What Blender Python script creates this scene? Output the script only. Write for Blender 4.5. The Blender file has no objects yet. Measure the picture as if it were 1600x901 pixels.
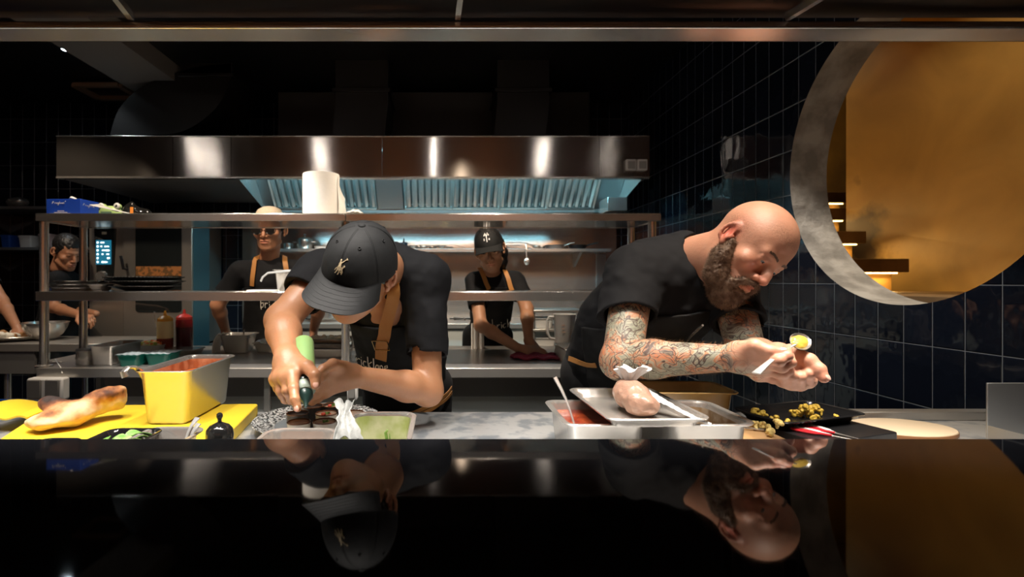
import bpy, bmesh, math, random
import numpy as np
from mathutils import Vector, Matrix, Euler, noise as mnoise

# ------------------------------------------------------------------ camera, world, lights, exposure
sc = bpy.context.scene
COL = sc.collection
EYE = 1.25
cam_d = bpy.data.cameras.new('camera')
cam = bpy.data.objects.new('camera', cam_d); COL.objects.link(cam)
cam.location = (0, 0, EYE); cam.rotation_euler = (math.pi/2, 0, 0)
cam_d.lens = 18; cam_d.sensor_width = 36; cam_d.shift_x = 110/1600; cam_d.shift_y = -12.5/1600
cam_d.clip_start = 0.02
cam_d.dof.use_dof = True; cam_d.dof.focus_distance = 1.22; cam_d.dof.aperture_fstop = 5.0
sc.camera = cam
sc.view_settings.view_transform = 'Standard'
sc.view_settings.look = 'None'
sc.view_settings.exposure = 0.0
sc.view_settings.gamma = 1.0
sc.view_settings.use_curve_mapping = False
sc.cycles.use_denoising = True
sc.cycles.max_bounces = 8
sc.cycles.sample_clamp_indirect = 6.0
w = bpy.data.worlds.new('world'); sc.world = w; w.use_nodes = True
w.node_tree.nodes['Background'].inputs[0].default_value = (0.5, 0.6, 0.8, 1)
w.node_tree.nodes['Background'].inputs[1].default_value = 0.004

def area(name, loc, rot, sx, sy, power, col, spread=180):
    d = bpy.data.lights.new(name, 'AREA'); d.shape = 'RECTANGLE'; d.size = sx; d.size_y = sy
    d.energy = power; d.color = col; d.spread = math.radians(spread)
    o = bpy.data.objects.new(name, d); COL.objects.link(o)
    o.location = loc; o.rotation_euler = [math.radians(a) for a in rot]
    return o
def spot(name, loc, target, power, col, size=60, blend=0.5, rad=0.04):
    d = bpy.data.lights.new(name, 'SPOT'); d.energy = power; d.color = col
    d.spot_size = math.radians(size); d.spot_blend = blend; d.shadow_soft_size = rad
    o = bpy.data.objects.new(name, d); COL.objects.link(o); o.location = loc
    o.rotation_euler = (Vector(target)-Vector(loc)).to_track_quat('-Z', 'Y').to_euler()
    return o
WARM = (1.0, 0.80, 0.60); WHITE = (1.0, 0.92, 0.84); CYAN = (0.30, 0.78, 1.0); AMBER = (1.0, 0.62, 0.22)
# spots recessed in the ceiling over the pass
spot('pass_spot', (-0.95, 0.95, 2.82), (-0.85, 1.30, 0.9), 105, WHITE, 66)
spot('pass_spot', (-0.25, 1.05, 2.82), (-0.30, 1.35, 0.9), 100, WHITE, 58)
spot('pass_spot', (0.45, 0.95, 2.82), (0.40, 1.30, 0.9), 95, WHITE, 54)
spot('pass_spot', (0.85, 0.95, 2.82), (0.86, 1.22, 0.9), 125, WARM, 44)
# work lights behind: over the back tables
spot('line_or_fill_spot', (-1.3, 2.2, 2.82), (-1.25, 2.95, 0.95), 120, WARM, 85)
spot('line_or_fill_spot', (0.2, 2.15, 2.82), (0.26, 2.95, 0.95), 135, WARM, 85)
spot('line_or_fill_spot', (-2.7, 2.9, 2.82), (-2.7, 3.5, 0.9), 80, WARM, 80)
spot('line_or_fill_spot', (1.15, 2.42, 2.82), (1.75, 2.15, 1.25), 170, WHITE, 42)
area('splash_warm_fill', (0.0, 4.36, 1.66), (28, 0, 0), 2.4, 0.03, 9, (1.0, .55, .28), 120)  # warm fill added to turn the splash back brown, no lamp hangs here
# low strip under the overhead frame, shining back over the pass
area('pass_strip', (-0.3, 0.925, 1.688), (8, 0, 0), 3.4, 0.018, 13, WHITE, 62)
spot('line_or_fill_spot', (0.3, 1.6, 2.82), (0.28, 3.0, 1.35), 115, WARM, 28)  # added fill, lifts the woman's face under her cap brim
spot('line_or_fill_spot', (-0.9, 1.6, 2.82), (-1.08, 3.22, 1.5), 75, WARM, 30)  # added fill for the face of the standing man
spot('panel_fill_spot', (-0.9, 1.72, 2.82), (-0.9, 2.50, 0.6), 260, WHITE, 40)  # added fill pair, brightens the panel below the work table
spot('panel_fill_spot', (0.2, 1.72, 2.82), (0.2, 2.50, 0.6), 260, WHITE, 40)
# cool strips inside the extraction hood
area('hood_strip', (-0.1, 3.78, 2.17), (50, 0, 0), 2.6, 0.10, 26, CYAN)
area('hood_strip', (-0.1, 4.36, 1.668), (66, 0, 0), 2.4, 0.02, 1.3, CYAN, 150)
# the amber stair room behind the round opening
area('stair_room_light', (2.3, 2.9, 3.3), (0, 35, 30), 0.5, 0.5, 15, (1.0, .78, .44))
area('stair_room_light', (2.6, 4.5, 3.4), (25, 0, 0), 0.4, 0.4, 11, (1.0, .78, .44))
# warm dining room lamps behind the camera
for x_ in (-2.4, -0.8, 0.8): spot('dining_spot', (x_, -1.6, 2.8), (x_+.2, -2.6, 1.2), 130, (1.0, .62, .34), 95)
# ------------------------------------------------------------------ helpers
F = 800.0
def P(px, py, Y): return Vector(((px-690.0)/F*Y, Y, EYE-(py-438.0)/F*Y))
def PZ(px, py, Z):
    Y = (EYE-Z)*F/(py-438.0); return P(px, py, Y)

def nodes_of(m):
    m.use_nodes = True; return m.node_tree.nodes, m.node_tree.links
def mat(name, col, rough=0.5, metal=0.0, emit=None, es=0.0, bump=None, trans=0.0, ior=1.45, coat=0.0, spec=0.5, sss=0.0, vary=None, alpha=1.0, aniso=0.0):
    """bump=(scale,strength[,stretch]); vary=(scale, colour2, lo, hi)"""
    m = bpy.data.materials.new(name); n, l = nodes_of(m); b = n['Principled BSDF']
    b.inputs['Base Color'].default_value = (*col, 1); b.inputs['Roughness'].default_value = rough
    b.inputs['Metallic'].default_value = metal; b.inputs['IOR'].default_value = ior
    b.inputs['Transmission Weight'].default_value = trans; b.inputs['Coat Weight'].default_value = coat
    b.inputs['Specular IOR Level'].default_value = spec; b.inputs['Alpha'].default_value = alpha
    b.inputs['Anisotropic'].default_value = aniso
    if sss > 0:
        b.inputs['Subsurface Weight'].default_value = sss
        b.inputs['Subsurface Radius'].default_value = (1.0, 0.35, 0.2); b.inputs['Subsurface Scale'].default_value = 0.008
    if emit: b.inputs['Emission Color'].default_value = (*emit, 1); b.inputs['Emission Strength'].default_value = es
    tc = None
    if bump or vary:
        tc = n.new('ShaderNodeTexCoord')
    if bump:
        mp = n.new('ShaderNodeMapping'); l.new(tc.outputs['Object'], mp.inputs[0])
        if len(bump) > 2: mp.inputs['Scale'].default_value = bump[2]
        nz = n.new('ShaderNodeTexNoise'); nz.inputs['Scale'].default_value = bump[0]; nz.inputs['Detail'].default_value = 4
        l.new(mp.outputs[0], nz.inputs['Vector'])
        bp = n.new('ShaderNodeBump'); bp.inputs['Strength'].default_value = bump[1]; bp.inputs['Distance'].default_value = 0.01
        l.new(nz.outputs['Fac'], bp.inputs['Height']); l.new(bp.outputs[0], b.inputs['Normal'])
    if vary:
        nz = n.new('ShaderNodeTexNoise'); nz.inputs['Scale'].default_value = vary[0]; nz.inputs['Detail'].default_value = 5
        l.new(tc.outputs['Object'], nz.inputs['Vector'])
        r = n.new('ShaderNodeValToRGB'); r.color_ramp.elements[0].position = vary[2]; r.color_ramp.elements[1].position = vary[3]
        r.color_ramp.elements[0].color = (*col, 1); r.color_ramp.elements[1].color = (*vary[1], 1)
        l.new(nz.outputs['Fac'], r.inputs[0]); l.new(r.outputs[0], b.inputs['Base Color'])
    return m

class M:
    """mesh collector"""
    def __init__(s): s.v = []; s.f = []; s.mi = []; s.cur = 0
    def add(s, vs, fs):
        o = len(s.v); s.v += [tuple(p) for p in vs]; s.f += [tuple(i+o for i in f) for f in fs]; s.mi += [s.cur]*len(fs); return s
    def box(s, lo, hi, rot=0):
        x0, y0, z0 = lo; x1, y1, z1 = hi
        vs = [(x0,y0,z0),(x1,y0,z0),(x1,y1,z0),(x0,y1,z0),(x0,y0,z1),(x1,y0,z1),(x1,y1,z1),(x0,y1,z1)]
        if rot:
            cx, cy = (x0+x1)/2, (y0+y1)/2; c, q = math.cos(rot), math.sin(rot)
            vs = [(cx+(x-cx)*c-(y-cy)*q, cy+(x-cx)*q+(y-cy)*c, z) for x, y, z in vs]
        return s.add(vs, [(0,3,2,1),(4,5,6,7),(0,1,5,4),(1,2,6,5),(2,3,7,6),(3,0,4,7)])
    def loft(s, rings, cap0=True, cap1=True, closed=True):
        n = len(rings[0]); vs = [p for r in rings for p in r]; fs = []
        for i in range(len(rings)-1):
            for j in range(n if closed else n-1):
                k = (j+1) % n; fs.append((i*n+j, i*n+k, (i+1)*n+k, (i+1)*n+j))
        if cap0: fs.append(tuple(range(n-1, -1, -1)))
        if cap1: fs.append(tuple((len(rings)-1)*n+j for j in range(n)))
        return s.add(vs, fs)
    def lathe(s, prof, c=(0,0,0), n=32, sx=1, sy=1):
        rings = [[(c[0]+r*math.cos(2*math.pi*j/n)*sx, c[1]+r*math.sin(2*math.pi*j/n)*sy, c[2]+z) for j in range(n)] for r, z in prof]
        return s.loft(rings, prof[0][0] <= .0021, prof[-1][0] <= .0021)
    def tube(s, path, r, n=12, flat=1.0, up=None, closed=False):
        path = [Vector(p) for p in path]; rs = r if isinstance(r, (list, tuple)) else [r]*len(path)
        rings = []; prev = None
        for i, p in enumerate(path):
            a = path[i-1] if i > 0 else (path[-1] if closed else path[0]); b = path[(i+1) % len(path)] if (i < len(path)-1 or closed) else path[-1]
            t = (b-a).normalized() if (b-a).length > 1e-9 else Vector((0,0,1))
            if prev is None:
                u = Vector(up) if up else (Vector((0,0,1)) if abs(t.z) < .9 else Vector((1,0,0)))
            else: u = prev
            u = (u - t*u.dot(t)); u = u.normalized() if u.length > 1e-6 else t.orthogonal().normalized()
            prev = u; q = t.cross(u)
            rings.append([p + u*(math.cos(2*math.pi*j/n)*rs[i]*flat) + q*(math.sin(2*math.pi*j/n)*rs[i]) for j in range(n)])
        if closed:
            rings.append(rings[0]); return s.loft(rings, False, False)
        return s.loft(rings)
    def cyl(s, a, b, r, n=24): return s.tube([a, b], r, n)
    def ell(s, c, r, n=24, m=14, R=None):
        rings = []
        c = Vector(c)
        for i in range(1, m):
            t = math.pi*i/m; ring = []
            for j in range(n):
                q = Vector((r[0]*math.sin(t)*math.cos(2*math.pi*j/n), r[1]*math.sin(t)*math.sin(2*math.pi*j/n), -r[2]*math.cos(t)))
                ring.append(c + (R @ q if R else q))
            rings.append(ring)
        o = len(s.v); s.loft(rings, False, False)
        pb = c + (R @ Vector((0,0,-r[2])) if R else Vector((0,0,-r[2]))); pt = c + (R @ Vector((0,0,r[2])) if R else Vector((0,0,r[2])))
        i0 = len(s.v); s.v += [tuple(pb), tuple(pt)]
        for j in range(n):
            k = (j+1) % n
            s.f.append((i0, o+k, o+j)); s.f.append((i0+1, o+(m-2)*n+j, o+(m-2)*n+k)); s.mi += [s.cur]*2
        return s
    def prism(s, poly, z0, z1): return s.loft([[(x, y, z0) for x, y in poly], [(x, y, z1) for x, y in poly]])
    def sheet(s, f, nu, nv, th=0.0):
        """f(u,v)->point, thin closed sheet of thickness th"""
        g = [[Vector(f(i/nu, j/nv)) for j in range(nv+1)] for i in range(nu+1)]
        if th == 0:
            return s.add([p for r in g for p in r], [(i*(nv+1)+j, (i+1)*(nv+1)+j, (i+1)*(nv+1)+j+1, i*(nv+1)+j+1) for i in range(nu) for j in range(nv)])
        nrm = [[None]*(nv+1) for _ in range(nu+1)]
        for i in range(nu+1):
            for j in range(nv+1):
                du = g[min(i+1, nu)][j]-g[max(i-1, 0)][j]; dv = g[i][min(j+1, nv)]-g[i][max(j-1, 0)]
                q = du.cross(dv); nrm[i][j] = q.normalized() if q.length > 1e-12 else Vector((0,0,1))
        N = (nu+1)*(nv+1); idx = lambda i, j: i*(nv+1)+j
        vs = [g[i][j]+nrm[i][j]*th/2 for i in range(nu+1) for j in range(nv+1)] + [g[i][j]-nrm[i][j]*th/2 for i in range(nu+1) for j in range(nv+1)]
        fs = []
        for i in range(nu):
            for j in range(nv):
                a, b, c, d = idx(i,j), idx(i+1,j), idx(i+1,j+1), idx(i,j+1)
                fs.append((a,b,c,d)); fs.append((N+d,N+c,N+b,N+a))
        for i in range(nu):
            fs.append((idx(i+1,0), idx(i,0), N+idx(i,0), N+idx(i+1,0))); fs.append((idx(i,nv), idx(i+1,nv), N+idx(i+1,nv), N+idx(i,nv)))
        for j in range(nv):
            fs.append((idx(0,j), idx(0,j+1), N+idx(0,j+1), N+idx(0,j))); fs.append((idx(nu,j+1), idx(nu,j), N+idx(nu,j), N+idx(nu,j+1)))
        return s.add(vs, fs)
    def xf(s, mtx, start=0):
        s.v[start:] = [tuple(mtx @ Vector(p)) for p in s.v[start:]]; return s
    def shift(s, d, start=0):
        s.v[start:] = [(p[0]+d[0], p[1]+d[1], p[2]+d[2]) for p in s.v[start:]]; return s

def mk(name, m, mats, parent=None, base=None, smooth=True, bevel=0.0, sub=0):
    """link one mesh; base = world point that becomes its origin; a child of a 'world' thing is shifted by the thing's base"""
    me = bpy.data.meshes.new(name)
    wp = parent
    while wp is not None and not wp.get('_w'): wp = wp.parent
    if parent is not None and wp is not None: b = Vector(wp['_w'])
    elif base is not None: b = Vector(base)
    else: b = Vector((0,0,0))
    if isinstance(m, M): vs, fs, mi = m.v, m.f, m.mi
    else: vs, fs = m; mi = None
    if isinstance(vs, np.ndarray):
        vs = vs - np.array(b)
        me.vertices.add(len(vs)); me.vertices.foreach_set('co', vs.astype(np.float32).ravel())
        nl = fs.size; me.loops.add(nl); me.loops.foreach_set('vertex_index', fs.astype(np.int32).ravel())
        me.polygons.add(len(fs)); k = fs.shape[1]
        me.polygons.foreach_set('loop_start', np.arange(len(fs), dtype=np.int32)*k)
        me.polygons.foreach_set('loop_total', np.full(len(fs), k, dtype=np.int32))
    else:
        if b.length > 0: vs = [(p[0]-b.x, p[1]-b.y, p[2]-b.z) for p in vs]
        me.from_pydata(vs, [], fs)
    me.update(calc_edges=True); me.validate()
    if not isinstance(mats, (list, tuple)): mats = [mats]
    for q in mats: me.materials.append(q)
    if mi and len(mats) > 1: me.polygons.foreach_set('material_index', mi)
    if smooth:
        me.polygons.foreach_set('use_smooth', [True]*len(me.polygons))
        if not isinstance(vs, np.ndarray): 
            me.set_sharp_from_angle(angle=math.radians(40))
    o = bpy.data.objects.new(name, me); COL.objects.link(o)
    if parent is not None: o.parent = parent
    elif base is not None: o.location = b
    if bevel > 0:
        md = o.modifiers.new('bevel', 'BEVEL'); md.width = bevel; md.segments = 2; md.limit_method = 'ANGLE'; md.angle_limit = math.radians(50)
    if sub: 
        md = o.modifiers.new('sub', 'SUBSURF'); md.levels = sub; md.render_levels = sub
    return o
def tag(o, label, cat, group=None, kind=None):
    if label: o['label'] = label
    if cat: o['category'] = cat
    if group: o['group'] = group
    if kind: o['kind'] = kind
    return o
def thing(name, loc, label, cat, group=None, rz=0.0, world=False):
    o = bpy.data.objects.new(name, None); COL.objects.link(o); o.empty_display_size = 0.05
    o.location = loc; o.rotation_euler = (0, 0, rz)
    if world: o['_w'] = list(loc)
    return tag(o, label, cat, group)
def struct(name, m, mats, **k):
    o = mk(name, m, mats, **k); o['kind'] = 'structure'; return o
def copy_thing(root, loc, rz, label, group=None):
    r = root.copy(); COL.objects.link(r); r.location = loc; r.rotation_euler = (0, 0, rz); r['label'] = label
    if group: r['group'] = group
    for ch in list(root.children):
        c = ch.copy(); COL.objects.link(c); c.parent = r
        for g in ch.children:
            d = g.copy(); COL.objects.link(d); d.parent = c
    return r
def rrect(w, d, r, z, n=6, cx=0, cy=0):
    pts = []
    for qx, qy, a0 in ((1,1,0),(-1,1,90),(-1,-1,180),(1,-1,270)):
        for i in range(n+1):
            a = math.radians(a0+90*i/n); pts.append((cx+qx*(w/2-r)+r*math.cos(a), cy+qy*(d/2-r)+r*math.sin(a), z))
    return pts
def pan_mesh(w, d, h, rim=0.012, t=0.0015, taper=0.012, rc=0.02):
    """steel gastronorm pan, origin centre bottom"""
    m = M(); wi, di = w-2*rim, d-2*rim; b = taper
    rings = [rrect(wi-2*b-0.012, di-2*b-0.012, rc*.6, 0), rrect(wi-2*b, di-2*b, rc, 0.008), rrect(wi, di, rc, h-0.006),
             rrect(wi+0.006, di+0.006, rc, h-0.002), rrect(w-0.002, d-0.002, rc+rim*.6, h-0.003), rrect(w, d, rc+rim*.6, h-0.0005), rrect(w-0.003, d-0.003, rc+rim*.6, h+0.001),
             rrect(wi+0.003, di+0.003, rc, h), rrect(wi-2*t, di-2*t, rc, h-0.006), rrect(wi-2*b-2*t, di-2*b-2*t, rc, 0.010), rrect(wi-2*b-0.014, di-2*b-0.014, rc*.6, 0.003)]
    return m.loft(rings)

# ------------------------------------------------------------------ materials
def tile_mat(name, axis, u0, w, z0, h, col, glossy=0.06):
    """stacked glazed tiles, dark with pale grout; axis 0: u = x, 1: u = y (object space = world)"""
    m = bpy.data.materials.new(name); n, l = nodes_of(m); b = n['Principled BSDF']
    tc = n.new('ShaderNodeTexCoord'); sp = n.new('ShaderNodeSeparateXYZ'); l.new(tc.outputs['Object'], sp.inputs[0])
    def math_(op, a, bb=None, c=None):
        q = n.new('ShaderNodeMath'); q.operation = op
        for i, x in enumerate((a, bb, c)):
            if x is None: continue
            if isinstance(x, (int, float)): q.inputs[i].default_value = x
            else: l.new(x, q.inputs[i])
        return q.outputs[0]
    u = math_('DIVIDE', math_('SUBTRACT', sp.outputs[axis], u0), w); v = math_('DIVIDE', math_('SUBTRACT', sp.outputs[2], z0), h)
    fu = math_('FRACT', u); fv = math_('FRACT', v)
    eu = math_('MULTIPLY', math_('MINIMUM', fu, math_('SUBTRACT', 1.0, fu)), w); ev = math_('MULTIPLY', math_('MINIMUM', fv, math_('SUBTRACT', 1.0, fv)), h)
    e = math_('MINIMUM', eu, ev)
    g = n.new('ShaderNodeMapRange'); g.inputs[1].default_value = 0.0011; g.inputs[2].default_value = 0.0016; l.new(e, g.inputs[0])
    prof = n.new('ShaderNodeMapRange'); prof.inputs[1].default_value = 0.001; prof.inputs[2].default_value = 0.005; prof.interpolation_type = 'SMOOTHSTEP'; l.new(e, prof.inputs[0])
    cb = n.new('ShaderNodeCombineXYZ'); l.new(math_('FLOOR', u), cb.inputs[0]); l.new(math_('FLOOR', v), cb.inputs[1])
    wn = n.new('ShaderNodeTexWhiteNoise'); wn.noise_dimensions = '2D'; l.new(cb.outputs[0], wn.inputs['Vector'])
    mx = n.new('ShaderNodeMix'); mx.data_type = 'RGBA'; l.new(g.outputs[0], mx.inputs[0])
    mx.inputs[6].default_value = (0.16, 0.17, 0.18, 1)
    mx2 = n.new('ShaderNodeMix'); mx2.data_type = 'RGBA'; l.new(wn.outputs['Value'], mx2.inputs[0]); mx2.inputs[6].default_value = (*col, 1); mx2.inputs[7].default_value = (*[c*1.9 for c in col], 1)
    l.new(mx2.outputs[2], mx.inputs[7]); l.new(mx.outputs[2], b.inputs['Base Color'])
    rr = n.new('ShaderNodeMapRange'); rr.inputs[3].default_value = 0.7; rr.inputs[4].default_value = glossy; l.new(g.outputs[0], rr.inputs[0]); l.new(rr.outputs[0], b.inputs['Roughness'])
    nz = n.new('ShaderNodeTexNoise'); nz.inputs['Scale'].default_value = 9; nz.inputs['Detail'].default_value = 2; l.new(tc.outputs['Object'], nz.inputs['Vector'])
    # per-tile tilt: (fu-.5)*(rand-.5)
    sc_ = n.new('ShaderNodeSeparateColor'); l.new(wn.outputs['Color'], sc_.inputs[0])
    t1 = math_('MULTIPLY', math_('MULTIPLY', math_('SUBTRACT', fu, .5), math_('SUBTRACT', sc_.outputs[0], .5)), 0.9)
    t2 = math_('MULTIPLY', math_('MULTIPLY', math_('SUBTRACT', fv, .5), math_('SUBTRACT', sc_.outputs[1], .5)), 1.1)
    hh = math_('ADD', math_('ADD', math_('MULTIPLY', prof.outputs[0], 1.0), math_('MULTIPLY', nz.outputs['Fac'], 1.2)), math_('ADD', t1, t2))
    bp = n.new('ShaderNodeBump'); bp.inputs['Strength'].default_value = 1.0; bp.inputs['Distance'].default_value = 0.0022
    l.new(hh, bp.inputs['Height']); l.new(bp.outputs[0], b.inputs['Normal'])
    return m

MT = {}
MT['steel'] = mat('brushed_steel', (0.50, 0.48, 0.45), 0.30, .75, bump=(3.0, 0.25, (1, 1, 1)))
MT['steel_smooth'] = mat('polished_steel', (0.64, 0.61, 0.57), 0.22, .85, bump=(5.0, 0.10))
MT['cutlery'] = mat('cutlery_steel', (0.74, 0.73, 0.71), 0.2, .65)
MT['steel_wavy'] = mat('wavy_hood_steel', (0.46, 0.43, 0.40), 0.10, 1.0, bump=(1.3, 0.10, (1.6, 1, 0.35)))
MT['steel_splash'] = mat('wavy_splash_steel', (0.50, 0.47, 0.44), 0.14, 1.0, bump=(1.6, 0.5, (0.7, 1, 2.2)))
MT['steel_dull'] = mat('dull_steel', (0.42, 0.43, 0.43), 0.42, 1.0, bump=(8.0, 0.15))
MT['steel_panel'] = mat('grey_steel_panel', (0.55, 0.60, 0.59), 0.5, 0.4)
MT['steel_dark'] = mat('dark_steel', (0.20, 0.20, 0.20), 0.4, 0.5)
MT['steel_pan'] = mat('pan_steel', (0.60, 0.57, 0.53), 0.27, .8, bump=(14.0, 0.12))
MT['black_stone'] = mat('black_gloss_stone', (0.006, 0.0065, 0.008), 0.035, 0.0, spec=0.36, vary=(3.0, (0.014, 0.015, 0.019), 0.45, 0.75))
MT['black_paint'] = mat('black_paint', (0.008, 0.008, 0.009), 0.38, 0.0)
MT['black_duct'] = mat('black_duct_metal', (0.022, 0.021, 0.021), 0.32, 0.5, bump=(3.0, 0.3))
MT['dark_panel'] = mat('dark_panel', (0.03, 0.029, 0.028), 0.5, 0.2)
MT['brown_panel'] = mat('dark_bronze_panel', (0.05, 0.028, 0.016), 0.35, 0.3, vary=(3, (0.09, 0.05, 0.028), 0.4, 0.7))
MT['black_plastic'] = mat('black_plastic', (0.012, 0.012, 0.013), 0.3)
MT['black_gloss'] = mat('black_gloss', (0.01, 0.01, 0.01), 0.12, coat=0.3)
MT['white_plastic'] = mat('white_plastic', (0.72, 0.72, 0.70), 0.4)
MT['grey_plastic'] = mat('grey_plastic', (0.14, 0.135, 0.125), 0.5)
MT['white_paper'] = mat('white_paper', (0.80, 0.79, 0.76), 0.9, bump=(60, 0.15))
MT['concrete'] = mat('raw_concrete', (0.20, 0.18, 0.15), 0.8, bump=(30, 0.5), vary=(9, (0.36, 0.33, 0.28), 0.40, 0.62))
MT['rubber'] = mat('floor_quarry_tile', (0.035, 0.033, 0.032), 0.5, bump=(20, 0.2))

def brushed_hood(name, col, rough, wave, fine, metal=1.0):
    m = bpy.data.materials.new(name); n, l = nodes_of(m); b = n['Principled BSDF']; tc = n.new('ShaderNodeTexCoord')
    b.inputs['Base Color'].default_value = (*col, 1); b.inputs['Metallic'].default_value = metal; b.inputs['Roughness'].default_value = rough
    outs = []
    for sc_, st in (((1.5, 1, .25), wave), ((1, 1, 700), fine)):
        mp = n.new('ShaderNodeMapping'); mp.inputs['Scale'].default_value = sc_; l.new(tc.outputs['Object'], mp.inputs[0])
        nz = n.new('ShaderNodeTexNoise'); nz.inputs['Scale'].default_value = 1.0; nz.inputs['Detail'].default_value = 2; l.new(mp.outputs[0], nz.inputs['Vector'])
        bp = n.new('ShaderNodeBump'); bp.inputs['Strength'].default_value = 1.0; bp.inputs['Distance'].default_value = st; l.new(nz.outputs['Fac'], bp.inputs['Height'])
        if outs: l.new(outs[-1], bp.inputs['Normal'])
        outs.append(bp.outputs[0])
    l.new(outs[-1], b.inputs['Normal']); return m
def aniso_steel(name, col, rough, an, wave, metal=.95):
    m = bpy.data.materials.new(name); n, l = nodes_of(m); b = n['Principled BSDF']; tc = n.new('ShaderNodeTexCoord')
    b.inputs['Base Color'].default_value = (*col, 1); b.inputs['Metallic'].default_value = metal; b.inputs['Roughness'].default_value = rough; b.inputs['Anisotropic'].default_value = an; b.inputs['Anisotropic Rotation'].default_value = 0.25
    tg = n.new('ShaderNodeTangent'); tg.direction_type = 'UV_MAP'; tg.uv_map = 'flat'; l.new(tg.outputs[0], b.inputs['Tangent'])
    mp = n.new('ShaderNodeMapping'); mp.inputs['Scale'].default_value = (1.5, 1, .25); l.new(tc.outputs['Object'], mp.inputs[0])
    nz = n.new('ShaderNodeTexNoise'); nz.inputs['Scale'].default_value = 1.0; nz.inputs['Detail'].default_value = 1; l.new(mp.outputs[0], nz.inputs['Vector'])
    bp = n.new('ShaderNodeBump'); bp.inputs['Strength'].default_value = 1.0; bp.inputs['Distance'].default_value = wave; l.new(nz.outputs['Fac'], bp.inputs['Height']); l.new(bp.outputs[0], b.inputs['Normal'])
    return m
def flat_uv(o):
    me = o.data; uv = me.uv_layers.new(name='flat'); co = [v.co for v in me.vertices]
    for lp in me.loops: c = co[lp.vertex_index]; uv.data[lp.index].uv = (c.x, c.z)
    return o
MT['steel_wavy'] = aniso_steel('brushed_hood_steel', (0.50, 0.46, 0.42), 0.15, 0.95, 0.006)
MT['steel_splash'] = brushed_hood('splash_steel', (0.50, 0.46, 0.42), 0.14, 0.05, 0.0002, .8)
MT['steel_shelf'] = brushed_hood('brushed_shelf_steel', (0.66, 0.62, 0.57), 0.16, 0.008, 0.00013, .9)
# ------------------------------------------------------------------ the room
XR = 1.76; YB = 4.9; ZC = 2.95; XL = -6.2; YF = -2.6
navy = (0.004, 0.0055, 0.010)
MT['tile_right'] = tile_mat('navy_glazed_tile_side', 1, 1.7213, 0.1146, 1.0124, 0.2227, navy)
MT['tile_back'] = tile_mat('navy_glazed_tile_back', 0, 0.0, 0.1146, 1.0124, 0.2227, navy, 0.15)
struct('floor', M().box((XL, YF, -0.1), (XR+2.4, YB+1.9, 0)), MT['rubber'])
struct('ceiling', M().box((XL, YF, ZC), (XR+0.2, YB+0.1, ZC+0.1)), MT['black_paint'])
struct('wall_front', M().box((XL, YF-0.15, 0), (XR+2.4, YF, ZC)), mat('warm_brick_wall', (0.16, 0.075, 0.04), 0.8, vary=(1.2, (0.30, 0.14, 0.06), .4, .65)))
struct('wall_back', M().box((XL, YB, 0), (XR+0.2, YB+0.15, ZC)), MT['tile_back'])
struct('wall_left', M().box((XL-0.15, YF, 0), (XL, YB, ZC)), MT['tile_back'])
# right wall with a round opening
CY, CZ, CR, TH = 1.974, 1.769, 0.613, 0.185
def wall_right():
    m = M(); n = 128
    def ring(x):
        return [(x, CY+CR*math.cos(2*math.pi*i/n), CZ+CR*math.sin(2*math.pi*i/n)) for i in range(n)]
    def outer(x):
        out = []
        for i in range(n):
            a = 2*math.pi*i/n; c, s = math.cos(a), math.sin(a)
            ty = ((YB-CY) if c > 0 else (YF-CY))/c if abs(c) > 1e-9 else 1e9
            tz = ((ZC-CZ) if s > 0 else (0-CZ))/s if abs(s) > 1e-9 else 1e9
            t = min(abs(ty), abs(tz)); out.append((x, CY+t*c, CZ+t*s))
        return out
    # add exact corners by snapping the nearest outline points
    def snap(pts):
        for cy, cz in ((YB,ZC),(YB,0),(YF,ZC),(YF,0)):
            k = min(range(n), key=lambda i: (pts[i][1]-cy)**2+(pts[i][2]-cz)**2); pts[k] = (pts[k][0], cy, cz)
        return pts
    m.loft([ring(XR), snap(outer(XR))], False, False)
    m.cur = 1
    m.loft([ring(XR), [( XR+TH, p[1], p[2]) for p in ring(XR)]], False, False)
    m.cur = 2
    m.loft([ring(XR+TH), snap(outer(XR+TH))], False, False)
    return m
gold = mat('ochre_plaster', (0.50, 0.27, 0.055), 0.55, vary=(2.2, (0.30, 0.16, 0.04), 0.42, 0.68), bump=(6, 0.3))
wr = struct('wall_right', wall_right(), [MT['tile_right'], MT['concrete'], gold])
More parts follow.
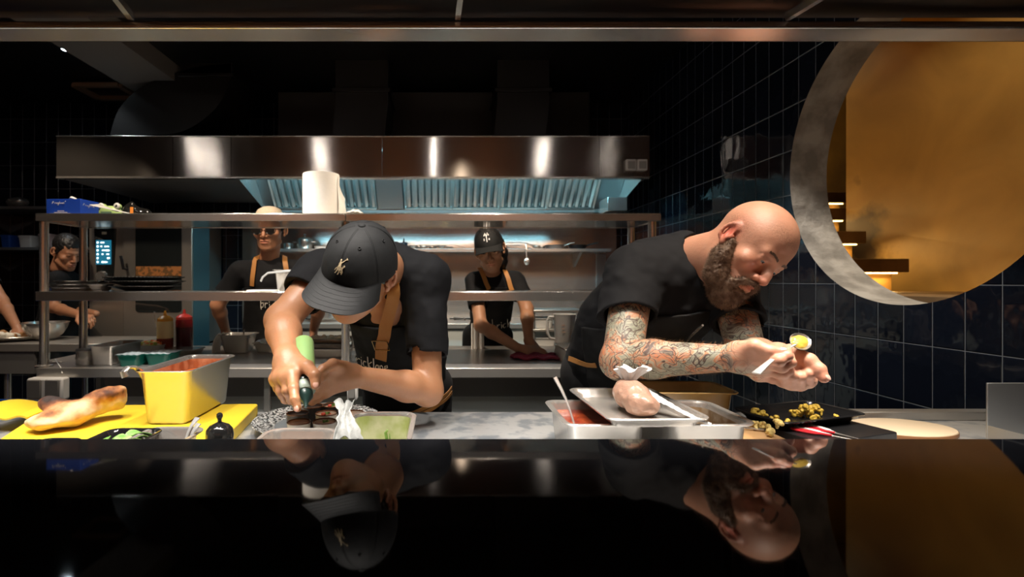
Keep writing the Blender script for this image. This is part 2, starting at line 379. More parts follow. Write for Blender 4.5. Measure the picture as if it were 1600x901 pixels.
# the stair room behind the opening
XG = 3.05
def gold_wall_mat():
    m = bpy.data.materials.new('ochre_plaster_patchy'); n, l = nodes_of(m); b = n['Principled BSDF']
    tc = n.new('ShaderNodeTexCoord')
    n1 = n.new('ShaderNodeTexNoise'); n1.inputs['Scale'].default_value = 1.6; n1.inputs['Detail'].default_value = 7; n1.inputs['Distortion'].default_value = 0.8
    l.new(tc.outputs['Object'], n1.inputs['Vector'])
    r = n.new('ShaderNodeValToRGB'); e = r.color_ramp.elements; e[0].position = 0.3; e[0].color = (0.32, 0.20, 0.065, 1); e[1].position = 0.72; e[1].color = (0.54, 0.35, 0.11, 1)
    l.new(n1.outputs['Fac'], r.inputs[0])
    # dark patch with a noisy edge near the stair corner
    vd = n.new('ShaderNodeVectorMath'); vd.operation = 'SUBTRACT'; vd.inputs[1].default_value = (XG, 3.72, 1.45); l.new(tc.outputs['Object'], vd.inputs[0])
    vs = n.new('ShaderNodeVectorMath'); vs.operation = 'MULTIPLY'; vs.inputs[1].default_value = (1, 2.4, 1.2); l.new(vd.outputs[0], vs.inputs[0])
    ln = n.new('ShaderNodeVectorMath'); ln.operation = 'LENGTH'; l.new(vs.outputs[0], ln.inputs[0])
    n2 = n.new('ShaderNodeTexNoise'); n2.inputs['Scale'].default_value = 4; n2.inputs['Detail'].default_value = 8; l.new(tc.outputs['Object'], n2.inputs['Vector'])
    ad = n.new('ShaderNodeMath'); ad.operation = 'MULTIPLY_ADD'; ad.inputs[1].default_value = 1.6; ad.inputs[2].default_value = -0.8; l.new(n2.outputs['Fac'], ad.inputs[0])
    sm = n.new('ShaderNodeMath'); sm.operation = 'ADD'; l.new(ln.outputs['Value'], sm.inputs[0]); l.new(ad.outputs[0], sm.inputs[1])
    mr = n.new('ShaderNodeMapRange'); mr.inputs[1].default_value = 0.25; mr.inputs[2].default_value = 0.55; l.new(sm.outputs[0], mr.inputs[0])
    mx = n.new('ShaderNodeMix'); mx.data_type = 'RGBA'; mx.inputs[6].default_value = (0.07, 0.042, 0.02, 1); l.new(mr.outputs[0], mx.inputs[0]); l.new(r.outputs[0], mx.inputs[7])
    l.new(mx.outputs[2], b.inputs['Base Color']); b.inputs['Roughness'].default_value = 0.5
    bp = n.new('ShaderNodeBump'); bp.inputs['Strength'].default_value = 0.25; bp.inputs['Distance'].default_value = 0.02; l.new(n1.outputs['Fac'], bp.inputs['Height']); l.new(bp.outputs[0], b.inputs['Normal'])
    return m
struct('wall_stair_side', M().box((XG, YF, 0), (XG+0.1, 3.86, 3.6)), gold_wall_mat())
struct('wall_stair_far', M().box((XR+TH, 5.6, 0), (XG+1.4, 5.7, 3.6)), gold)
struct('ceiling_stair', M().box((XR+0.0, YF, 3.6), (XG+1.4, 5.7, 3.7)), gold)
stepm = mat('dark_stair_wood', (0.10, 0.055, 0.02), 0.5, vary=(6, (0.16, 0.09, 0.035), 0.4, 0.6))
riser = mat('ochre_riser', (0.45, 0.26, 0.07), 0.6, bump=(25, 0.3))
ledm = mat('warm_led', (1, .8, .4), 0.5, emit=(1.0, 0.60, 0.20), es=9.0)
# treads climb away from us: (image x right end, image y top, image y bottom)
steps = [(1421, 404, 425, 1413), (1354, 361, 380, 1351), (1330, 325, 343, 1330), (1329, 300, 316, 1329)]
YS = [3.05, 3.55, 4.05, 4.5]
fl = EYE-(457-438)/F*2.75
struct('floor_stair', M().box((XR+TH, 1.2, fl-0.06), (XG-0.001, 3.1, fl)), stepm)
for i, (xr, yt, yb, xl) in enumerate(steps):
    Y = YS[i]; zt = P(0, yt, Y).z; zb = P(0, yb, Y).z; xe = min(P(xr, 0, Y).x, XG-0.002) if Y < 3.86 else P(xr, 0, Y).x
    struct('trim_stair_step_%d' % (i+1), M().box((XR+TH+0.001, Y, zb), (xe, YS[i+1]+0.12 if i < 3 else 5.1, zt)), stepm, bevel=0.004)
    nz = P(0, YS[i-1] and steps[i-1][1] if i else 457, Y).z - 0.02
    struct('trim_stair_riser_%d' % (i+1), M().box((XR+TH+0.001, Y+0.10, min(nz, zb-0.12)), (xe-0.02, Y+0.13, zb-0.0005)), riser)
    led = mk('step_light', M().box((XR+TH+0.01, Y+0.045, zb-0.009), (xe-0.03, Y+0.06, zb-0.0006)), ledm, base=(2.4, Y+0.05, zb))
    tag(led, ['warm light strip under the lowest stair tread behind the round opening', 'warm light strip under the second stair tread from below', 'warm light strip under the third stair tread from below', 'warm light strip under the highest stair tread in the round opening'][i], 'light strip', 'light strips under the stair treads')
    area('step_glow', ((XR+TH+xe)/2, Y+0.06, zb-0.012), (-25, 0, 0), xe-XR-TH-0.1, 0.02, 5.0, AMBER)

# ceiling soffit beam lit from the side, access frame, downlight
def bar(a, b, w, h):
    a, b = Vector(a), Vector(b); t = (b-a).normalized(); q = t.cross(Vector((0,0,1))).normalized()*w/2; u = Vector((0,0,h))
    m = M(); m.add([a-q, a+q, b+q, b-q, a-q-u, a+q-u, b+q-u, b-q-u], [(0,1,2,3),(7,6,5,4),(0,4,5,1),(1,5,6,2),(2,6,7,3),(3,7,4,0)]); return m
beamm = mat('grey_soffit', (0.16, 0.145, 0.13), 0.6)
sb = P(128, 60, 3.35); sb2 = P(232, 150, 4.6)
struct('trim_soffit', bar((-2.36, 1.6, ZC), (-2.30, YB, ZC), 0.46, 0.14), beamm)
fr = thing('ceiling_access_frame', (-2.92, 4.49, ZC-0.032), 'brass coloured rectangular frame in the dark ceiling at the left', 'ceiling frame')
fm = mat('bronze_frame', (0.42, 0.27, 0.17), 0.4, 0.6)
for a, b in (((-.19,-.155,0),(.19,-.155,0)), ((-.19,.155,0),(.19,.155,0)), ((-.19,-.155,0),(-.19,.155,0)), ((.19,-.155,0),(.19,.155,0))):
    mk('frame_side', bar(a, b, 0.05, 0.03), fm, fr)
mk('frame_panel', M().box((-.18,-.145,0.0), (.18,.145,0.02)), MT['black_paint'], fr)
dl = thing('recessed_downlight', (-2.69, 3.66, ZC), 'small bright white downlight in the dark ceiling at upper left', 'ceiling light')
mk('trim_ring', M().lathe([(0.03,-0.001),(0.052,-0.001),(0.055,-0.006),(0.05,-0.012),(0.034,-0.010),(0.03,-0.001)], n=28), MT['black_paint'], dl)
mk('lens', M().lathe([(0.001,-0.004),(0.03,-0.004),(0.03,-0.009),(0.001,-0.009)], n=28), mat('white_led', (1,1,1), .5, emit=(0.75, 0.92, 1.0), es=60), dl)
dl.location = P(104, 76, (ZC-EYE)*F/(438-76.0)); dl.location.z = ZC
# soffit light
spot('downlight_beam', (dl.location.x, dl.location.y, ZC-0.03), (dl.location.x+0.1, dl.location.y, 0), 25, (0.85, 0.95, 1.0), 100)

# linear tube lights above the guests' side and the pass
tubm = mat('tube_light', (1,1,1), 0.5, emit=(1.0, 0.93, 0.86), es=60)
for i, (x, lab) in enumerate(((-3.15, 'leftmost'), (-1.59, 'second'), (-0.11, 'third'), (1.36, 'rightmost'))):
    t = thing('linear_ceiling_light', (x, 0.6, ZC), 'long white tube light on the ceiling over the counter, %s of the row of four' % lab, 'ceiling light', 'tube lights over the counter')
    mk('housing', M().box((-0.03,-.42,-0.04), (0.03,.42,0)), MT['black_paint'], t, bevel=0.004)
    mk('tube', M().box((-0.014,-.40,-0.052), (0.014,.40,-0.0402)), tubm, t, bevel=0.004)

# ------------------------------------------------------------------ ducts and hood
duct = thing('exhaust_duct', (-2.2, 4.3, 2.3), 'large black curved exhaust duct elbow rising from the left of the hood', 'duct', world=True)
def elbow():
    m = M(); rings = []; cx = P(185, 210, 4.2).x; n = 14
    # sweep a rectangular section along an arc bending from straight up to the right
    lo = [P(172,210,4.0), P(185,172,4.0), P(215,140,4.0), P(262,118,4.0), P(310,104,4.0), P(360,90,4.0)]
    hi = [P(262,210,4.0), P(285,205,4.0), P(310,192,4.0), P(338,168,4.0), P(354,140,4.0), P(362,112,4.0)]
    def sm(a):
        out = []
        for i in range(len(a)-1):
            for k in range(6):
                t = k/6; p0 = a[max(i-1,0)]; p1 = a[i]; p2 = a[i+1]; p3 = a[min(i+2,len(a)-1)]
                out.append(0.5*((2*p1)+(-p0+p2)*t+(2*p0-5*p1+4*p2-p3)*t*t+(-p0+3*p1-3*p2+p3)*t**3))
        return out+[a[-1]]
    lo = [Vector((q.x, q.y, min(q.z, 2.945))) for q in lo]; hi = [Vector((q.x, q.y, min(q.z, 2.93))) for q in hi]
    for a, b in zip(sm(lo), sm(hi)):
        a = Vector((a.x, a.y, min(a.z, 2.945))); b = Vector((b.x, b.y, min(b.z, 2.945)))
        rings.append([a, b, b+Vector((0,0.55,0)), a+Vector((0,0.55,0))])
    return m.loft(rings)
mk('duct_elbow', elbow(), MT['black_duct'], duct)
a, b = P(282,112,4.0), P(362,88,4.0)
mk('duct_riser', M().box((a.x, 4.0, a.z-0.02), (b.x, 4.55, ZC-.001)), MT['black_duct'], duct, bevel=0.004)
mk('duct_flange', M().box((a.x-0.015, 3.985, a.z-0.04), (b.x+0.015, 4.56, a.z-0.015)), MT['black_duct'], duct, bevel=0.004)
for (x0, x1, y0, Y, lab) in ((524, 606, 86, 3.95, 'black sheet metal duct rising behind the middle of the hood'), (777, 858, 84, 3.95, 'black sheet metal duct rising behind the right half of the hood')):
    q0, q1 = P(x0, 212, Y), P(x1, 212, Y)
    d = thing('vertical_duct', (q0.x, Y, 2.3), lab, 'duct', 'black ducts standing on the hood', world=True)
    zf = ZC-0.14
    mk('duct_body', M().loft([[(q0.x-0.03,Y,2.31),(q1.x-0.03,Y,2.31),(q1.x-0.03,Y+0.4,2.31),(q0.x-0.03,Y+0.4,2.31)], [(q0.x,Y,2.62),(q1.x,Y,2.62),(q1.x,Y+0.4,2.62),(q0.x,Y+0.4,2.62)], [(q0.x,Y,ZC-.001),(q1.x,Y,ZC-.001),(q1.x,Y+0.4,ZC-.001),(q0.x,Y+0.4,ZC-.001)]]), MT['black_duct'], d)
    mk('duct_flange', M().box((q0.x-0.02, Y-0.02, 2.70), (q1.x+0.02, Y+0.42, 2.73)), MT['black_duct'], d, bevel=0.003)
pl = P(425, 147, 4.3); pr = P(930, 147, 4.3)
st = struct('trim_plenum', M().box((pl.x, 4.45, 2.2), (pr.x, YB, P(0,143,4.45).z)), MT['dark_panel'], bevel=0.01)

HX0, HX1, HY, HB, HTOP = (88-690)/F*3.69, 1.50, 3.69, 1.997, 2.292
hood = thing('extraction_hood', (-0.6, HY, HB), 'long stainless steel extraction hood over the cooking line', 'extraction hood', world=True)
hx = [HX0, P(270,0,HY).x, P(361,0,HY).x, P(597,0,HY).x, P(936,0,HY).x, HX1]
for i in range(5):
    m = M().box((hx[i]+0.0015, HY, HB), (hx[i+1]-0.0015, HY+0.02, HTOP-0.004))
    flat_uv(mk('front_panel', m, MT['steel_wavy'], hood, smooth=False))
mk('top_edge', M().box((HX0, HY-0.006, HTOP-0.008), (HX1, HY+0.03, HTOP)), MT['steel_smooth'], hood, bevel=0.002)
mk('bottom_edge', M().box((HX0, HY-0.006, HB-0.012), (HX1, HY+0.05, HB+0.002)), MT['steel_smooth'], hood, bevel=0.002)
mk('top_cover', M().box((HX0, HY+0.02, HTOP-0.02), (HX1, YB-0.01, HTOP-0.001)), MT['steel_dark'], hood)
mk('side_panel', M().add([(HX0,HY,HB),(HX0,HY,HTOP-.02),(HX0,YB-.01,HTOP-.02),(HX0,YB-.01,HB)], [(0,1,2,3)]), MT['steel_dark'], hood)
mk('side_panel', M().add([(HX1,HY,HB),(HX1,HY,HTOP-.02),(HX1,YB-.01,HTOP-.02),(HX1,YB-.01,HB)], [(0,1,2,3)]), MT['steel_smooth'], hood)
# filter bay: opening corners
f0, f1 = P(370,277,HY+0.03), P(1006,277,HY+0.03); b0, b1 = P(415,330,4.3), P(960,330,4.3)
zb_ = b0.z
mk('left_underside', M().box((HX0, HY+0.03, HB-0.004), (f0.x, YB-0.01, HB+0.004)), MT['steel_dark'], hood)
cyst = MT['steel_smooth']
zt_ = HTOP-0.03
# steel cheeks + sloped filter bank, low at the back
mk('left_cheek', M().sheet(lambda u, v: (f0.x+(b0.x-f0.x)*u, HY+0.05+(b0.y-HY-0.05)*u, (HB+(zb_-HB)*u)*(1-v)+(zt_)*v), 6, 2, 0.004), cyst, hood)
mk('right_cheek', M().sheet(lambda u, v: (f1.x+(b1.x-f1.x)*u, HY+0.05+(b1.y-HY-0.05)*u, (HB+(zb_-HB)*u)*(1-v)+(zt_)*v), 6, 2, 0.004), cyst, hood)
mk('drip_channel', M().box((b0.x, b0.y-0.03, zb_-0.015), (b1.x, b0.y+0.02, zb_+0.02)), cyst, hood, bevel=0.002)
mk('back_shroud', M().box((b0.x, b0.y+0.021, zb_-0.015), (b1.x, YB-0.012, zb_)), MT['steel_dull'], hood)
# filters: frames with baffles, sloping from zb_ at the back up to the front top
def slope(x, t): # t 0 low back, 1 high front
    return Vector((x, b0.y-0.035-(b0.y-HY-0.25)*t, zb_+0.02+(zt_-zb_-0.04)*t))
fx = np.linspace(P(432,0,4.3).x, P(590,0,4.3).x, 3).tolist()
fx2 = np.linspace(P(633,0,4.3).x, P(926,0,4.3).x, 5).tolist()
nrm = Vector((0, -(zt_-zb_-0.04), -(b0.y-HY-0.25))).normalized()
for xs in (fx, fx2):
    for i in range(len(xs)-1):
        x0, x1 = xs[i]+0.004, xs[i+1]-0.004
        fm_ = M()
        for a_, b_ in (((x0,0),(x1,0)), ((x0,.97),(x1,.97)), ((x0,0),(x0,.97)), ((x1,0),(x1,.97))):
            pa, pb = slope(*a_), slope(*b_); fm_.tube([pa, pb], 0.012, 4)
        fo = mk('grease_filter', fm_, cyst, hood, smooth=False)
        bm_ = M(); nb = 7
        for k in range(nb):
            xc = x0+(x1-x0)*(k+0.5)/nb; hw = (x1-x0)/nb*0.36
            for s0, off in ((0, 0.0), (1, 0.018)):
                c = xc+(s0*(x1-x0)/nb*0.5)
                pa, pb = slope(c, 0.03)-nrm*off, slope(c, .95)-nrm*off
                q = Vector((hw, 0, 0)); dn = nrm*0.012
                bm_.add([pa-q, pa+dn*0.9, pa+q, pb-q, pb+dn*0.9, pb+q], [(0,1,4,3),(1,2,5,4)])
        mk('baffles', bm_, cyst, fo, smooth=False)
mk('filter_divider', M().add([slope(P(592,0,4.3).x,0)+nrm*.01, slope(P(631,0,4.3).x,0)+nrm*.01, slope(P(631,0,4.3).x,1)+nrm*.01, slope(P(592,0,4.3).x,1)+nrm*.01], [(0,1,2,3)]), MT['steel_dull'], hood)
mk('side_fill', M().add([slope(b0.x,0), slope(P(430,0,4.3).x,0), slope(P(430,0,4.3).x,1), slope(b0.x,1)], [(0,1,2,3)]), MT['steel_dull'], hood)
mk('side_fill', M().add([slope(P(928,0,4.3).x,0), slope(b1.x,0), slope(b1.x,1), slope(P(928,0,4.3).x,1)], [(0,1,2,3)]), MT['steel_dull'], hood)
a_ = P(942,300,4.1)
mk('light_box', M().box((a_.x, 3.98, 1.79), (P(972,0,4.1).x, 4.2, 1.90)), MT['steel_smooth'], hood, bevel=0.004)
mk('cool_strip_light', M().box((-1.4, 3.74, 2.20), (1.3, 3.78, 2.215)), mat('cyan_strip', (1,1,1), .5, emit=(0.35,0.8,1.0), es=6), hood)
# pair of switches on the hood front
for i, (x, lab) in enumerate(((984.5, 'white wall switch on the hood front, left of the pair'), (1001.5, 'white wall switch on the hood front, right of the pair'))):
    c = P(x, 258.5, HY); s_ = thing('rocker_switch', (c.x, HY, c.z), lab, 'switch', 'pair of switches on the hood')
    mk('switch_plate', M().box((-0.037,-0.03,-0.04), (0.037,0.0,0.04)), MT['white_plastic'], s_, bevel=0.006)
    mk('rocker', M().box((-0.026,-0.035,-0.03), (0.026,-0.0302,0.024)), mat('switch_rocker', (0.35,0.35,0.34), 0.5), s_, bevel=0.004)

# splash back and wall shelf
x0, x1 = P(380,0,YB).x, P(962,0,YB).x
struct('wall_splash_back', M().box((x0, YB-0.02, 0.85), (x1, YB-0.001, zb_-0.02)), MT['steel_splash'])
struct('trim_splash_corner', M().box((P(930,0,YB).x, YB-0.035, 0.9), (P(930,0,YB).x+0.09, YB-0.0205, 1.5)), MT['steel_dull'], bevel=0.003)
sh = thing('wall_shelf', (0, 4.7, P(0,388,4.6).z), 'long stainless shelf on the back wall under the hood', 'wall shelf', world=True)
zs = P(0,388,4.6).z
mk('shelf_board', M().box((P(437,0,4.6).x, 4.6, zs-0.03), (P(955,0,4.6).x, YB-0.021, zs)), MT['steel_smooth'], sh, bevel=0.003)
for x in (560, 664, 760, 905):
    q = P(x,0,4.7).x
    mk('shelf_bracket', M().add([(q-.012,4.63,zs-.03),(q+.012,4.63,zs-.03),(q+.012,YB-.022,zs-.03),(q-.012,YB-.022,zs-.03),(q-.012,YB-.022,zs-.16),(q+.012,YB-.022,zs-.16)], [(0,1,2,3),(0,4,5,1),(0,3,4),(1,5,2),(3,2,5,4)]), MT['steel_dull'], sh)

# ------------------------------------------------------------------ pass counter, overhead frame, prep counter, back table
ps_ = thing('pass_light_bar', (-.3, .92, 1.69), 'slim light bar under the overhead steel frame', 'light bar', world=True)
mk('bar_housing', M().box((-2.1, .9005, 1.6895), (1.5, .945, 1.705)), MT['black_paint'], ps_, bevel=.002)
pc = thing('pass_counter', (0, 0.3, 0), 'glossy black stone pass counter in the foreground', 'counter', world=True)
mk('counter_top', M().box((-2.6, -0.35, 0.955), (1.75, 0.826, 0.995)), MT['black_stone'], pc, bevel=0.002)
mk('counter_base', M().box((-2.6, 0.0, 0), (1.75, 0.72, 0.9549)), MT['black_paint'], pc)
of = thing('overhead_pass_frame', (0, 0.8, 1.65), 'steel and dark bronze hanging shelf frame over the pass', 'overhead shelf', world=True)
ZL = P(0,43.5,0.85).z; ZU = P(0,32,0.85).z
mk('rear_rail', M().box((-2.6, 0.85, ZL), (2.0, 0.90, ZU)), MT['steel_smooth'], of, bevel=0.003)
mk('deck', M().box((-2.6, 0.30, ZU+0.03), (2.0, 0.90, ZU+0.05)), MT['brown_panel'], of)
mk('board_joint', M().box((-2.6, 0.795, ZU+0.018), (2.0, 0.803, ZU+0.0302)), MT['black_paint'], of)
for (xa, ya, xb, yb) in ((205, 33, 180, 0), (715, 33, 719, 0), (1230, 28, 1283, 0)):
    A = P(xa, ya, 0.85); k = (ZU-EYE)*F/438.0; B = Vector(((xb-690)/F*k, k, ZU)); A.z = ZU
    d = (B-A); B = A + d*3
    mk('cross_bar', bar(A+Vector((0,0,0.012)), B+Vector((0,0,0.012)), 0.009, 0.012), MT['steel_smooth'], of)
prep = thing('prep_counter', (0, 1.2, 0), 'low stainless steel prep counter just behind the black pass', 'counter', world=True)
prepm = mat('wet_steel_top', (0.66, 0.67, 0.67), 0.30, 0.6, bump=(10, 0.25), vary=(16, (0.36, 0.40, 0.44), 0.48, 0.60))
mk('counter_top', M().box((-2.6, 0.73, 0.81), (1.75, 1.56, 0.85)), prepm, prep, bevel=0.003)
mk('cabinet', M().box((-2.58, 0.75, 0.1), (1.74, 1.5, 0.81)), MT['steel_panel'], prep)
mk('plinth', M().box((-2.56, 0.77, 0.0), (1.72, 1.44, 0.1)), MT['steel_dark'], prep)

tb = thing('work_table', (-0.4, 2.6, 0), 'long stainless steel work table behind the two front chefs', 'table', world=True)
TX0, TX1 = -1.85, 1.05
mk('table_top', M().box((TX0, 2.336, 0.806), (TX1, 3.137, 0.85)), MT['steel'], tb, bevel=0.003)
mk('table_extension', M().box((-1.985, 2.52, 0.806), (TX0-.0005, 3.137, 0.85)), MT['steel'], tb, bevel=0.003)
mk('front_panel', M().box((TX0+0.25, 2.46, 0.0), (TX1, 2.48, 0.70)), MT['steel_panel'], tb)
mk('panel_rail', M().box((TX0+0.25, 2.43, 0.70), (TX1, 2.48, 0.806)), MT['steel_dark'], tb)
mk('carcass', M().box((TX0+0.25, 2.4801, 0.0), (TX1, 3.10, 0.8059)), MT['steel_dark'], tb)
for x in (TX0+0.04, P(418,0,2.40).x):
    mk('table_leg', M().box((x-0.012, 2.38, 0), (x+0.018, 2.41, 0.806)), MT['steel_smooth'], tb, bevel=0.003)
rear = thing('side_table', (-2.6, 3.4, 0), 'stainless table at the left edge behind the shelf posts', 'table', world=True)
ry = 0.4*F/(537-438.0)
mk('table_top', M().box((-3.6, ry, 0.80), (-1.987, ry+0.45, 0.85)), MT['steel'], rear, bevel=0.003)
mk('apron_rail', M().box((-3.6, ry+0.01, 0.66), (P(52,0,ry).x, ry+0.03, 0.7999)), MT['steel_dark'], rear)
for x, yy in ((-2.53, ry+0.05), (-2.78, ry+0.05), (-2.53, ry+0.40), (-3.4, ry+0.05)):
    mk('table_leg', M().cyl((x, yy, 0), (x, yy, 0.80), 0.02), MT['steel_smooth'], rear)
mk('under_shelf', M().box((-3.58, ry+0.04, 0.2), (P(52,0,ry).x-0.01, ry+0.42, 0.23)), MT['steel_dull'], rear)

# two-tier gantry shelf standing on the work table
gs = thing('gantry_shelf', (-0.4, 2.5, 0.85), 'two tier stainless gantry shelf standing on the work table', 'shelf', world=True)
SY = 2.34; GX0, GX1 = -1.857, 1.003; GJ = P(540,0,SY).x
for nm, zt, zb2, xr in (('top_tier', 1.557, 1.522, GX1), ('lower_tier', 1.2003, 1.157, GX1)):
    for k, (xa, xb) in enumerate(((GX0, GJ-0.001), (GJ+0.001, xr))):
        m = M().box((xa, SY, zt-0.003), (xb, SY+0.34, zt)).box((xa, SY, zb2), (xb, SY+0.014, zt-0.0031)).box((xa, SY+0.326, zb2), (xb, SY+0.34, zt-0.0031)).box((xa, SY+0.0141, zb2), (xa+0.012, SY+0.3259, zt-0.0031)).box((xb-0.012, SY+0.0141, zb2), (xb, SY+0.3259, zt-0.0031))
        m.box((xa+0.013, SY+0.0145, zb2+0.003), (xb-0.013, SY+0.3255, zb2+0.006))
        mk(nm, m, MT['steel_shelf'], gs, bevel=0.0015)
for x in (69, 533, 1019):
    for Yp in (2.375, 2.635):
        q = P(69,0,2.375).x if x == 69 else (P(540,0,2.375).x if x == 533 else P(1019,0,2.375).x)
        pst = mk('post', M().cyl((q, Yp, 0.851), (q, Yp, 1.156), 0.019).cyl((q, Yp, 1.2005), (q, Yp, 1.5215), 0.019), MT['steel_smooth'], gs)
        mk('foot', M().lathe([(0.001,0),(0.036,0),(0.036,0.006),(0.021,0.010),(0.001,0.010)], (q, Yp, 0.8503)), MT['steel_smooth'], pst) if False else None
for q in (P(69,0,2.375).x, P(1019,0,2.375).x, P(540,0,2.375).x):
    for Yp in (2.375, 2.635):
        mk('foot', M().lathe([(0.0192,0),(0.036,0),(0.036,0.006),(0.023,0.012),(0.0192,0.012)], (q, Yp, 0.8503)), MT['steel_smooth'], gs)
# ------------------------------------------------------------------ smooth solids for people, bread, cloth (distance fields + surface nets)
def vnoise(p, seed=0):
    """smooth value noise, p (...,3) float -> (...) in -1..1"""
    i = np.floor(p).astype(np.int64); f = (p - i).astype(np.float32); f = f*f*(3-2*f)
    def h(ix, iy, iz):
        n = (ix*374761393 + iy*668265263 + iz*2147483647 + seed*974634777) & 0xffffffff
        n = ((n ^ (n >> 13)) * 1274126177) & 0xffffffff
        return ((n ^ (n >> 16)) & 0xffff).astype(np.float32)/32767.5 - 1
    x, y, z = i[..., 0], i[..., 1], i[..., 2]; fx, fy, fz = f[..., 0], f[..., 1], f[..., 2]
    c = [[[h(x+a, y+b, z+d) for d in (0, 1)] for b in (0, 1)] for a in (0, 1)]
    l = lambda a, b, t: a + (b-a)*t
    return l(l(l(c[0][0][0], c[1][0][0], fx), l(c[0][1][0], c[1][1][0], fx), fy), l(l(c[0][0][1], c[1][0][1], fx), l(c[0][1][1], c[1][1][1], fx), fy), fz)
def a3(v): return np.array([v[0], v[1], v[2]], dtype=np.float32)
class Field:
    def __init__(s, base=None): s.pr = list(base.pr) if base else []; s.noise = list(base.noise) if base else []
    def rc(s, a, b, r1, r2=None, k=0.012, op=0, cut=None):
        """tapered capsule a-b; cut=(point, normal): keep the side the normal points to"""
        r2 = r1 if r2 is None else r2; a, b = a3(a), a3(b); m = max(r1, r2)
        s.pr.append(('c', a, b, r1, r2, k, op, cut, np.minimum(a, b)-m, np.maximum(a, b)+m)); return s
    def chain(s, pts, rs, k=0.01, k0=None):
        for i in range(len(pts)-1): s.rc(pts[i], pts[i+1], rs[i], rs[i+1], (k0 if (k0 and i == 0) else k))
        return s
    def el(s, c, r, R=None, k=0.012, op=0, cut=None):
        c = a3(c); r = a3(r); R = np.eye(3, dtype=np.float32) if R is None else np.array(R, dtype=np.float32)
        m = np.abs(R) @ r; s.pr.append(('e', c, r, R, None, k, op, cut, c-m, c+m)); return s
    def _d(s, p, q):
        if q[0] == 'c':
            a, b, r1, r2 = q[1:5]; ba = b-a; L = float(ba @ ba)+1e-12
            pa = p-a; t = np.clip((pa @ ba)/L, 0, 1)
            d = np.sqrt(((pa - t[..., None]*ba)**2).sum(-1)) - (r1+(r2-r1)*t)
        else:
            c, r, R = q[1:4]; l = (p-c) @ R
            k0 = np.sqrt(((l/r)**2).sum(-1)); k1 = np.sqrt(((l/(r*r))**2).sum(-1))+1e-9; d = k0*(k0-1)/k1
        if q[7] is not None: d = np.maximum(d, -((p-a3(q[7][0])) @ a3(Vector(q[7][1]).normalized())))
        return d
    def comb(s, D, d, k, op):
        if op == 0:
            h = np.maximum(k-np.abs(D-d), 0)/k; return np.minimum(D, d)-h*h*k*0.25
        if op == 1: d = -d
        h = np.maximum(k-np.abs(D-d), 0)/k; return np.maximum(D, d)+h*h*k*0.25
    def __call__(s, p):
        p = np.asarray(p, dtype=np.float32); D = np.full(p.shape[:-1], 1.0, np.float32)
        for q in s.pr: D = s.comb(D, s._d(p, q), q[5], q[6])
        for amp, fr, seed, fn in s.noise: D = D + amp*vnoise(p*np.array(fr, np.float32), seed)*(fn(p) if fn else 1)
        return D
    def grid(s, lo, hi, h):
        n = [int(math.ceil((hi[i]-lo[i])/h))+1 for i in range(3)]
        ax = [np.float32(lo[i]) + np.arange(n[i], dtype=np.float32)*np.float32(h) for i in range(3)]
        D = np.full(n, 1.0, np.float32)
        for q in s.pr:
            m = q[5]+3*h; l = q[8]-m; u = q[9]+m
            sl = []
            for i in range(3):
                i0 = max(0, int(math.floor((l[i]-lo[i])/h))); i1 = min(n[i], int(math.ceil((u[i]-lo[i])/h))+1)
                sl.append(slice(i0, i1))
            if any(x.stop <= x.start for x in sl): continue
            sl = tuple(sl)
            p = np.stack(np.meshgrid(*[ax[i][sl[i]] for i in range(3)], indexing='ij'), -1)
            D[sl] = s.comb(D[sl], s._d(p, q), q[5], q[6])
        if s.noise:
            idx = np.nonzero(np.abs(D) < 0.03)
            p = np.stack([ax[i][idx[i]] for i in range(3)], -1)
            for amp, fr, seed, fn in s.noise: D[idx] += amp*vnoise(p*np.array(fr, np.float32), seed)*(fn(p) if fn else 1)
        return D
    def bounds(s):
        lo = np.min([q[8] for q in s.pr if q[6] == 0], 0); hi = np.max([q[9] for q in s.pr if q[6] == 0], 0); return lo, hi
    def grad(s, p, e=0.0015):
        p = np.asarray(p, np.float32); g = np.zeros_like(p)
        for i in range(3):
            d = np.zeros(3, np.float32); d[i] = e; g[..., i] = s(p+d)-s(p-d)
        return g/(np.linalg.norm(g, axis=-1, keepdims=True)+1e-9)
    def snap(s, p, off=0.0, it=5):
        p = np.asarray(p, np.float32).copy()
        for _ in range(it): p -= (s(p)-off)[..., None]*s.grad(p)
        return p
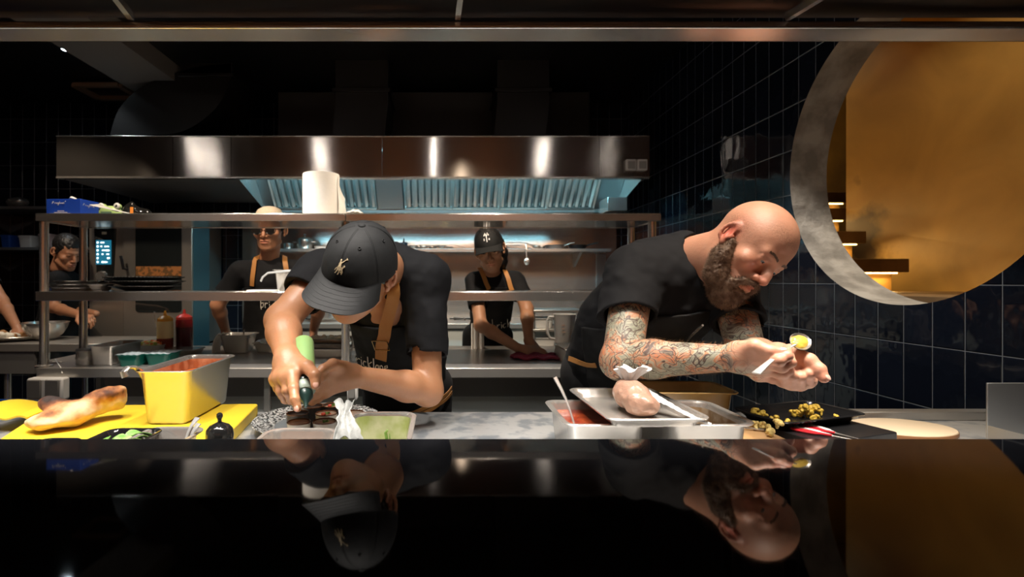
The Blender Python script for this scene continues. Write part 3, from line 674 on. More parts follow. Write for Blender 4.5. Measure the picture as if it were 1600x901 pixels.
def nets(D, lo, h):
    S = D < 0; n = D.shape
    C = np.zeros(tuple(x-1 for x in n), np.int8)
    for a in (0, 1):
        for b in (0, 1):
            for c in (0, 1): C += S[a:n[0]-1+a, b:n[1]-1+b, c:n[2]-1+c]
    idx = np.nonzero((C > 0) & (C < 8)); N = len(idx[0])
    vid = np.full(C.shape, -1, np.int32); vid[idx] = np.arange(N)
    acc = np.zeros((N, 3), np.float32); cnt = np.zeros(N, np.float32)
    cor = {(a, b, c): D[idx[0]+a, idx[1]+b, idx[2]+c] for a in (0, 1) for b in (0, 1) for c in (0, 1)}
    ks = list(cor)
    for i in range(8):
        for j in range(i+1, 8):
            if sum(abs(x-y) for x, y in zip(ks[i], ks[j])) != 1: continue
            u, v = cor[ks[i]], cor[ks[j]]; m = (u < 0) != (v < 0); t = np.where(m, u/(u-v+1e-12), 0)
            a = np.array(ks[i], np.float32); b = np.array(ks[j], np.float32)
            acc += np.where(m[:, None], a+(b-a)*t[:, None], 0); cnt += m
    V = (np.stack(idx, -1)+acc/cnt[:, None])*h+np.array(lo, np.float32)
    F_ = []
    for ax in range(3):
        o = [(1, 2), (2, 0), (0, 1)][ax]; sl = [slice(None)]*3; s2 = [slice(None)]*3
        sl[ax] = slice(0, n[ax]-1); s2[ax] = slice(1, n[ax])
        cr = S[tuple(sl)] != S[tuple(s2)]
        pos = S[tuple(sl)]
        e = np.nonzero(cr); keep = (e[o[0]] > 0) & (e[o[1]] > 0) & (e[o[0]] < n[o[0]]-1) & (e[o[1]] < n[o[1]]-1)
        e = [x[keep] for x in e]; q = []
        for da, db in ((-1, -1), (0, -1), (0, 0), (-1, 0)):
            c = [x.copy() for x in e]; c[o[0]] = c[o[0]]+da; c[o[1]] = c[o[1]]+db; q.append(vid[tuple(c)])
        q = np.stack(q, -1); ps = pos[tuple(e)]
        q = np.where(ps[:, None], q, q[:, ::-1]); F_.append(q)
    return V, np.concatenate(F_)
def mesh_field(fd, h, fine=()):
    """coarse mesh at h, plus finer blocks [(lo,hi,h)] that replace it inside"""
    lo, hi = fd.bounds(); lo = lo-4*h-0.01; hi = hi+4*h+0.01
    Vs, Fs, o = [], [], 0
    V, Q = nets(fd.grid(lo, hi, h), lo, h)
    for b in fine:
        m = 1.5*h; l = np.array(b[0])+m; u = np.array(b[1])-m
        ins = ((V > l) & (V < u)).all(1); Q = Q[~ins[Q].all(1)]
    Vs.append(V); Fs.append(Q); o = len(V)
    for b in fine:
        Vb, Qb = nets(fd.grid(np.array(b[0], np.float32), b[1], b[2]), b[0], b[2]); Vs.append(Vb); Fs.append(Qb+o); o += len(Vb)
    V = np.concatenate(Vs); Q = np.concatenate(Fs)
    used = np.zeros(len(V), bool); used[Q.ravel()] = True; mp = np.cumsum(used)-1
    return V[used], mp[Q]
def fattr(o, name, vals):
    a = o.data.attributes.new(name, 'FLOAT', 'POINT'); a.data.foreach_set('value', np.asarray(vals, np.float32))
def wpos(o, base):
    n = len(o.data.vertices); c = np.empty(n*3, np.float32); o.data.vertices.foreach_get('co', c); return c.reshape(-1, 3)+np.array(base, np.float32)
def trace(px, py, fd, t0=0.6, t1=4.0):
    d = Vector(((px-690)/F, 1, -(py-438)/F)); L = d.length; t = t0
    for _ in range(90):
        p = Vector((0, 0, EYE))+d*t; v = float(fd(np.array([p]))[0])
        if v < 0.0006: return p
        t += max(v*0.8, 0.0004)/L
        if t > t1: break
    return None
def traceline(pts, fd, step=6, t0=0.6):
    out = []
    for i in range(len(pts)-1):
        (x0, y0), (x1, y1) = pts[i][:2], pts[i+1][:2]; n = max(1, int(math.hypot(x1-x0, y1-y0)/step))
        for k in range(n + (i == len(pts)-2)):
            t = k/n; q = trace(x0+(x1-x0)*t, y0+(y1-y0)*t, fd, t0)
            if q is not None and (not out or (q-out[-1]).length < 0.12): out.append(q)
    return out
def ribbon(pts, fd, w, off=0.003, th=0.0025, smooth=2, snapit=True):
    """strip of width w lying on the field along 3D points"""
    p = np.array([list(q) for q in pts], np.float32)
    for _ in range(smooth): p[1:-1] = (p[:-2]+2*p[1:-1]+p[2:])/4
    if snapit: p = fd.snap(p, off, 3)
    for _ in range(1): p[1:-1] = (p[:-2]+2*p[1:-1]+p[2:])/4
    n = fd.grad(p); 
    for _ in range(3): n[1:-1] = (n[:-2]+2*n[1:-1]+n[2:])/4
    m = M(); N = len(p); rings = []
    for i in range(N):
        t = Vector(p[min(i+1, N-1)]-p[max(i-1, 0)]).normalized(); nn = Vector(n[i]).normalized(); q = t.cross(nn).normalized(); c = Vector(p[i]); nn = q.cross(t)
        rings.append([c-q*w/2, c-q*w/2+nn*th, c+q*w/2+nn*th, c+q*w/2])
    return m.loft(rings)
def frame_of(Fw, Up):
    f = Vector(Fw).normalized(); u = Vector(Up); u = (u-f*u.dot(f)).normalized(); r = f.cross(u)
    return Matrix((r, f, u)).transposed()
class Head:
    """origin between the ears; local +x = the person's right, +y = face, +z = up"""
    def __init__(s, C, Fw, Up, sc=1.0, wide=1.0): s.C = Vector(C); s.R = frame_of(Fw, Up); s.s = sc; s.w = wide
    def p(s, x, y, z): return s.C + s.R @ Vector((x*s.w, y, z))*s.s
    def rm(s, e=None):
        R = s.R @ e if e is not None else s.R; return [[R[i][j] for j in range(3)] for i in range(3)]
    def el(s, f, c, r, k=0.012, op=0, e=None): f.el(s.p(*c), (r[0]*s.w*s.s, r[1]*s.s, r[2]*s.s), s.rm(e), k, op)
    def rc(s, f, a, b, r1, r2=None, k=0.01, op=0): f.rc(s.p(*a), s.p(*b), r1*s.s, (r1 if r2 is None else r2)*s.s, k, op)
    def build(s, f, lids=0.5, nose=1.0, brow=1.0, jaw=1.0, lips=1.0, short=1.0):
        q_ = lambda p: (p[0], p[1], p[2]*short if p[2] < -.036 else p[2])
        E = lambda f, c, *a: s.el(f, q_(c), *a)
        C_ = lambda f, a, b, *k: s.rc(f, q_(a), q_(b), *k)
        E(f, (0, -.015, .045), (.075, .098, .083), .02)
        E(f, (0, .035, .048), (.062, .052, .055), .03)
        E(f, (0, .030, -.025), (.060, .060, .070), .03)
        E(f, (0, .040, -.075), (.046*jaw, .048, .034), .025)
        C_(f, (.052*jaw, .005, -.062), (.020, .070, -.094), .016, .015, .02); C_(f, (-.052*jaw, .005, -.062), (-.020, .070, -.094), .016, .015, .02)
        E(f, (0, .078, -.098), (.022, .018, .018), .018)
        for q in (1, -1):
            E(f, (q*.046, .062, -.018), (.022, .022, .018), .022)
            C_(f, (q*.010, .090, .026), (q*.040, .080, .028), .0092*brow, .007*brow, .020)
            E(f, (q*.031, .104, .008), (.018, .013, .013), .012, 1)
            # ear
            er = Matrix.Rotation(math.radians(-q*24), 3, 'Z') @ Matrix.Rotation(math.radians(12), 3, 'X')
            E(f, (q*.079, -.014, .004), (.0065, .0165, .028), .005, 0, er)
            E(f, (q*.0885, -.006, .008), (.006, .011, .018), .004, 1, er)
            rim = [(q*(.0785+.0085*max(0, -math.cos(math.radians(a))+.35)), -.014+.0165*math.cos(math.radians(a)), .004+.027*math.sin(math.radians(a))) for a in (50, 75, 100, 125, 150, 175, 200, 225, 250)]
            for i in range(len(rim)-1): C_(f, rim[i], rim[i+1], .0036, .0036, .006)
            E(f, (q*.079, -.006, -.024), (.006, .009, .009), .006)
            C_(f, (q*.079, .003, .0), (q*.081, .002, -.006), .004, .004, .004)
        # nose
        C_(f, (0, .090, .022), (0, .108, -.012), .0085, .0095*nose, .010); C_(f, (0, .108, -.012), (0, .1165, -.027), .0095*nose, .0105*nose, .008)
        for q in (1, -1):
            E(f, (q*.0125*nose, .103, -.031), (.0085, .011, .0075), .006)
            E(f, (q*.0065, .112, -.0395), (.004, .006, .004), .003, 1)
        # mouth
        E(f, (0, .083, -.060), (.030, .020, .026), .02)
        E(f, (0, .1005, -.0555), (.0225*lips, .009, .0062), .005); E(f, (0, .0990, -.0685), (.0185*lips, .0095, .0075), .005)
        C_(f, (-.023, .098, -.062), (0, .1085, -.0618), .0014, .0018, .003, 1); C_(f, (.023, .098, -.062), (0, .1085, -.0618), .0014, .0018, .003, 1)
        E(f, (0, .107, -.047), (.003, .004, .007), .004, 1)
        for q in (1, -1):
            E(f, (q*.031, .0805, .0085), (.0150, .0142, .0138), .005)
            if lids > 0: E(f, (q*.0315, .0985, .0065-.004*lids), (.0155, .0115, .0012+.0042*lids), .002, 1)
            C_(f, (q*.018, .093, .0165), (q*.044, .086, .016), .0035, .003, .004)
        return s
    def eyes(s, parent, look=(0, 0), iris=(0.10, 0.06, 0.03)):
        me = mat('eye_white', (0.34, 0.28, 0.25), 0.2); mi_ = mat('iris', iris, 0.1); mp_ = mat('pupil', (0.003, .003, .003), 0.05)
        for q in (1, -1):
            m = M(); c = Vector((q*.031, .0800, .0085)); r = .0133
            ring = []
            d0 = (Matrix.Rotation(look[0], 3, 'Z') @ Matrix.Rotation(look[1], 3, 'X')) @ Vector((0, 1, 0)); Q = d0.to_track_quat('Z', 'Y').to_matrix()
            rings = []; cuts = [0.04, 0.20, 0.201, 0.54, 0.541, .8, 1.2, 1.6, 2.1, 2.6, 3.1]
            for a in cuts: rings.append([c + Q @ Vector((math.sin(a)*math.cos(t*math.pi/12), math.sin(a)*math.sin(t*math.pi/12), math.cos(a)))*r for t in range(24)])
            m.loft(rings); nf = len(m.f); m.mi = [2 if i//24 < 1 else (1 if i//24 < 3 else 0) for i in range(nf)]; m.mi[-2] = 2; m.mi[-1] = 0
            m.v = [tuple(s.p(*p)) for p in m.v]
            mk('eye', m, [me, mi_, mp_], parent)
def spikes(m, pts, dirs, L, r, rnd, bend=0.3):
    for p, d in zip(pts, dirs):
        p = Vector(p); d = Vector(d).normalized(); l = L*(0.6+0.8*rnd.random()); a = d.orthogonal().normalized(); b = d.cross(a)
        j = Vector((rnd.uniform(-1, 1), rnd.uniform(-1, 1), rnd.uniform(-1, 1)))*bend
        q = p + d*l*0.5; e = p+(d+j).normalized()*l; o = len(m.v)
        m.v += [tuple(p-d*0.001+a*r), tuple(p-d*0.001-a*r*.5+b*r*.87), tuple(p-d*0.001-a*r*.5-b*r*.87), tuple(e)]
        m.f += [(o, o+1, o+3), (o+1, o+2, o+3), (o+2, o, o+3)]; m.mi += [m.cur]*3
def skin_mat(name, col, rough=0.42, red=(0.5, 0.12, 0.08), tattoo=False, hairy=None):
    m = bpy.data.materials.new(name); n, l = nodes_of(m); b = n['Principled BSDF']
    tc = n.new('ShaderNodeTexCoord')
    nz = n.new('ShaderNodeTexNoise'); nz.inputs['Scale'].default_value = 22; nz.inputs['Detail'].default_value = 5; l.new(tc.outputs['Object'], nz.inputs['Vector'])
    mx = n.new('ShaderNodeMix'); mx.data_type = 'RGBA'; l.new(nz.outputs['Fac'], mx.inputs[0])
    mx.inputs[6].default_value = (*[c*1.12 for c in col], 1); mx.inputs[7].default_value = (col[0]*.88, col[1]*.78, col[2]*.74, 1)
    at = n.new('ShaderNodeAttribute'); at.attribute_name = 'red'
    m2 = n.new('ShaderNodeMix'); m2.data_type = 'RGBA'; l.new(at.outputs['Fac'], m2.inputs[0]); l.new(mx.outputs[2], m2.inputs[6]); m2.inputs[7].default_value = (*red, 1)
    ah = n.new('ShaderNodeAttribute'); ah.attribute_name = 'stubble'
    m3 = n.new('ShaderNodeMix'); m3.data_type = 'RGBA'; l.new(m2.outputs[2], m3.inputs[6]); m3.inputs[7].default_value = (0.05, 0.03, 0.02, 1)
    ns = n.new('ShaderNodeTexNoise'); ns.inputs['Scale'].default_value = 420; l.new(tc.outputs['Object'], ns.inputs['Vector'])
    mm = n.new('ShaderNodeMath'); mm.operation = 'MULTIPLY'; l.new(ah.outputs['Fac'], mm.inputs[0])
    r0 = n.new('ShaderNodeMapRange'); r0.inputs[1].default_value = .35; r0.inputs[2].default_value = .65; l.new(ns.outputs['Fac'], r0.inputs[0]); l.new(r0.outputs[0], mm.inputs[1]); l.new(mm.outputs[0], m3.inputs[0])
    last = m3.outputs[2]
    if tattoo:
        ta = n.new('ShaderNodeAttribute'); ta.attribute_name = 'tat'
        wz = n.new('ShaderNodeTexNoise'); wz.inputs['Scale'].default_value = 14; wz.inputs['Detail'].default_value = 2; l.new(tc.outputs['Object'], wz.inputs['Vector'])
        wa = n.new('ShaderNodeVectorMath'); wa.operation = 'MULTIPLY_ADD'; l.new(wz.outputs['Color'], wa.inputs[0]); wa.inputs[1].default_value = (0.14,)*3; l.new(tc.outputs['Object'], wa.inputs[2])
        cn = n.new('ShaderNodeTexNoise'); cn.inputs['Scale'].default_value = 15; cn.inputs['Detail'].default_value = 3; l.new(wa.outputs[0], cn.inputs['Vector'])
        cr = n.new('ShaderNodeValToRGB'); e = cr.color_ramp.elements
        cols = [(0.0, (0.07, 0.08, 0.07)), (0.34, (0.15, 0.18, 0.14)), (0.40, (0.30, 0.32, 0.24)), (0.44, (0.20, 0.24, 0.19)), (0.485, (0.36, 0.34, 0.25)), (0.52, (0.44, 0.17, 0.07)), (0.545, (0.50, 0.27, 0.18)), (0.57, (0.28, 0.27, 0.19)), (0.61, (0.48, 0.15, 0.06)), (0.65, (0.22, 0.20, 0.15)), (0.70, (0.06, 0.05, 0.045))]
        e[0].position = cols[0][0]; e[0].color = (*cols[0][1], 1); e[1].position = cols[1][0]; e[1].color = (*cols[1][1], 1)
        for pz, c in cols[2:]: q = e.new(pz); q.color = (*c, 1)
        l.new(cn.outputs['Fac'], cr.inputs[0])
        # curling outlines: bands of a warped noise
        ln = n.new('ShaderNodeTexNoise'); ln.inputs['Scale'].default_value = 11; ln.inputs['Detail'].default_value = 1.5; ln.inputs['Distortion'].default_value = 1.2; l.new(wa.outputs[0], ln.inputs['Vector'])
        k = n.new('ShaderNodeMath'); k.operation = 'MULTIPLY'; k.inputs[1].default_value = 26; l.new(ln.outputs['Fac'], k.inputs[0])
        fr = n.new('ShaderNodeMath'); fr.operation = 'PINGPONG'; fr.inputs[1].default_value = 1.0; l.new(k.outputs[0], fr.inputs[0])
        lm = n.new('ShaderNodeMapRange'); lm.inputs[1].default_value = 0.04; lm.inputs[2].default_value = 0.32; l.new(fr.outputs[0], lm.inputs[0])
        vo = n.new('ShaderNodeTexVoronoi'); vo.feature = 'DISTANCE_TO_EDGE'; vo.inputs['Scale'].default_value = 26; l.new(wa.outputs[0], vo.inputs['Vector'])
        vm = n.new('ShaderNodeMapRange'); vm.inputs[1].default_value = 0.008; vm.inputs[2].default_value = 0.045; l.new(vo.outputs['Distance'], vm.inputs[0])
        mn = n.new('ShaderNodeMath'); mn.operation = 'MULTIPLY'; l.new(lm.outputs[0], mn.inputs[0]); l.new(vm.outputs[0], mn.inputs[1])
        lx = n.new('ShaderNodeMix'); lx.data_type = 'RGBA'; l.new(mn.outputs[0], lx.inputs[0]); lx.inputs[6].default_value = (0.022, 0.02, 0.022, 1); l.new(cr.outputs[0], lx.inputs[7])
        sk = n.new('ShaderNodeMix'); sk.data_type = 'RGBA'; sk.inputs[0].default_value = 0.10; l.new(lx.outputs[2], sk.inputs[6]); l.new(last, sk.inputs[7])
        fx = n.new('ShaderNodeMix'); fx.data_type = 'RGBA'; l.new(ta.outputs['Fac'], fx.inputs[0]); l.new(last, fx.inputs[6]); l.new(sk.outputs[2], fx.inputs[7]); last = fx.outputs[2]
    l.new(last, b.inputs['Base Color']); b.inputs['Roughness'].default_value = rough; b.inputs['Specular IOR Level'].default_value = 0.45
    b.inputs['Subsurface Weight'].default_value = 0.12; b.inputs['Subsurface Radius'].default_value = (1.0, 0.3, 0.15); b.inputs['Subsurface Scale'].default_value = 0.01
    bz = n.new('ShaderNodeTexNoise'); bz.inputs['Scale'].default_value = 160; bz.inputs['Detail'].default_value = 3; l.new(tc.outputs['Object'], bz.inputs['Vector'])
    bp = n.new('ShaderNodeBump'); bp.inputs['Strength'].default_value = 0.25; bp.inputs['Distance'].default_value = 0.002; l.new(bz.outputs['Fac'], bp.inputs['Height']); l.new(bp.outputs[0], b.inputs['Normal'])
    return m
MT['shirt'] = mat('black_cotton', (0.0058, 0.0062, 0.0078), 0.85, bump=(7, 0.5, (1, 1, 1)), spec=0.3)
MT['apron'] = mat('black_apron_twill', (0.0038, 0.004, 0.0045), 0.7, bump=(10, 0.3), spec=0.35)
MT['tan'] = mat('tan_leather_strap', (0.38, 0.17, 0.045), 0.55, bump=(40, 0.2))
MT['brass'] = mat('brass_buckle', (0.65, 0.47, 0.22), 0.25, 1.0)
MT['trousers'] = mat('black_trousers', (0.006, 0.006, 0.007), 0.85)
MT['cap'] = mat('black_cap_twill', (0.009, 0.0098, 0.0105), 0.75, bump=(18, 0.25), spec=0.35)
MT['thread_white'] = mat('white_print', (0.72, 0.68, 0.60), 0.7)
MT['thread_tan'] = mat('tan_thread', (0.50, 0.40, 0.25), 0.7)
MT['hair'] = mat('black_hair', (0.008, 0.007, 0.007), 0.5)
# ------------------------------------------------------------------ the bald chef at the right
rnd = random.Random(5)
def sstep(x, a, b): t = np.clip((x-a)/(b-a), 0, 1); return t*t*(3-2*t)
def legs(f, hipL, hipR, feetL, feetR, knee_dx=0.0):
    for h, t in ((hipL, feetL), (hipR, feetR)):
        h, t = Vector(h), Vector(t); kn = (h+t)/2+Vector((knee_dx, -0.03, 0.02)); f.rc(h, kn, .09, .062, .03); f.rc(kn, t, .062, .045, .02)
def shoes(parent, feet, dirv, mt):
    for t in feet:
        t = Vector(t); d = Vector((dirv[0], dirv[1], 0)).normalized(); m = M(); a = math.atan2(d.x, -d.y)
        m.loft([rrect(.085, .26, .04, 0.0), rrect(.095, .275, .045, .012), rrect(.092, .27, .045, .035), rrect(.078, .20, .038, .075, cy=.02), rrect(.07, .10, .03, .105, cy=.06)])
        m.xf(Matrix.Translation((t.x+d.x*.06, t.y+d.y*.06, 0.0005)) @ Matrix.Rotation(a, 4, 'Z')); mk('shoe', m, mt, parent)
def merge_strokes(strokes, fd, r, off, px_scale=None, flat=True, t0=0.6):
    m = M()
    for st in strokes:
        L = traceline(st, fd, 1.6, t0)
        if len(L) < 2: continue
        p = fd.snap(np.array([list(q) for q in L], np.float32), off, 2)
        m.tube([Vector(q) for q in p], r, 6)
    return m
B = thing('person', (0.62, 1.80, 0), 'bald bearded man with tattooed arms in black shirt and apron, bending over a spoon', 'person', world=True)
hB = Head((.784, 1.32, 1.327), (.125, -.805, -.58), (.645, -.375, .666), .93)
skB = Field()
hB.build(skB, lids=0.42, nose=1.15, brow=1.15)
hB.el(skB, (0, -.02, .052), (.078, .104, .088), .02)
nb = Vector((.700, 1.47, 1.305))
skB.rc(nb, hB.p(0, -.045, -.035), .066, .060, .03); skB.rc(nb+Vector((.03,-.03,-.03)), hB.p(0, .0, -.06), .055, .048, .03)
shR, elR, wrR = Vector((.545, 1.45, 1.265)), Vector((.452, 1.285, 1.052)), P(1148, 559, 1.10)
shL, elL, wrL = Vector((.825, 1.47, 1.235)), P(1168, 556, 1.31), P(1216, 556, 1.17)
skB.rc((.62, 1.80, .95), (.66, 1.55, 1.22), .12, .13, .03); skB.rc(shR, shL, .06, .06, .03)
skB.rc(shR, elR, .056, .047, .02)
fm1 = elR.lerp(wrR, .30)
skB.rc(elR, fm1, .046, .044, .02); skB.rc(fm1, wrR, .044, .0275, .02); skB.el(elR+Vector((-.01,0,-.008)), (.04,.04,.038), None, .02)
skB.rc(shL, elL, .054, .044, .02); skB.rc(elL, elL.lerp(wrL, .35), .044, .042, .02); skB.rc(elL.lerp(wrL, .35), wrL, .042, .0275, .02)
def finger(f, pts, r, k0=.008):
    for i in range(len(pts)-1): f.rc(pts[i], pts[i+1], r[i], r[i+1], k0 if i == 0 else .0035)
    # soft joint swell
    for i in range(1, len(pts)-1): f.el(pts[i], (r[i]*1.03,)*3, None, .003)
def nail(p, tip, prev, facing, s_, mt):
    tip, prev = Vector(tip), Vector(prev); d = (tip-prev).normalized(); n = Vector(facing); n = (n-d*n.dot(d)).normalized(); R_ = Matrix((d.cross(n), d, n)).transposed()
    m = M().ell(tip+n*s_*.78+d*s_*.12, (s_*.62, s_*.80, s_*.26), 16, 10, R_); return mk('fingernail', m, mt, p)
def palm(f, w, ks, r0, r1):
    for q in ks: f.rc(w, q, r0, r1, .012)
    for i in range(len(ks)-1): f.rc(ks[i], ks[i+1], r1, r1, .01)
    c = sum(ks, Vector())/len(ks); f.rc(w.lerp(c, .3), w.lerp(c, .8), r0*1.0, r1*1.15, .015)
# right hand (nearer), gripping the spoon
kR = [P(1190,557,1.055), P(1191,566,1.068), P(1189,576,1.085), P(1185,584,1.10)]
palm(skB, wrR, kR, .0235, .0145)
finger(skB, [kR[0], P(1217,563,1.022), P(1230,556,1.022), P(1231,547,1.035)], [.0140,.0115,.0098,.0085])
finger(skB, [kR[1], P(1221,573,1.035), P(1235,566,1.034), P(1234,556,1.05)], [.0140,.0118,.0100,.0086])
finger(skB, [kR[2], P(1217,583,1.06), P(1232,578,1.05), P(1231,568,1.06)], [.0135,.0110,.0095,.008])
finger(skB, [kR[3], P(1208,592,1.088), P(1221,589,1.075), P(1222,580,1.078)], [.0125,.0098,.0085,.0075])
finger(skB, [P(1155,547,1.09), P(1180,541,1.055), P(1203,549,1.038), P(1221,550,1.03)], [.0200,.0145,.0125,.0102], .016)
# left hand (behind), cupped below, fist turned up with the thumb pointing right
kL = [P(1264,594,1.125), P(1250,599,1.12), P(1236,598,1.12), P(1222,594,1.12)]
palm(skB, wrL, [P(1258,572,1.115), P(1248,578,1.11), P(1238,580,1.11), P(1226,578,1.115)], .025, .018)
skB.rc(P(1236,551,1.12), P(1250,572,1.10), .020, .018, .015)
palm(skB, P(1240,575,1.12), kL, .018, .0125)
for i, (x, yb_, yt) in enumerate(((1263,598,581),(1249,603,580),(1236,601,579),(1223,597,578))):
    finger(skB, [kL[i], P(x+1,yb_,1.075), P(x+1,yb_-14,1.055), P(x-1,yt,1.075)], [.0125,.0105,.0098,.0088])
finger(skB, [P(1244,556,1.095), P(1264,563,1.065), P(1279,577,1.05), P(1287,590,1.04)], [.0190,.0150,.0135,.0105], .014)
hl = np.array(hB.C); fine = [(hl-.175, hl+.175, .0024), (np.array(P(1140,640,1.0))*[1,1,1]-[0,.02,0], np.array([.86,1.20,1.13]), .0022)]
lo2 = np.array([.60, .98, 1.02]); fine[1] = (lo2, np.array([.84, 1.19, 1.15]), .0022)
V, Q = mesh_field(skB, .005, fine)
MT['skinB'] = skin_mat('fair_skin_tattooed', (0.50, 0.26, 0.17), 0.52, (0.50, 0.10, 0.06), tattoo=True)
bo = mk('body', (V, Q), MT['skinB'], B)
def local_of(h, V): return ((V-np.array(h.C, np.float32)) @ np.array(h.rm(), np.float32))/h.s
L = local_of(hB, V)
def gauss(L, c, r): return np.exp(-(((L-np.array(c))/np.array(r))**2).sum(1))
red = .9*gauss(L, (.083,-.012,.004), (.012,.024,.036)) + .9*gauss(L, (-.083,-.012,.004), (.012,.024,.036)) + .55*gauss(L, (0,.112,-.028), (.018,.018,.016)) + .35*gauss(L, (.040,.075,-.02), (.022,.03,.022)) + .35*gauss(L, (-.040,.075,-.02), (.022,.03,.022)) + .6*gauss(L, (0,.103,-.062), (.022,.014,.011))
hm = (np.abs(V-np.array(P(1270,590,1.05))).max(1) < .28) & (V[:,1] < 1.2)
tips = np.zeros(len(V))
for c in (P(1287,590,1.04), P(1221,550,1.03), P(1231,547,1.035)): tips += .35*np.exp(-((V-np.array(c))**2).sum(1)/.018**2)
fattr(bo, 'red', np.clip(red+tips, 0, 1))
stb = .75*gauss(L, (.070,-.02,.035), (.03,.05,.022)) + .75*gauss(L, (-.070,-.02,.035), (.03,.05,.022)) + .75*gauss(L, (0,-.105,.02), (.06,.03,.03)) + .55*gauss(L, (.02,.062,.085), (.05,.045,.02))
fattr(bo, 'stubble', np.clip(stb, 0, .8))
def seg_t(V, a, b):
    a = np.array(a, np.float32); b = np.array(b, np.float32); ba = b-a; t = ((V-a)@ba)/(ba@ba); d = np.linalg.norm(V-(a+np.clip(t,0,1)[:,None]*ba), axis=1); return t, d
tu, du = seg_t(V, shR, elR); tf, df = seg_t(V, elR, wrR); tl, dl_ = seg_t(V, shL, elL); tl2, dl2 = seg_t(V, elL, wrL)
nose_ = vnoise(V*np.float32(18), 3)*.12
t1 = ((du < .075) & (tu > 0) & (tu < 1.15)).astype(float); t2 = (df < .07)*(1-sstep(tf+nose_, .98, 1.22)); t3 = ((dl_ < .075) & (tl > 0)).astype(float)*.9; t4 = (dl2 < .06)*(1-sstep(tl2, .3, .6))
t5 = .8*np.exp(-((V-np.array(P(1163,538,1.08)))**2).sum(1)/.016**2)
fattr(bo, 'tat', np.clip(np.maximum.reduce([t1, t2, t3, t4, t5])*(V[:,2] < 1.25), 0, 1))
hB.eyes(B, (0.0, -0.35), (0.12, 0.16, 0.18))
MT['nail'] = mat('fingernail', (0.62, 0.36, 0.28), .3)
nail(B, P(1287,590,1.04), P(1279,577,1.05), (.3,-.5,.9), .0105, MT['nail'])
nail(B, P(1221,550,1.03), P(1203,549,1.038), (-.1,-.6,.9), .0102, MT['nail'])
# eyebrows
def brows(h, parent, mt, r=.0035, n=260, L_=.005):
    m = M(); 
    for q in (1, -1):
        pts, ds = [], []
        for _ in range(n):
            t = rnd.random(); x = q*(.012+.034*t); z = .031+.006*math.sin(t*2.4)+rnd.uniform(-1,1)*r; y = .106-.40*(abs(x)-.01)**1.3*1.2
            pts.append((x, y, z)); ds.append((q*.9, .15, .3))
        w = skin_snap(h, pts)
        spikes(m, w, [h.R @ Vector(d) for d in ds], L_, .0006, rnd, .2)
    return mk('eyebrows', m, mt, parent)
def skin_snap(h, pts, f=None):
    p = np.array([list(h.p(*q)) for q in pts], np.float32); return (f or CUR).snap(p, 0.0, 4)
CUR = skB
MT['beard'] = mat('brown_beard', (0.10, 0.055, 0.032), 0.6, vary=(60, (0.20, 0.13, 0.085), .4, .65))
brows(hB, B, MT['beard'])
# beard
be = Field()
def bel(c, r, k=.012, op=0): hB.el(be, c, r, k, op)
bel((0, .070, -.118), (.046, .040, .034)); 
for q in (1, -1):
    hB.rc(be, (q*.070, .010, -.012), (q*.064, .022, -.050), .012, .022, .012)
    hB.rc(be, (q*.062, .018, -.055), (q*.046, .045, -.095), .028, .031, .012)
    hB.rc(be, (q*.046, .045, -.095), (q*.018, .078, -.116), .031, .028, .012)
    hB.rc(be, (q*.006, .107, -.047), (q*.027, .096, -.060), .0065, .0075, .006)
    hB.rc(be, (q*.027, .096, -.060), (q*.033, .082, -.088), .008, .014, .01)
bel((0, .094, -.085), (.018, .014, .010), .008)
be.noise = [(.0022, (150,)*3, 7, None), (.0018, (330,)*3, 8, None)]
Vb, Qb = mesh_field(be, .0024)
bd = mk('beard', (Vb, Qb), MT['beard'], B)
pick = rnd.sample(range(len(Vb)), min(30000, len(Vb)))
pp = Vb[pick]; gg = be.grad(pp, .006)
dn = np.array(hB.R @ Vector((0, .25, -.55)), np.float32)
m = M(); spikes(m, pp, gg+dn*.5, .0075, .00036, rnd, .9)
mk('beard_hair', m, MT['beard'], bd, smooth=False)
# arm hair
MT['armhair'] = mat('golden_arm_hair', (0.36, 0.20, 0.09), 0.5)
m = M(); 
for (a, b, n) in ((elR, wrR, 1500), (elL, wrL, 350), (shL.lerp(elL,.45), elL, 300)):
    pts = []
    for _ in range(n):
        t = rnd.uniform(-.05, 1.0); c = a.lerp(b, t); dv = Vector((rnd.gauss(0,1), rnd.gauss(0,1), rnd.gauss(0,1))).normalized()*.04; pts.append(list(c+dv))
    pz = skB.snap(np.array(pts, np.float32), 0, 4); g = skB.grad(pz); al = np.array((b-a).normalized())
    spikes(m, pz, g*.6+al*.7, .008, .00018, rnd, .4)
mk('arm_hair', m, MT['armhair'], B, smooth=False)

# shirt
st = Field()
st.rc((.60, 1.80, .93), (.625, 1.70, 1.08), .165, .165, .05)
st.rc((.625, 1.70, 1.08), (.665, 1.54, 1.215), .165, .150, .06)
st.el((.665, 1.53, 1.27), (.165, .13, .105), None, .05)
st.rc((.60, 1.51, 1.295), (.70, 1.475, 1.315), .065, .068, .04)
st.rc((.70, 1.475, 1.31), (.80, 1.48, 1.27), .068, .06, .04)
st.rc(shR, shL, .070, .068, .05)
cutR = shR.lerp(elR, .52); cutL = shL.lerp(elL, .56)
st.rc(shR, shR.lerp(elR, .95), .078, .072, .03, 0, (cutR, (shR-elR)+Vector((-.05,0,.06))))
st.rc(shL, shL.lerp(elL, .95), .066, .062, .03, 0, (cutL, shL-elL))
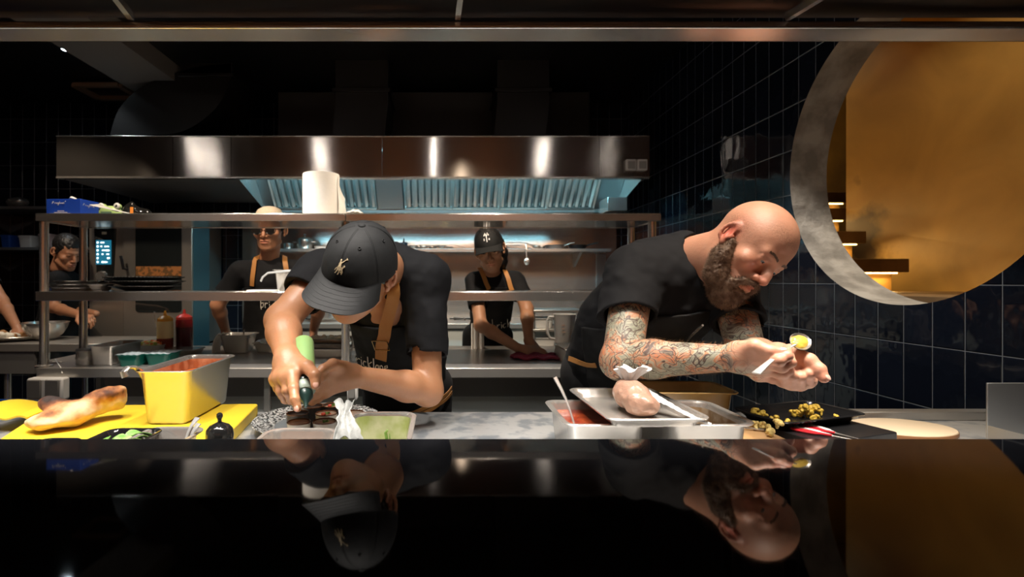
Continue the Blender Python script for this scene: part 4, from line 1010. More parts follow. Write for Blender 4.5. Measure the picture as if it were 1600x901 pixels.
# hollow for neck and arms
st.rc(nb+Vector((.035,-.03,.01)), hB.p(0,-.03,-.05), .070, .075, .008, 1)
st.rc(cutR.lerp(elR,-.10), elR, .062, .060, .004, 1); st.rc(cutL.lerp(elL,-.10), elL, .060, .058, .004, 1)
def ridg(fr, seed): return lambda p: 1
st.noise = [(.006, (9, 9, 14), 21, None), (.0035, (30, 14, 30), 22, None), (.0018, (60, 30, 60), 23, None)]
Vs, Qs = mesh_field(st, .0042)
so = mk('shirt', (Vs, Qs), MT['shirt'], B)
# seams: sleeve hem
# apron over the front
def apron(name, shirt, cond, off, parent, extra=None, h=.005, mt=None):
    f = Field(shirt); f.pr = [q for q in f.pr if q[7] is None and q[6] == 0]
    if extra: extra(f)
    lo, hi = f.bounds(); lo = lo-.05; hi = hi+.05
    D = f.grid(lo, hi, h); n = D.shape
    ax = [lo[i]+np.arange(n[i])*h for i in range(3)]
    Pp = np.stack(np.meshgrid(*ax, indexing='ij'), -1).astype(np.float32)
    C = cond(Pp); D2 = np.maximum(np.maximum(D-off, -(D+.004)), C)
    V, Q = nets(D2.astype(np.float32), lo, h); return mk(name, (V, Q), mt or MT['apron'], parent)
def half(p, c, n): n = Vector(n).normalized(); return -((p-np.array(c, np.float32)) @ np.array(n, np.float32))  # <0 on the side n points to
fwB = Vector((.45, -.85, .0))
def condB(p):
    front = half(p, (.60, 1.72, 1.0), fwB)
    top = half(p, (.70, 1.40, 1.165), (.15, .25, -1))
    bot = half(p, (0, 0, .48), (0, 0, 1))
    right = half(p, (.52, 1.5, 1.12), (1, .35, -.35))
    bib = np.maximum(top, np.where(p[..., 2] > 1.10, right, -1))
    return np.maximum(np.maximum(front, bib), bot)
def skirtB(f): f.rc((.60, 1.80, .93), (.61, 1.80, .55), .168, .19, .05)
ap = apron('apron', st, condB, .010, B, skirtB)
fb = Field(st); skirtB(fb)
for line, wd in (([(1092,362),(1078,385),(1062,425),(1045,462),(1028,492)], .026), ([(1133,462),(1132,490),(1130,520)], .028)):
    L_ = traceline(line, fb, 5, .9)
    if len(L_) > 2: mk('apron_strap', ribbon(L_, fb, wd, .010), MT['tan'], B)
L_ = traceline([(1104,366),(1098,362),(1092,362)], fb, 4, .9)
# neck loop of the strap goes round the nape
nk = [hB.p(.052,-.050,-.055), hB.p(.0,-.085,-.045), hB.p(-.052,-.05,-.055)]
bk = traceline([(1131,516)], fb) 
def buckle(px, py, fd, parent, w=.034, h=.030, rr=.0018, t0=.9, off=.014):
    c = trace(px, py, fd, t0)
    if c is None: return
    n = Vector(fd.grad(np.array([c]))[0]); u = Vector((0,0,1)); u = (u-n*u.dot(n)).normalized(); q = u.cross(n); c = c+n*off
    mk('buckle', M().tube([c+q*w/2+u*h/2, c-q*w/2+u*h/2, c-q*w/2-u*h/2, c+q*w/2-u*h/2], rr, 8, closed=True), MT['brass'], parent)
buckle(1131, 517, fb, B)
L_ = traceline([(889,520),(892,512)], fb, 3, 1.0)
if len(L_) > 1: mk('apron_tie', ribbon(L_, fb, .016, .010, smooth=0), MT['tan'], B)
L_ = traceline([(893,560),(915,566),(935,568)], fb, 4, 1.0)
if len(L_) > 2: mk('apron_tie', ribbon(L_, fb, .016, .010), MT['tan'], B)
tr = Field(); legs(tr, (.54, 1.80, .90), (.70, 1.82, .90), (.52, 1.84, .11), (.72, 1.86, .11)); tr.rc((.54,1.8,.92),(.70,1.82,.92),.12,.12,.04)
mk('trousers', mesh_field(tr, .009), MT['trousers'], B); shoes(B, [(.52,1.84,0),(.72,1.86,0)], (.2,-1), MT['black_plastic'])
# ------------------------------------------------------------------ caps
def cap(h, parent, brim=.075, tilt=0.0, r=(.084, .106, .098), mt=None, c=(0, -.012, .040), width=.080, seam=True):
    mt = mt or MT['cap']; nl, nt = 96, 22; base = -.02
    def dome(th, t):   # th longitude (0 = front +y), t 0 rim .. 1 top
        ph = t*math.pi/2; x = math.sin(th); y = math.cos(th); k = math.cos(ph)**.82; z = math.sin(ph)**1.0
        g = abs((th/(math.pi/3)) % 1 - .5)*2; sm = 1-.012*max(0, (g-.93)/.07)-.010*math.cos(th*6)*k
        w = 1+.006*math.sin(th*9+t*5)*k
        return (c[0]+r[0]*x*k*sm*w, c[1]+r[1]*y*k*sm*w, c[2]+r[2]*z+base*(1-t)*(.6+.4*(-y)))
    m = M(); rings = [[h.p(*dome(2*math.pi*j/nl, i/nt)) for j in range(nl)] for i in range(nt)]
    inner = [[h.p(*[c[k]+(dome(2*math.pi*j/nl, i/nt)[k]-c[k])*.965 for k in range(3)]) for j in range(nl)] for i in range(nt)]
    m.loft(list(reversed(inner))+rings, True, True)
    co = mk('cap', m, mt, parent)
    # button, eyelets, stitched seams
    m = M(); t = h.p(c[0], c[1], c[2]+r[2]-.001); m.ell(t, (.0085, .0085, .0045), R=h.R); mk('cap_button', m, mt, co)
    if seam:
        m = M()
        for k in range(6):
            th = math.pi/3*k+math.pi/6*0
            for o_ in (-.016, .016): m.tube([h.p(*[dome(th+o_/max(.15, math.cos(i/14*math.pi/2)), i/14)[q]*1.0 for q in range(3)]) for i in range(0, 14)], .0006, 5)
        mk('cap_stitching', m, mt, co)
        m = M()
        for k in range(6):
            th = math.pi/3*(k+.5); p = Vector(dome(th, .60)); ring = []
            n = (p-Vector(c)).normalized(); u = n.orthogonal().normalized(); v = n.cross(u)
            m.tube([h.p(*(p+n*.0008+(u*math.cos(a*math.pi/6)+v*math.sin(a*math.pi/6))*.0032)) for a in range(12)], .0011, 6, closed=True)
        mk('cap_eyelets', m, mt, co)
    def br(u, v):
        a = (u-.5)*2; ang = a*1.12; p0 = Vector(dome(ang, 0.02)); ext = brim*math.sqrt(max(0, 1-a*a*.96))**.9
        q = p0+Vector((math.sin(ang)*.35*ext*v, ext*v*1.0, 0))
        q.z += -.020*a*a*v*1.6-.10*ext*v*(1+tilt*2)-.006*v
        return h.p(q.x, q.y-.003*(1-v), q.z)
    m = M().sheet(br, 40, 14, .0035); bo_ = mk('cap_brim', m, mt, co)
    if seam:
        m = M()
        for v in (.25, .4, .55, .7, .85): m.tube([Vector(br(.06+.88*i/40, v))+h.R @ Vector((0, 0, .0019)) for i in range(41)], .0005, 5)
        mk('brim_stitching', m, mt, bo_)
    return co, dome, br
def hand(f, w, d, nrm, side, curl=.5, s=1.0, spread=.12, thumb=.6):
    """generic hand: w wrist, d pointing direction, nrm = back of the hand, side +1 thumb toward d x nrm"""
    d = Vector(d).normalized(); nrm = Vector(nrm); nrm = (nrm-d*nrm.dot(d)).normalized(); t = d.cross(nrm)*side
    ks = [w+d*.088*s+t*.030*s, w+d*.092*s+t*.010*s, w+d*.087*s-t*.010*s, w+d*.078*s-t*.029*s]
    palm(f, w, ks, .021*s, .0125*s)
    for i, (k, L_) in enumerate(zip(ks, (.072, .080, .073, .058))):
        a = spread*(1.5-i); dd = (d+t*a).normalized(); p = k; pts = [p]; ang = 0
        for j, fr in enumerate((.46, .30, .24)):
            ang += curl*(.9, 1.2, .9)[j]*(1+.06*i); v = dd*math.cos(ang)-nrm*math.sin(ang); p = p+v*L_*fr*s; pts.append(p)
        finger(f, pts, [.0100*s, .0090*s, .0080*s, .0070*s])
    b = w+d*.022*s+t*.026*s; v1 = (d*.75+t*.7-nrm*.25).normalized(); v2 = (d*.95+t*.25-nrm*thumb*.6).normalized()
    finger(f, [b, b+v1*.042*s, b+v1*.042*s+v2*.030*s, b+v1*.042*s+v2*.056*s], [.0150*s, .0115*s, .0105*s, .0085*s], .014)

# ------------------------------------------------------------------ the chef in the middle, bowed over the cups
C = thing('person', (-.12, 1.80, 0), 'person in a black cap and glasses pouring from a green squeeze bottle', 'person', world=True)
hC = Head((-.190, 1.186, 1.266), (-.36, -.79, -.50), (.13, -.53, .84), .89)
skC = Field(); hC.build(skC, lids=.1, nose=.95, short=.88)
nbC = Vector((-.165, 1.44, 1.285))
skC.rc(nbC, hC.p(0, -.045, -.03), .060, .056, .03)
cR, ceR, cwR = P(503, 428, 1.50), P(441, 500, 1.355), P(449, 560, 1.205)
cL, ceL, cwL = P(664, 436, 1.50), P(668, 609, 1.40), P(551, 587, 1.255)
skC.rc((-.12, 1.80, .95), (-.16, 1.56, 1.2), .10, .12, .03); skC.rc(cR, cL, .05, .05, .03)
skC.rc(cR, ceR, .050, .043, .02); skC.rc(ceR, ceR.lerp(cwR, .35), .043, .0415, .02); skC.rc(ceR.lerp(cwR, .35), cwR, .0415, .028, .02)
skC.rc(cL, ceL, .046, .040, .02); skC.rc(ceL, ceL.lerp(cwL, .3), .038, .0385, .02); skC.rc(ceL.lerp(cwL, .3), cwL, .0385, .0245, .02); skC.el(ceL+Vector((0, .01, -.008)), (.036, .036, .034), None, .02)
kc = [P(457,586,1.145), P(447,588,1.150), P(437,590,1.165), P(431,592,1.185)]
palm(skC, cwR, kc, .0255, .0140); skC.rc(P(462,572,1.18), P(455,585,1.15), .017, .014, .012)
finger(skC, [kc[0], P(459,607,1.110), P(461,624,1.090), P(465,637,1.085)], [.0145,.0115,.0100,.0088])
finger(skC, [kc[1], P(449,610,1.135), P(455,624,1.155), P(464,628,1.175)], [.0140,.0118,.0100,.0085])
finger(skC, [kc[2], P(439,611,1.155), P(446,624,1.175), P(456,627,1.195)], [.0140,.0112,.0096,.0082])
finger(skC, [kc[3], P(434,606,1.180), P(441,618,1.195), P(450,621,1.210)], [.0125,.0100,.0088,.0078])
finger(skC, [P(462,566,1.195), P(480,573,1.150), P(492,586,1.115), P(493,601,1.105)], [.0205,.0150,.0125,.0102], .016)
lc = [P(513,583,1.20), P(508,592,1.195), P(506,602,1.20), P(508,611,1.215)]
palm(skC, cwL, lc, .0240, .0145); skC.rc(cwL, P(512,604,1.215), .024, .016, .012)
finger(skC, [lc[0], P(500,590,1.16), P(495,598,1.18), P(492,606,1.20)], [.0130,.0110,.0098,.0086])
finger(skC, [lc[1], P(494,603,1.185), P(486,612,1.195), P(480,614,1.21)], [.0135,.0110,.0096,.0084])
finger(skC, [lc[2], P(494,615,1.195), P(485,620,1.205), P(478,619,1.215)], [.0130,.0105,.0094,.0082])
finger(skC, [lc[3], P(497,622,1.21), P(488,627,1.215), P(482,627,1.22)], [.0120,.0098,.0088,.0078])
finger(skC, [P(538,575,1.235), P(520,569,1.19), P(505,577,1.165), P(494,587,1.150)], [.0180,.0135,.0115,.0092], .014)
hl = np.array(hC.C)
fine = [(hl-.165, hl+.165, .0024), (np.array([-.42, 1.08, .93]), np.array([-.21, 1.27, 1.075]), .0021)]
V, Q = mesh_field(skC, .005, fine)
MT['skinC'] = skin_mat('warm_brown_skin', (0.42, 0.21, 0.11), 0.42, (0.38, 0.10, 0.06))
co_ = mk('body', (V, Q), MT['skinC'], C); Lc = local_of(hC, V)
fattr(co_, 'red', np.clip(.5*gauss(Lc, (-.083,-.012,.004), (.012,.024,.036))+.6*gauss(Lc, (0,.103,-.062), (.022,.014,.011)), 0, 1))
hC.eyes(C, (0, -.5))
nail(C, P(465,637,1.085), P(461,624,1.090), (-.2,-1,.2), .0088, MT['nail']); nail(C, P(493,601,1.105), P(492,586,1.115), (.3,-1,.3), .0102, MT['nail'])
hm_ = Field(); hC.el(hm_, (0, -.028, .034), (.0785, .095, .088), .01); hC.el(hm_, (0, .06, .02), (.07, .06, .2), .01, 1); hC.el(hm_, (0, .05, -.10), (.1, .09, .08), .01, 1)
for q in (1,-1): hC.rc(hm_, (q*.073, .012, .03), (q*.074, .010, .004), .006, .005, .006)
hm_.noise = [(.002, (200,)*3, 3, None)]
mk('hair', mesh_field(hm_, .003), MT['hair'], C)
capC, domeC, brC = cap(hC, C, brim=.080, tilt=.55, r=(.092, .116, .107), c=(0, -.005, .034))
# emblem: small rider on a horse swinging a mallet, embroidered
def emblem(h, dome, th0, t0_, polys, size, mt, parent, lift=.0012):
    m = M()
    for poly in polys:
        pts = []
        for (x, y) in poly:
            th = th0+(x-.5)*size/.085; t = t0_+(y-.5)*size/.135; d = Vector(dome(th, t)); n = Vector((math.sin(th)/.085, math.cos(th)/.11, .3/.1)).normalized()
            pts.append((h.p(*(d+n*lift)), h.p(*(d-n*.001))))
        o = len(m.v); n_ = len(pts); m.v += [tuple(a) for a, b in pts]+[tuple(b) for a, b in pts]
        m.f.append(tuple(o+i for i in range(n_))); m.mi.append(0); m.f.append(tuple(o+n_+i for i in reversed(range(n_)))); m.mi.append(0)
        for i in range(n_): j = (i+1) % n_; m.f.append((o+j, o+i, o+n_+i, o+n_+j)); m.mi.append(0)
    return mk('cap_emblem', m, mt, parent, smooth=False)
polo = [[(.30,.40),(.38,.52),(.52,.50),(.66,.46),(.72,.52),(.82,.62),(.90,.56),(.86,.50),(.78,.46),(.74,.36),(.60,.30),(.44,.28),(.34,.30)],
        [(.34,.32),(.28,.18),(.20,.06),(.26,.05),(.36,.18),(.42,.30)], [(.44,.30),(.46,.14),(.40,.0),(.47,.0),(.54,.14),(.52,.30)],
        [(.62,.34),(.70,.20),(.66,.06),(.73,.06),(.79,.20),(.74,.36)], [(.52,.32),(.60,.16),(.70,.14),(.68,.19),(.60,.22),(.58,.33)],
        [(.42,.48),(.40,.66),(.46,.78),(.56,.76),(.60,.62),(.60,.48)], [(.46,.78),(.44,.88),(.50,.93),(.56,.88),(.54,.78)],
        [(.52,.74),(.66,.82),(.84,.96),(.94,1.0),(.96,.95),(.86,.91),(.68,.76),(.56,.68)], [(.90,1.04),(1.0,.94),(1.03,.97),(.93,1.07)], [(.30,.42),(.20,.34),(.16,.20),(.22,.24),(.26,.34),(.34,.38)]]
emblem(hC, domeC, .0, .30, [[(1-x, y) for x, y in reversed(p_)] for p_ in polo], .034, MT['thread_tan'], capC)
# glasses
gl = M()
for q in (1, -1):
    gl.tube([hC.p(q*.067, .098, .016), hC.p(q*.074, .05, .016), hC.p(q*.079, .0, .016), hC.p(q*.080, -.02, .006)], .0022, 8)
    gl.tube([hC.p(q*(.034+.030*math.cos(a*math.pi/10)**1), .118-.012*abs(math.cos(a*math.pi/10)), .006+.019*math.sin(a*math.pi/10)) for a in range(20)], .0018, 8, closed=True)
gl.tube([hC.p(-.008, .119, .010), hC.p(0, .121, .013), hC.p(.008, .119, .010)], .0018, 8)
for q in (1, -1): gl.tube([hC.p(q*.062, .108, .012), hC.p(q*.067, .098, .016)], .0022, 8)
mk('glasses', gl, MT['black_gloss'], C)
# shirt
sC = Field()
sC.rc((-.125, 1.79, .93), (-.135, 1.70, 1.06), .135, .135, .05); sC.rc((-.135, 1.70, 1.06), (-.165, 1.58, 1.19), .135, .130, .05)
sC.el((-.16, 1.57, 1.22), (.175, .11, .10), None, .05); sC.rc(cR+Vector((.03,.02,-.01)), cL+Vector((-.03,.02,-.01)), .062, .064, .05)
sC.rc(P(500,428,1.50), P(590,415,1.50), .058, .062, .05); sC.rc(P(612,415,1.5), P(662,436,1.50), .060, .064, .05)
c1, c2 = cR.lerp(ceR, .50), cL.lerp(ceL, .70)
sC.rc(cR, ceR, .068, .066, .04, 0, (c1, cR-ceR)); sC.rc(cL, ceL, .064, .058, .03, 0, (c2, cL-ceL))
sC.rc(nbC+Vector((0,-.02,0)), hC.p(0,-.02,-.05), .064, .07, .008, 1)
sC.rc(c1.lerp(ceR,-.08), ceR, .056, .055, .004, 1); sC.rc(c2.lerp(ceL,-.06), ceL, .051, .050, .004, 1)
sC.noise = [(.006, (10, 10, 14), 31, None), (.0035, (26, 18, 30), 32, None), (.0015, (60, 40, 60), 33, None)]
mk('shirt', mesh_field(sC, .0042), MT['shirt'], C)
def skirtC(f): f.rc((-.125, 1.79, .93), (-.125, 1.80, .55), .14, .165, .05)
def condC(p):
    front = half(p, (-.12, 1.70, 1.0), (-.05, -1, 0)); top = half(p, (-.15, 1.45, 1.11), (0, .25, -1)); bot = half(p, (0, 0, .48), (0, 0, 1))
    sd = np.abs(p[..., 0]+.15)-.125; bib = np.maximum(top, np.where(p[..., 2] > 1.0, sd, -1))
    return np.maximum(np.maximum(front, bib), bot)
apron('apron', sC, condC, .009, C, skirtC); fC = Field(sC); skirtC(fC)
for line, w_ in (([(621,436),(614,462),(606,495),(599,525),(597,545),(597,558)], .036), ([(544,476),(543,490),(541,502)], .03)):
    L_ = traceline(line, fC, 5, .9)
    if len(L_) > 2: mk('apron_strap', ribbon(L_, fC, w_, .012), MT['tan'], C)
buckle(597, 534, fC, C, .046, .040, .0022)
for line in ([(704,601),(690,618),(668,632),(636,646)], [(704,608),(692,623),(672,637),(650,648)], [(556,600),(559,614),(566,630)]):
    L_ = traceline(line, fC, 4, 1.2)
    if len(L_) > 2: mk('apron_tie', ribbon(L_, fC, .012, .011), MT['tan'], C)
# the handwriting on the bib, as pixel strokes (b r i c k  l a n e)
word = [[(554,545),(554.5,560),(555,575)],[(555,562),(559,560),(560,565),(558,570),(554,571)],
        [(563,560),(563.5,571)],[(563.5,564),(566,561),(568,562)], [(571,563),(571.5,572)],[(570.5,558.5),(570.8,559.5)],
        [(579,565),(575.5,564.5),(574,569),(576,573),(579.5,572)], [(582,557),(583,575)],[(588,564),(583,568.5),(588.5,575)],
        [(591,558),(593,576)], [(600,569),(597,568),(595.5,572),(597,575),(600,573),(600,569),(601,576)],
        [(603,569),(603.5,576)],[(603.5,571),(606,568.5),(608,571),(608.5,576.5)], [(611,573),(615,571.5),(614.5,568.5),(611.5,569.5),(611,574),(613,577),(616,575)]]
word = [[(554+(x-554)*.86, y-4+(x-554)*.05) for x, y in s_] for s_ in word]
fT = Field(fC)
mk('apron_lettering', merge_strokes(word, fT, .0017, .0115, t0=1.0), MT['thread_white'], C)
tr = Field(); legs(tr, (-.19, 1.80, .88), (-.05, 1.80, .88), (-.20, 1.84, .11), (-.03, 1.84, .11)); mk('trousers', mesh_field(tr, .009), MT['trousers'], C); shoes(C, [(-.20,1.84,0),(-.03,1.84,0)], (-.1,-1), MT['black_plastic'])

# ------------------------------------------------------------------ people further back
def back_person(lab, base, h, nb_, sR, eR, wR_, sL, eL, wL_, chest, pelvis, skin, hands=(), bibtop=1.28, hair=True, seed=1, wd=1.0, apr=True, sleeve=.55, hh=.0055, facing=(0,-1,0), legs_=True, hairfn=None, bib=None, straps=(), text=None, extra=None, strapw=.03):
    p = thing('person', (base[0], base[1], 0), lab, 'person', world=True)
    f = Field(); h.build(f, lids=.25); nb_ = Vector(nb_); f.rc(nb_, h.p(0, -.035, -.05), .056*wd, .054*wd, .03)
    f.rc(pelvis, chest, .10, .11, .03); f.rc(sR, sL, .05, .05, .03)
    for a, b, c in ((sR, eR, wR_), (sL, eL, wL_)):
        f.rc(a, b, .047*wd, .040*wd, .02); f.rc(b, b.lerp(c, .3), .040*wd, .039*wd, .02); f.rc(b.lerp(c, .3), c, .039*wd, .026*wd, .02)
    hw = []
    for i, (w_, d, n, s_, c, th) in enumerate(hands): hand(f, w_, d, n, s_, c, 1.0, thumb=th); hw.append((np.array(w_)-.11, np.array(w_)+.11, .003))
    hl = np.array(h.C); V, Q = mesh_field(f, .006, [(hl-.17, hl+.17, .003)]+hw[:1]); bo2 = mk('body', (V, Q), skin, p)
    L2 = local_of(h, V); fattr(bo2, 'red', np.clip(.6*gauss(L2, (0,.103,-.062), (.022,.014,.011)), 0, 1)); h.eyes(p, (0, -.3))
    s = Field(); cy = Vector(chest)
    s.rc(pelvis, chest, .135*wd, .135*wd, .05); s.rc(Vector(sR)*.8+Vector(sL)*.2, Vector(sL)*.8+Vector(sR)*.2, .066*wd, .066*wd, .05); s.rc(nb_+Vector((0,.02,-.04)), cy, .075*wd, .11*wd, .05)
    cR_, cL_ = sR.lerp(eR, sleeve), sL.lerp(eL, sleeve)
    s.rc(sR, eR, .064*wd, .062*wd, .04, 0, (cR_, sR-eR)); s.rc(sL, eL, .064*wd, .062*wd, .04, 0, (cL_, sL-eL))
    s.rc(nb_+Vector((0,-.01,.0)), h.p(0, -.0, -.05), .062*wd, .07*wd, .008, 1)
    s.rc(cR_.lerp(eR, -.08), eR, .052*wd, .052*wd, .004, 1); s.rc(cL_.lerp(eL, -.08), eL, .052*wd, .052*wd, .004, 1)
    s.noise = [(.006, (9, 9, 13), seed, None), (.003, (28, 20, 30), seed+1, None)]
    mk('shirt', mesh_field(s, hh), MT['shirt'], p)
    def sk_(f_): f_.rc(pelvis, Vector(pelvis)-Vector((0, 0, .40)), .14*wd, .16*wd, .05)
    fa = Field(s); sk_(fa)
    if apr:
        fw = Vector(facing)
        def cond(q):
            front = half(q, Vector(chest)*.5+Vector(pelvis)*.5, fw); top = half(q, (0, 0, bibtop), (0, 0, -1)); return np.maximum(np.maximum(front, top), half(q, (0, 0, .5), (0, 0, 1)))
        apron('apron', s, cond, .009, p, sk_, .0065)
    for line in straps:
        L_ = traceline(line, fa, 3, base[1]-1.2)
        if len(L_) > 2: mk('apron_strap', ribbon(L_, fa, strapw, .013, .003), MT['tan'], p)
    if text: mk('apron_lettering', merge_strokes(text, fa, .0022, .012, t0=base[1]-1.2), MT['thread_white'], p)
    if hairfn: mk('hair', mesh_field(hairfn(h), .004), MT['hair'], p)
    if legs_:
        tr = Field(); b = Vector(base); legs(tr, Vector(pelvis)+Vector((-.08, 0, -.02)), Vector(pelvis)+Vector((.08, 0, -.02)), (b.x-.10, b.y, .11), (b.x+.10, b.y, .11)); mk('trousers', mesh_field(tr, .011), MT['trousers'], p)
        shoes(p, [(b.x-.10, b.y, 0), (b.x+.10, b.y, 0)], (facing[0], facing[1]), MT['black_plastic'])
    return p, f, s, fa
def short_hair(h):
    f = Field(); h.el(f, (0, -.014, .055), (.083, .106, .088), .01); h.el(f, (0, .118, -.008), (.078, .07, .080), .01, 1); h.el(f, (0, .05, -.11), (.1, .12, .10), .01, 1)
    for q in (1, -1): h.rc(f, (q*.073, .014, .035), (q*.074, .012, .002), .007, .006, .006)
    f.noise = [(.003, (120,)*3, 3, None)]; return f
MT['skinD'] = skin_mat('tan_skin', (0.42, 0.205, 0.115), .45); MT['skinE'] = skin_mat('light_tan_skin', (0.52, 0.28, 0.165), .45)
word2 = [[(554+(x-554)*1.0, y) for x, y in s_] for s_ in word]
def place_word(x0, y0, sx, sy, n=99, rot=0): return [[(x0+(x-554)*sx, y0+(y-560)*sy+(x-554)*rot) for x, y in s_] for s_ in word[:n]]
# standing man
hD = Head(P(421, 361, 3.22), (.02, -.985, -.10), (0, -.10, .98), 1.05, 1.1)
D_, fD, sD, faD = back_person('standing person with glasses and beige cap behind the two tier shelf, arms at the sides', (-1.10, 3.42), hD, P(421, 402, 3.28),
    P(376, 423, 3.28), P(340, 476, 3.30), P(352, 515, 3.45), P(467, 423, 3.28), P(500, 476, 3.30), P(490, 515, 3.45), P(421, 440, 3.30), P(421, 520, 3.40), MT['skinD'],
    hands=((P(352,515,3.45), (.1,.3,-1), (-1,0,0), 1, .4, .5), (P(490,515,3.45), (-.1,.3,-1), (1,0,0), 1, .4, .5)), bibtop=1.205, seed=41, wd=1.08, hairfn=short_hair, sleeve=.66,
    straps=([(404,396),(400,410),(397,430),(396,446)], [(441,396),(446,410),(449,430),(450,446)]), text=place_word(408, 474, .9, .75, 11))
capD = M(); capD.lathe([(.001,.150),(.03,.146),(.058,.130),(.075,.10),(.083,.06),(.084,.045),(.081,.045),(.001,.08)][::-1], (0,-.012,0), n=36, sy=1.22); capD.v = [tuple(hD.p(*q)) for q in capD.v]
mk('knit_cap', capD, mat('beige_knit', (0.62, 0.52, 0.40), .9, bump=(80, .4)), D_)
gl = M()
for q in (1, -1):
    gl.tube([hD.p(q*(.036+.028*math.cos(a*math.pi/10)), .113, .004+.019*math.sin(a*math.pi/10)) for a in range(20)], .0028, 8, closed=True); gl.tube([hD.p(q*.064, .112, .010), hD.p(q*.081, .0, .014)], .002, 6)
    gl.tube([hD.p(q*.036, .1115, .004), hD.p(q*.036, .1135, .004)], [.026, .026], 20)
gl.tube([hD.p(-.008, .114, .008), hD.p(.008, .114, .008)], .002, 6)
mk('glasses', gl, MT['black_gloss'], D_)
# woman wiping the table
hE = Head((.283, 3.0, 1.424), (-.12, -.955, -.24), (-.20, -.20, .96), 1.0)
def long_hair(h):
    f = short_hair(h)
    f.chain([h.p(-.062, -.04, .03), h.p(-.070, -.045, -.03), h.p(-.060, -.06, -.09), h.p(-.045, -.085, -.15)], [.028, .028, .026, .018], .02); return f
wE = P(818, 545, 2.80)
E_, fE, sE, faE = back_person('woman in a black cap leaning over the work table, wiping with a dark red cloth', (.26, 3.44), hE, P(768, 425, 3.12),
    P(742, 440, 3.10), P(751, 508, 2.93), P(812, 545, 2.74), P(806, 438, 3.12), P(823, 482, 2.98), P(826, 532, 2.80), P(770, 460, 3.16), P(762, 520, 3.42), MT['skinE'],
    hands=((P(812, 545, 2.74), (.95,-.25,-.12), (.0,-.45,.9), 1, .12, .3), (P(826, 532, 2.80), (.25,-.35,-.55), (.3,-.5,.8), -1, .3, .4)), bibtop=1.21, seed=51, wd=.92, hairfn=long_hair, sleeve=.60,
    straps=([(750,422),(756,435),(762,452)], [(783,418),(792,432),(800,450),(804,456)]), text=place_word(769, 510, .9, .7, 9, -.38), facing=(0,-1,-.2), strapw=.026)
capE, domeE, brE = cap(hE, E_, brim=.068, tilt=.35, r=(.084, .109, .092), c=(0, -.005, .043), seam=False)
def stroke_poly(x0, y0, x1, y1, w=.10):
    dx, dy = x1-x0, y1-y0; L_ = math.hypot(dx, dy); nx, ny = -dy/L_*w/2, dx/L_*w/2; return [(x0+nx, y0+ny), (x0-nx, y0-ny), (x1-nx, y1-ny), (x1+nx, y1+ny)]
NY = [stroke_poly(.14,.08,.14,.86), stroke_poly(.14,.86,.86,.10), stroke_poly(.86,.08,.86,.86), stroke_poly(.24,1.06,.5,.52), stroke_poly(.76,1.06,.5,.52), stroke_poly(.5,.56,.5,-.10)]
emblem(hE, domeE, .0, .42, [[(1-x, y) for x, y in reversed(p_)] for p_ in NY], .046, mat('white_thread', (.85,.85,.85), .7), capE, .0018)
# towel tucked in the apron
tw = M().sheet(lambda u, v: tuple(P(737+19*u, 505, 3.0)+Vector((0, .012*math.sin(u*14), -v*.22))), 16, 8, .006)
t_ = mk('apron_towel', tw, MT['white_paper'], E_)
rc_ = thing('wiping_cloth', (PZ(835, 560, .852).x, PZ(835, 560, .852).y, .8505), 'folded dark red cloth under the hands of the woman wiping the table', 'cloth')
mk('cloth', M().sheet(lambda u, v: ((u-.5)*.23+.01*math.sin(v*9), (v-.5)*.13+.008*math.sin(u*13), .012+.006*math.sin(u*17+v*5)+.004*math.sin(v*21)), 30, 18, .010), mat('dark_red_cloth', (0.17, 0.012, 0.03), .9, bump=(80, .3)), rc_)
# man in profile at the left
hF = Head(P(104, 395, 3.95), (.85, -.38, -.36), (.25, -.12, .95), 1.05)
F_, fF, sF, faF = back_person('man with short black hair in profile behind the left shelf posts, looking down', (-3.06, 4.02), hF, P(92, 418, 3.98),
    P(88, 437, 3.86), P(84, 480, 3.82), P(125, 492, 3.62), P(110, 437, 4.15), P(112, 485, 4.1), P(150, 490, 3.9), P(98, 455, 4.02), P(84, 530, 4.02), MT['skinD'],
    hands=((P(125,492,3.62), (.8,-.3,-.2), (.1,-.3,.9), 1, .6, .5),), bibtop=1.1, seed=61, hairfn=short_hair, sleeve=.62, facing=(.85,-.4,0))
hG = Head((-3.54, 3.88, 1.56), (.75, -.5, -.4), (.35, -.25, .9), 1.0)
G_, fG, sG, faG = back_person('person mostly beyond the left edge, bare forearm reaching to the plate of food', (-3.62, 4.0), hG, (-3.60, 3.92, 1.45),
    Vector((-3.42, 3.80, 1.36)), P(3, 470, 3.72), P(27, 512, 3.52), Vector((-3.72, 4.05, 1.36)), Vector((-3.80, 4.05, 1.1)), Vector((-3.70, 3.95, .95)), (-3.60, 3.94, 1.25), (-3.62, 4.0, .95), MT['skinD'],
    hands=((P(27, 512, 3.52), (.55,-.2,-.6), (.5,-.5,.6), 1, .5, .5),), bibtop=1.2, seed=71, hairfn=short_hair, sleeve=.6, facing=(.7,-.6,0))
# ------------------------------------------------------------------ things on the prep counter
MT['yellow_board'] = mat('yellow_polyethylene', (0.86, 0.60, 0.035), 0.45, bump=(120, 0.08))
MT['ceramic'] = mat('cream_ceramic', (0.62, 0.56, 0.47), 0.25, coat=.3)
MT['rim_brown'] = mat('brown_glaze_rim', (0.13, 0.05, 0.02), 0.25, coat=.3)
MT['clear_film'] = mat('crumpled_white_plastic', (0.66, 0.67, 0.67), 0.35, bump=(45, 0.6), coat=.2)
ZT = 0.8502
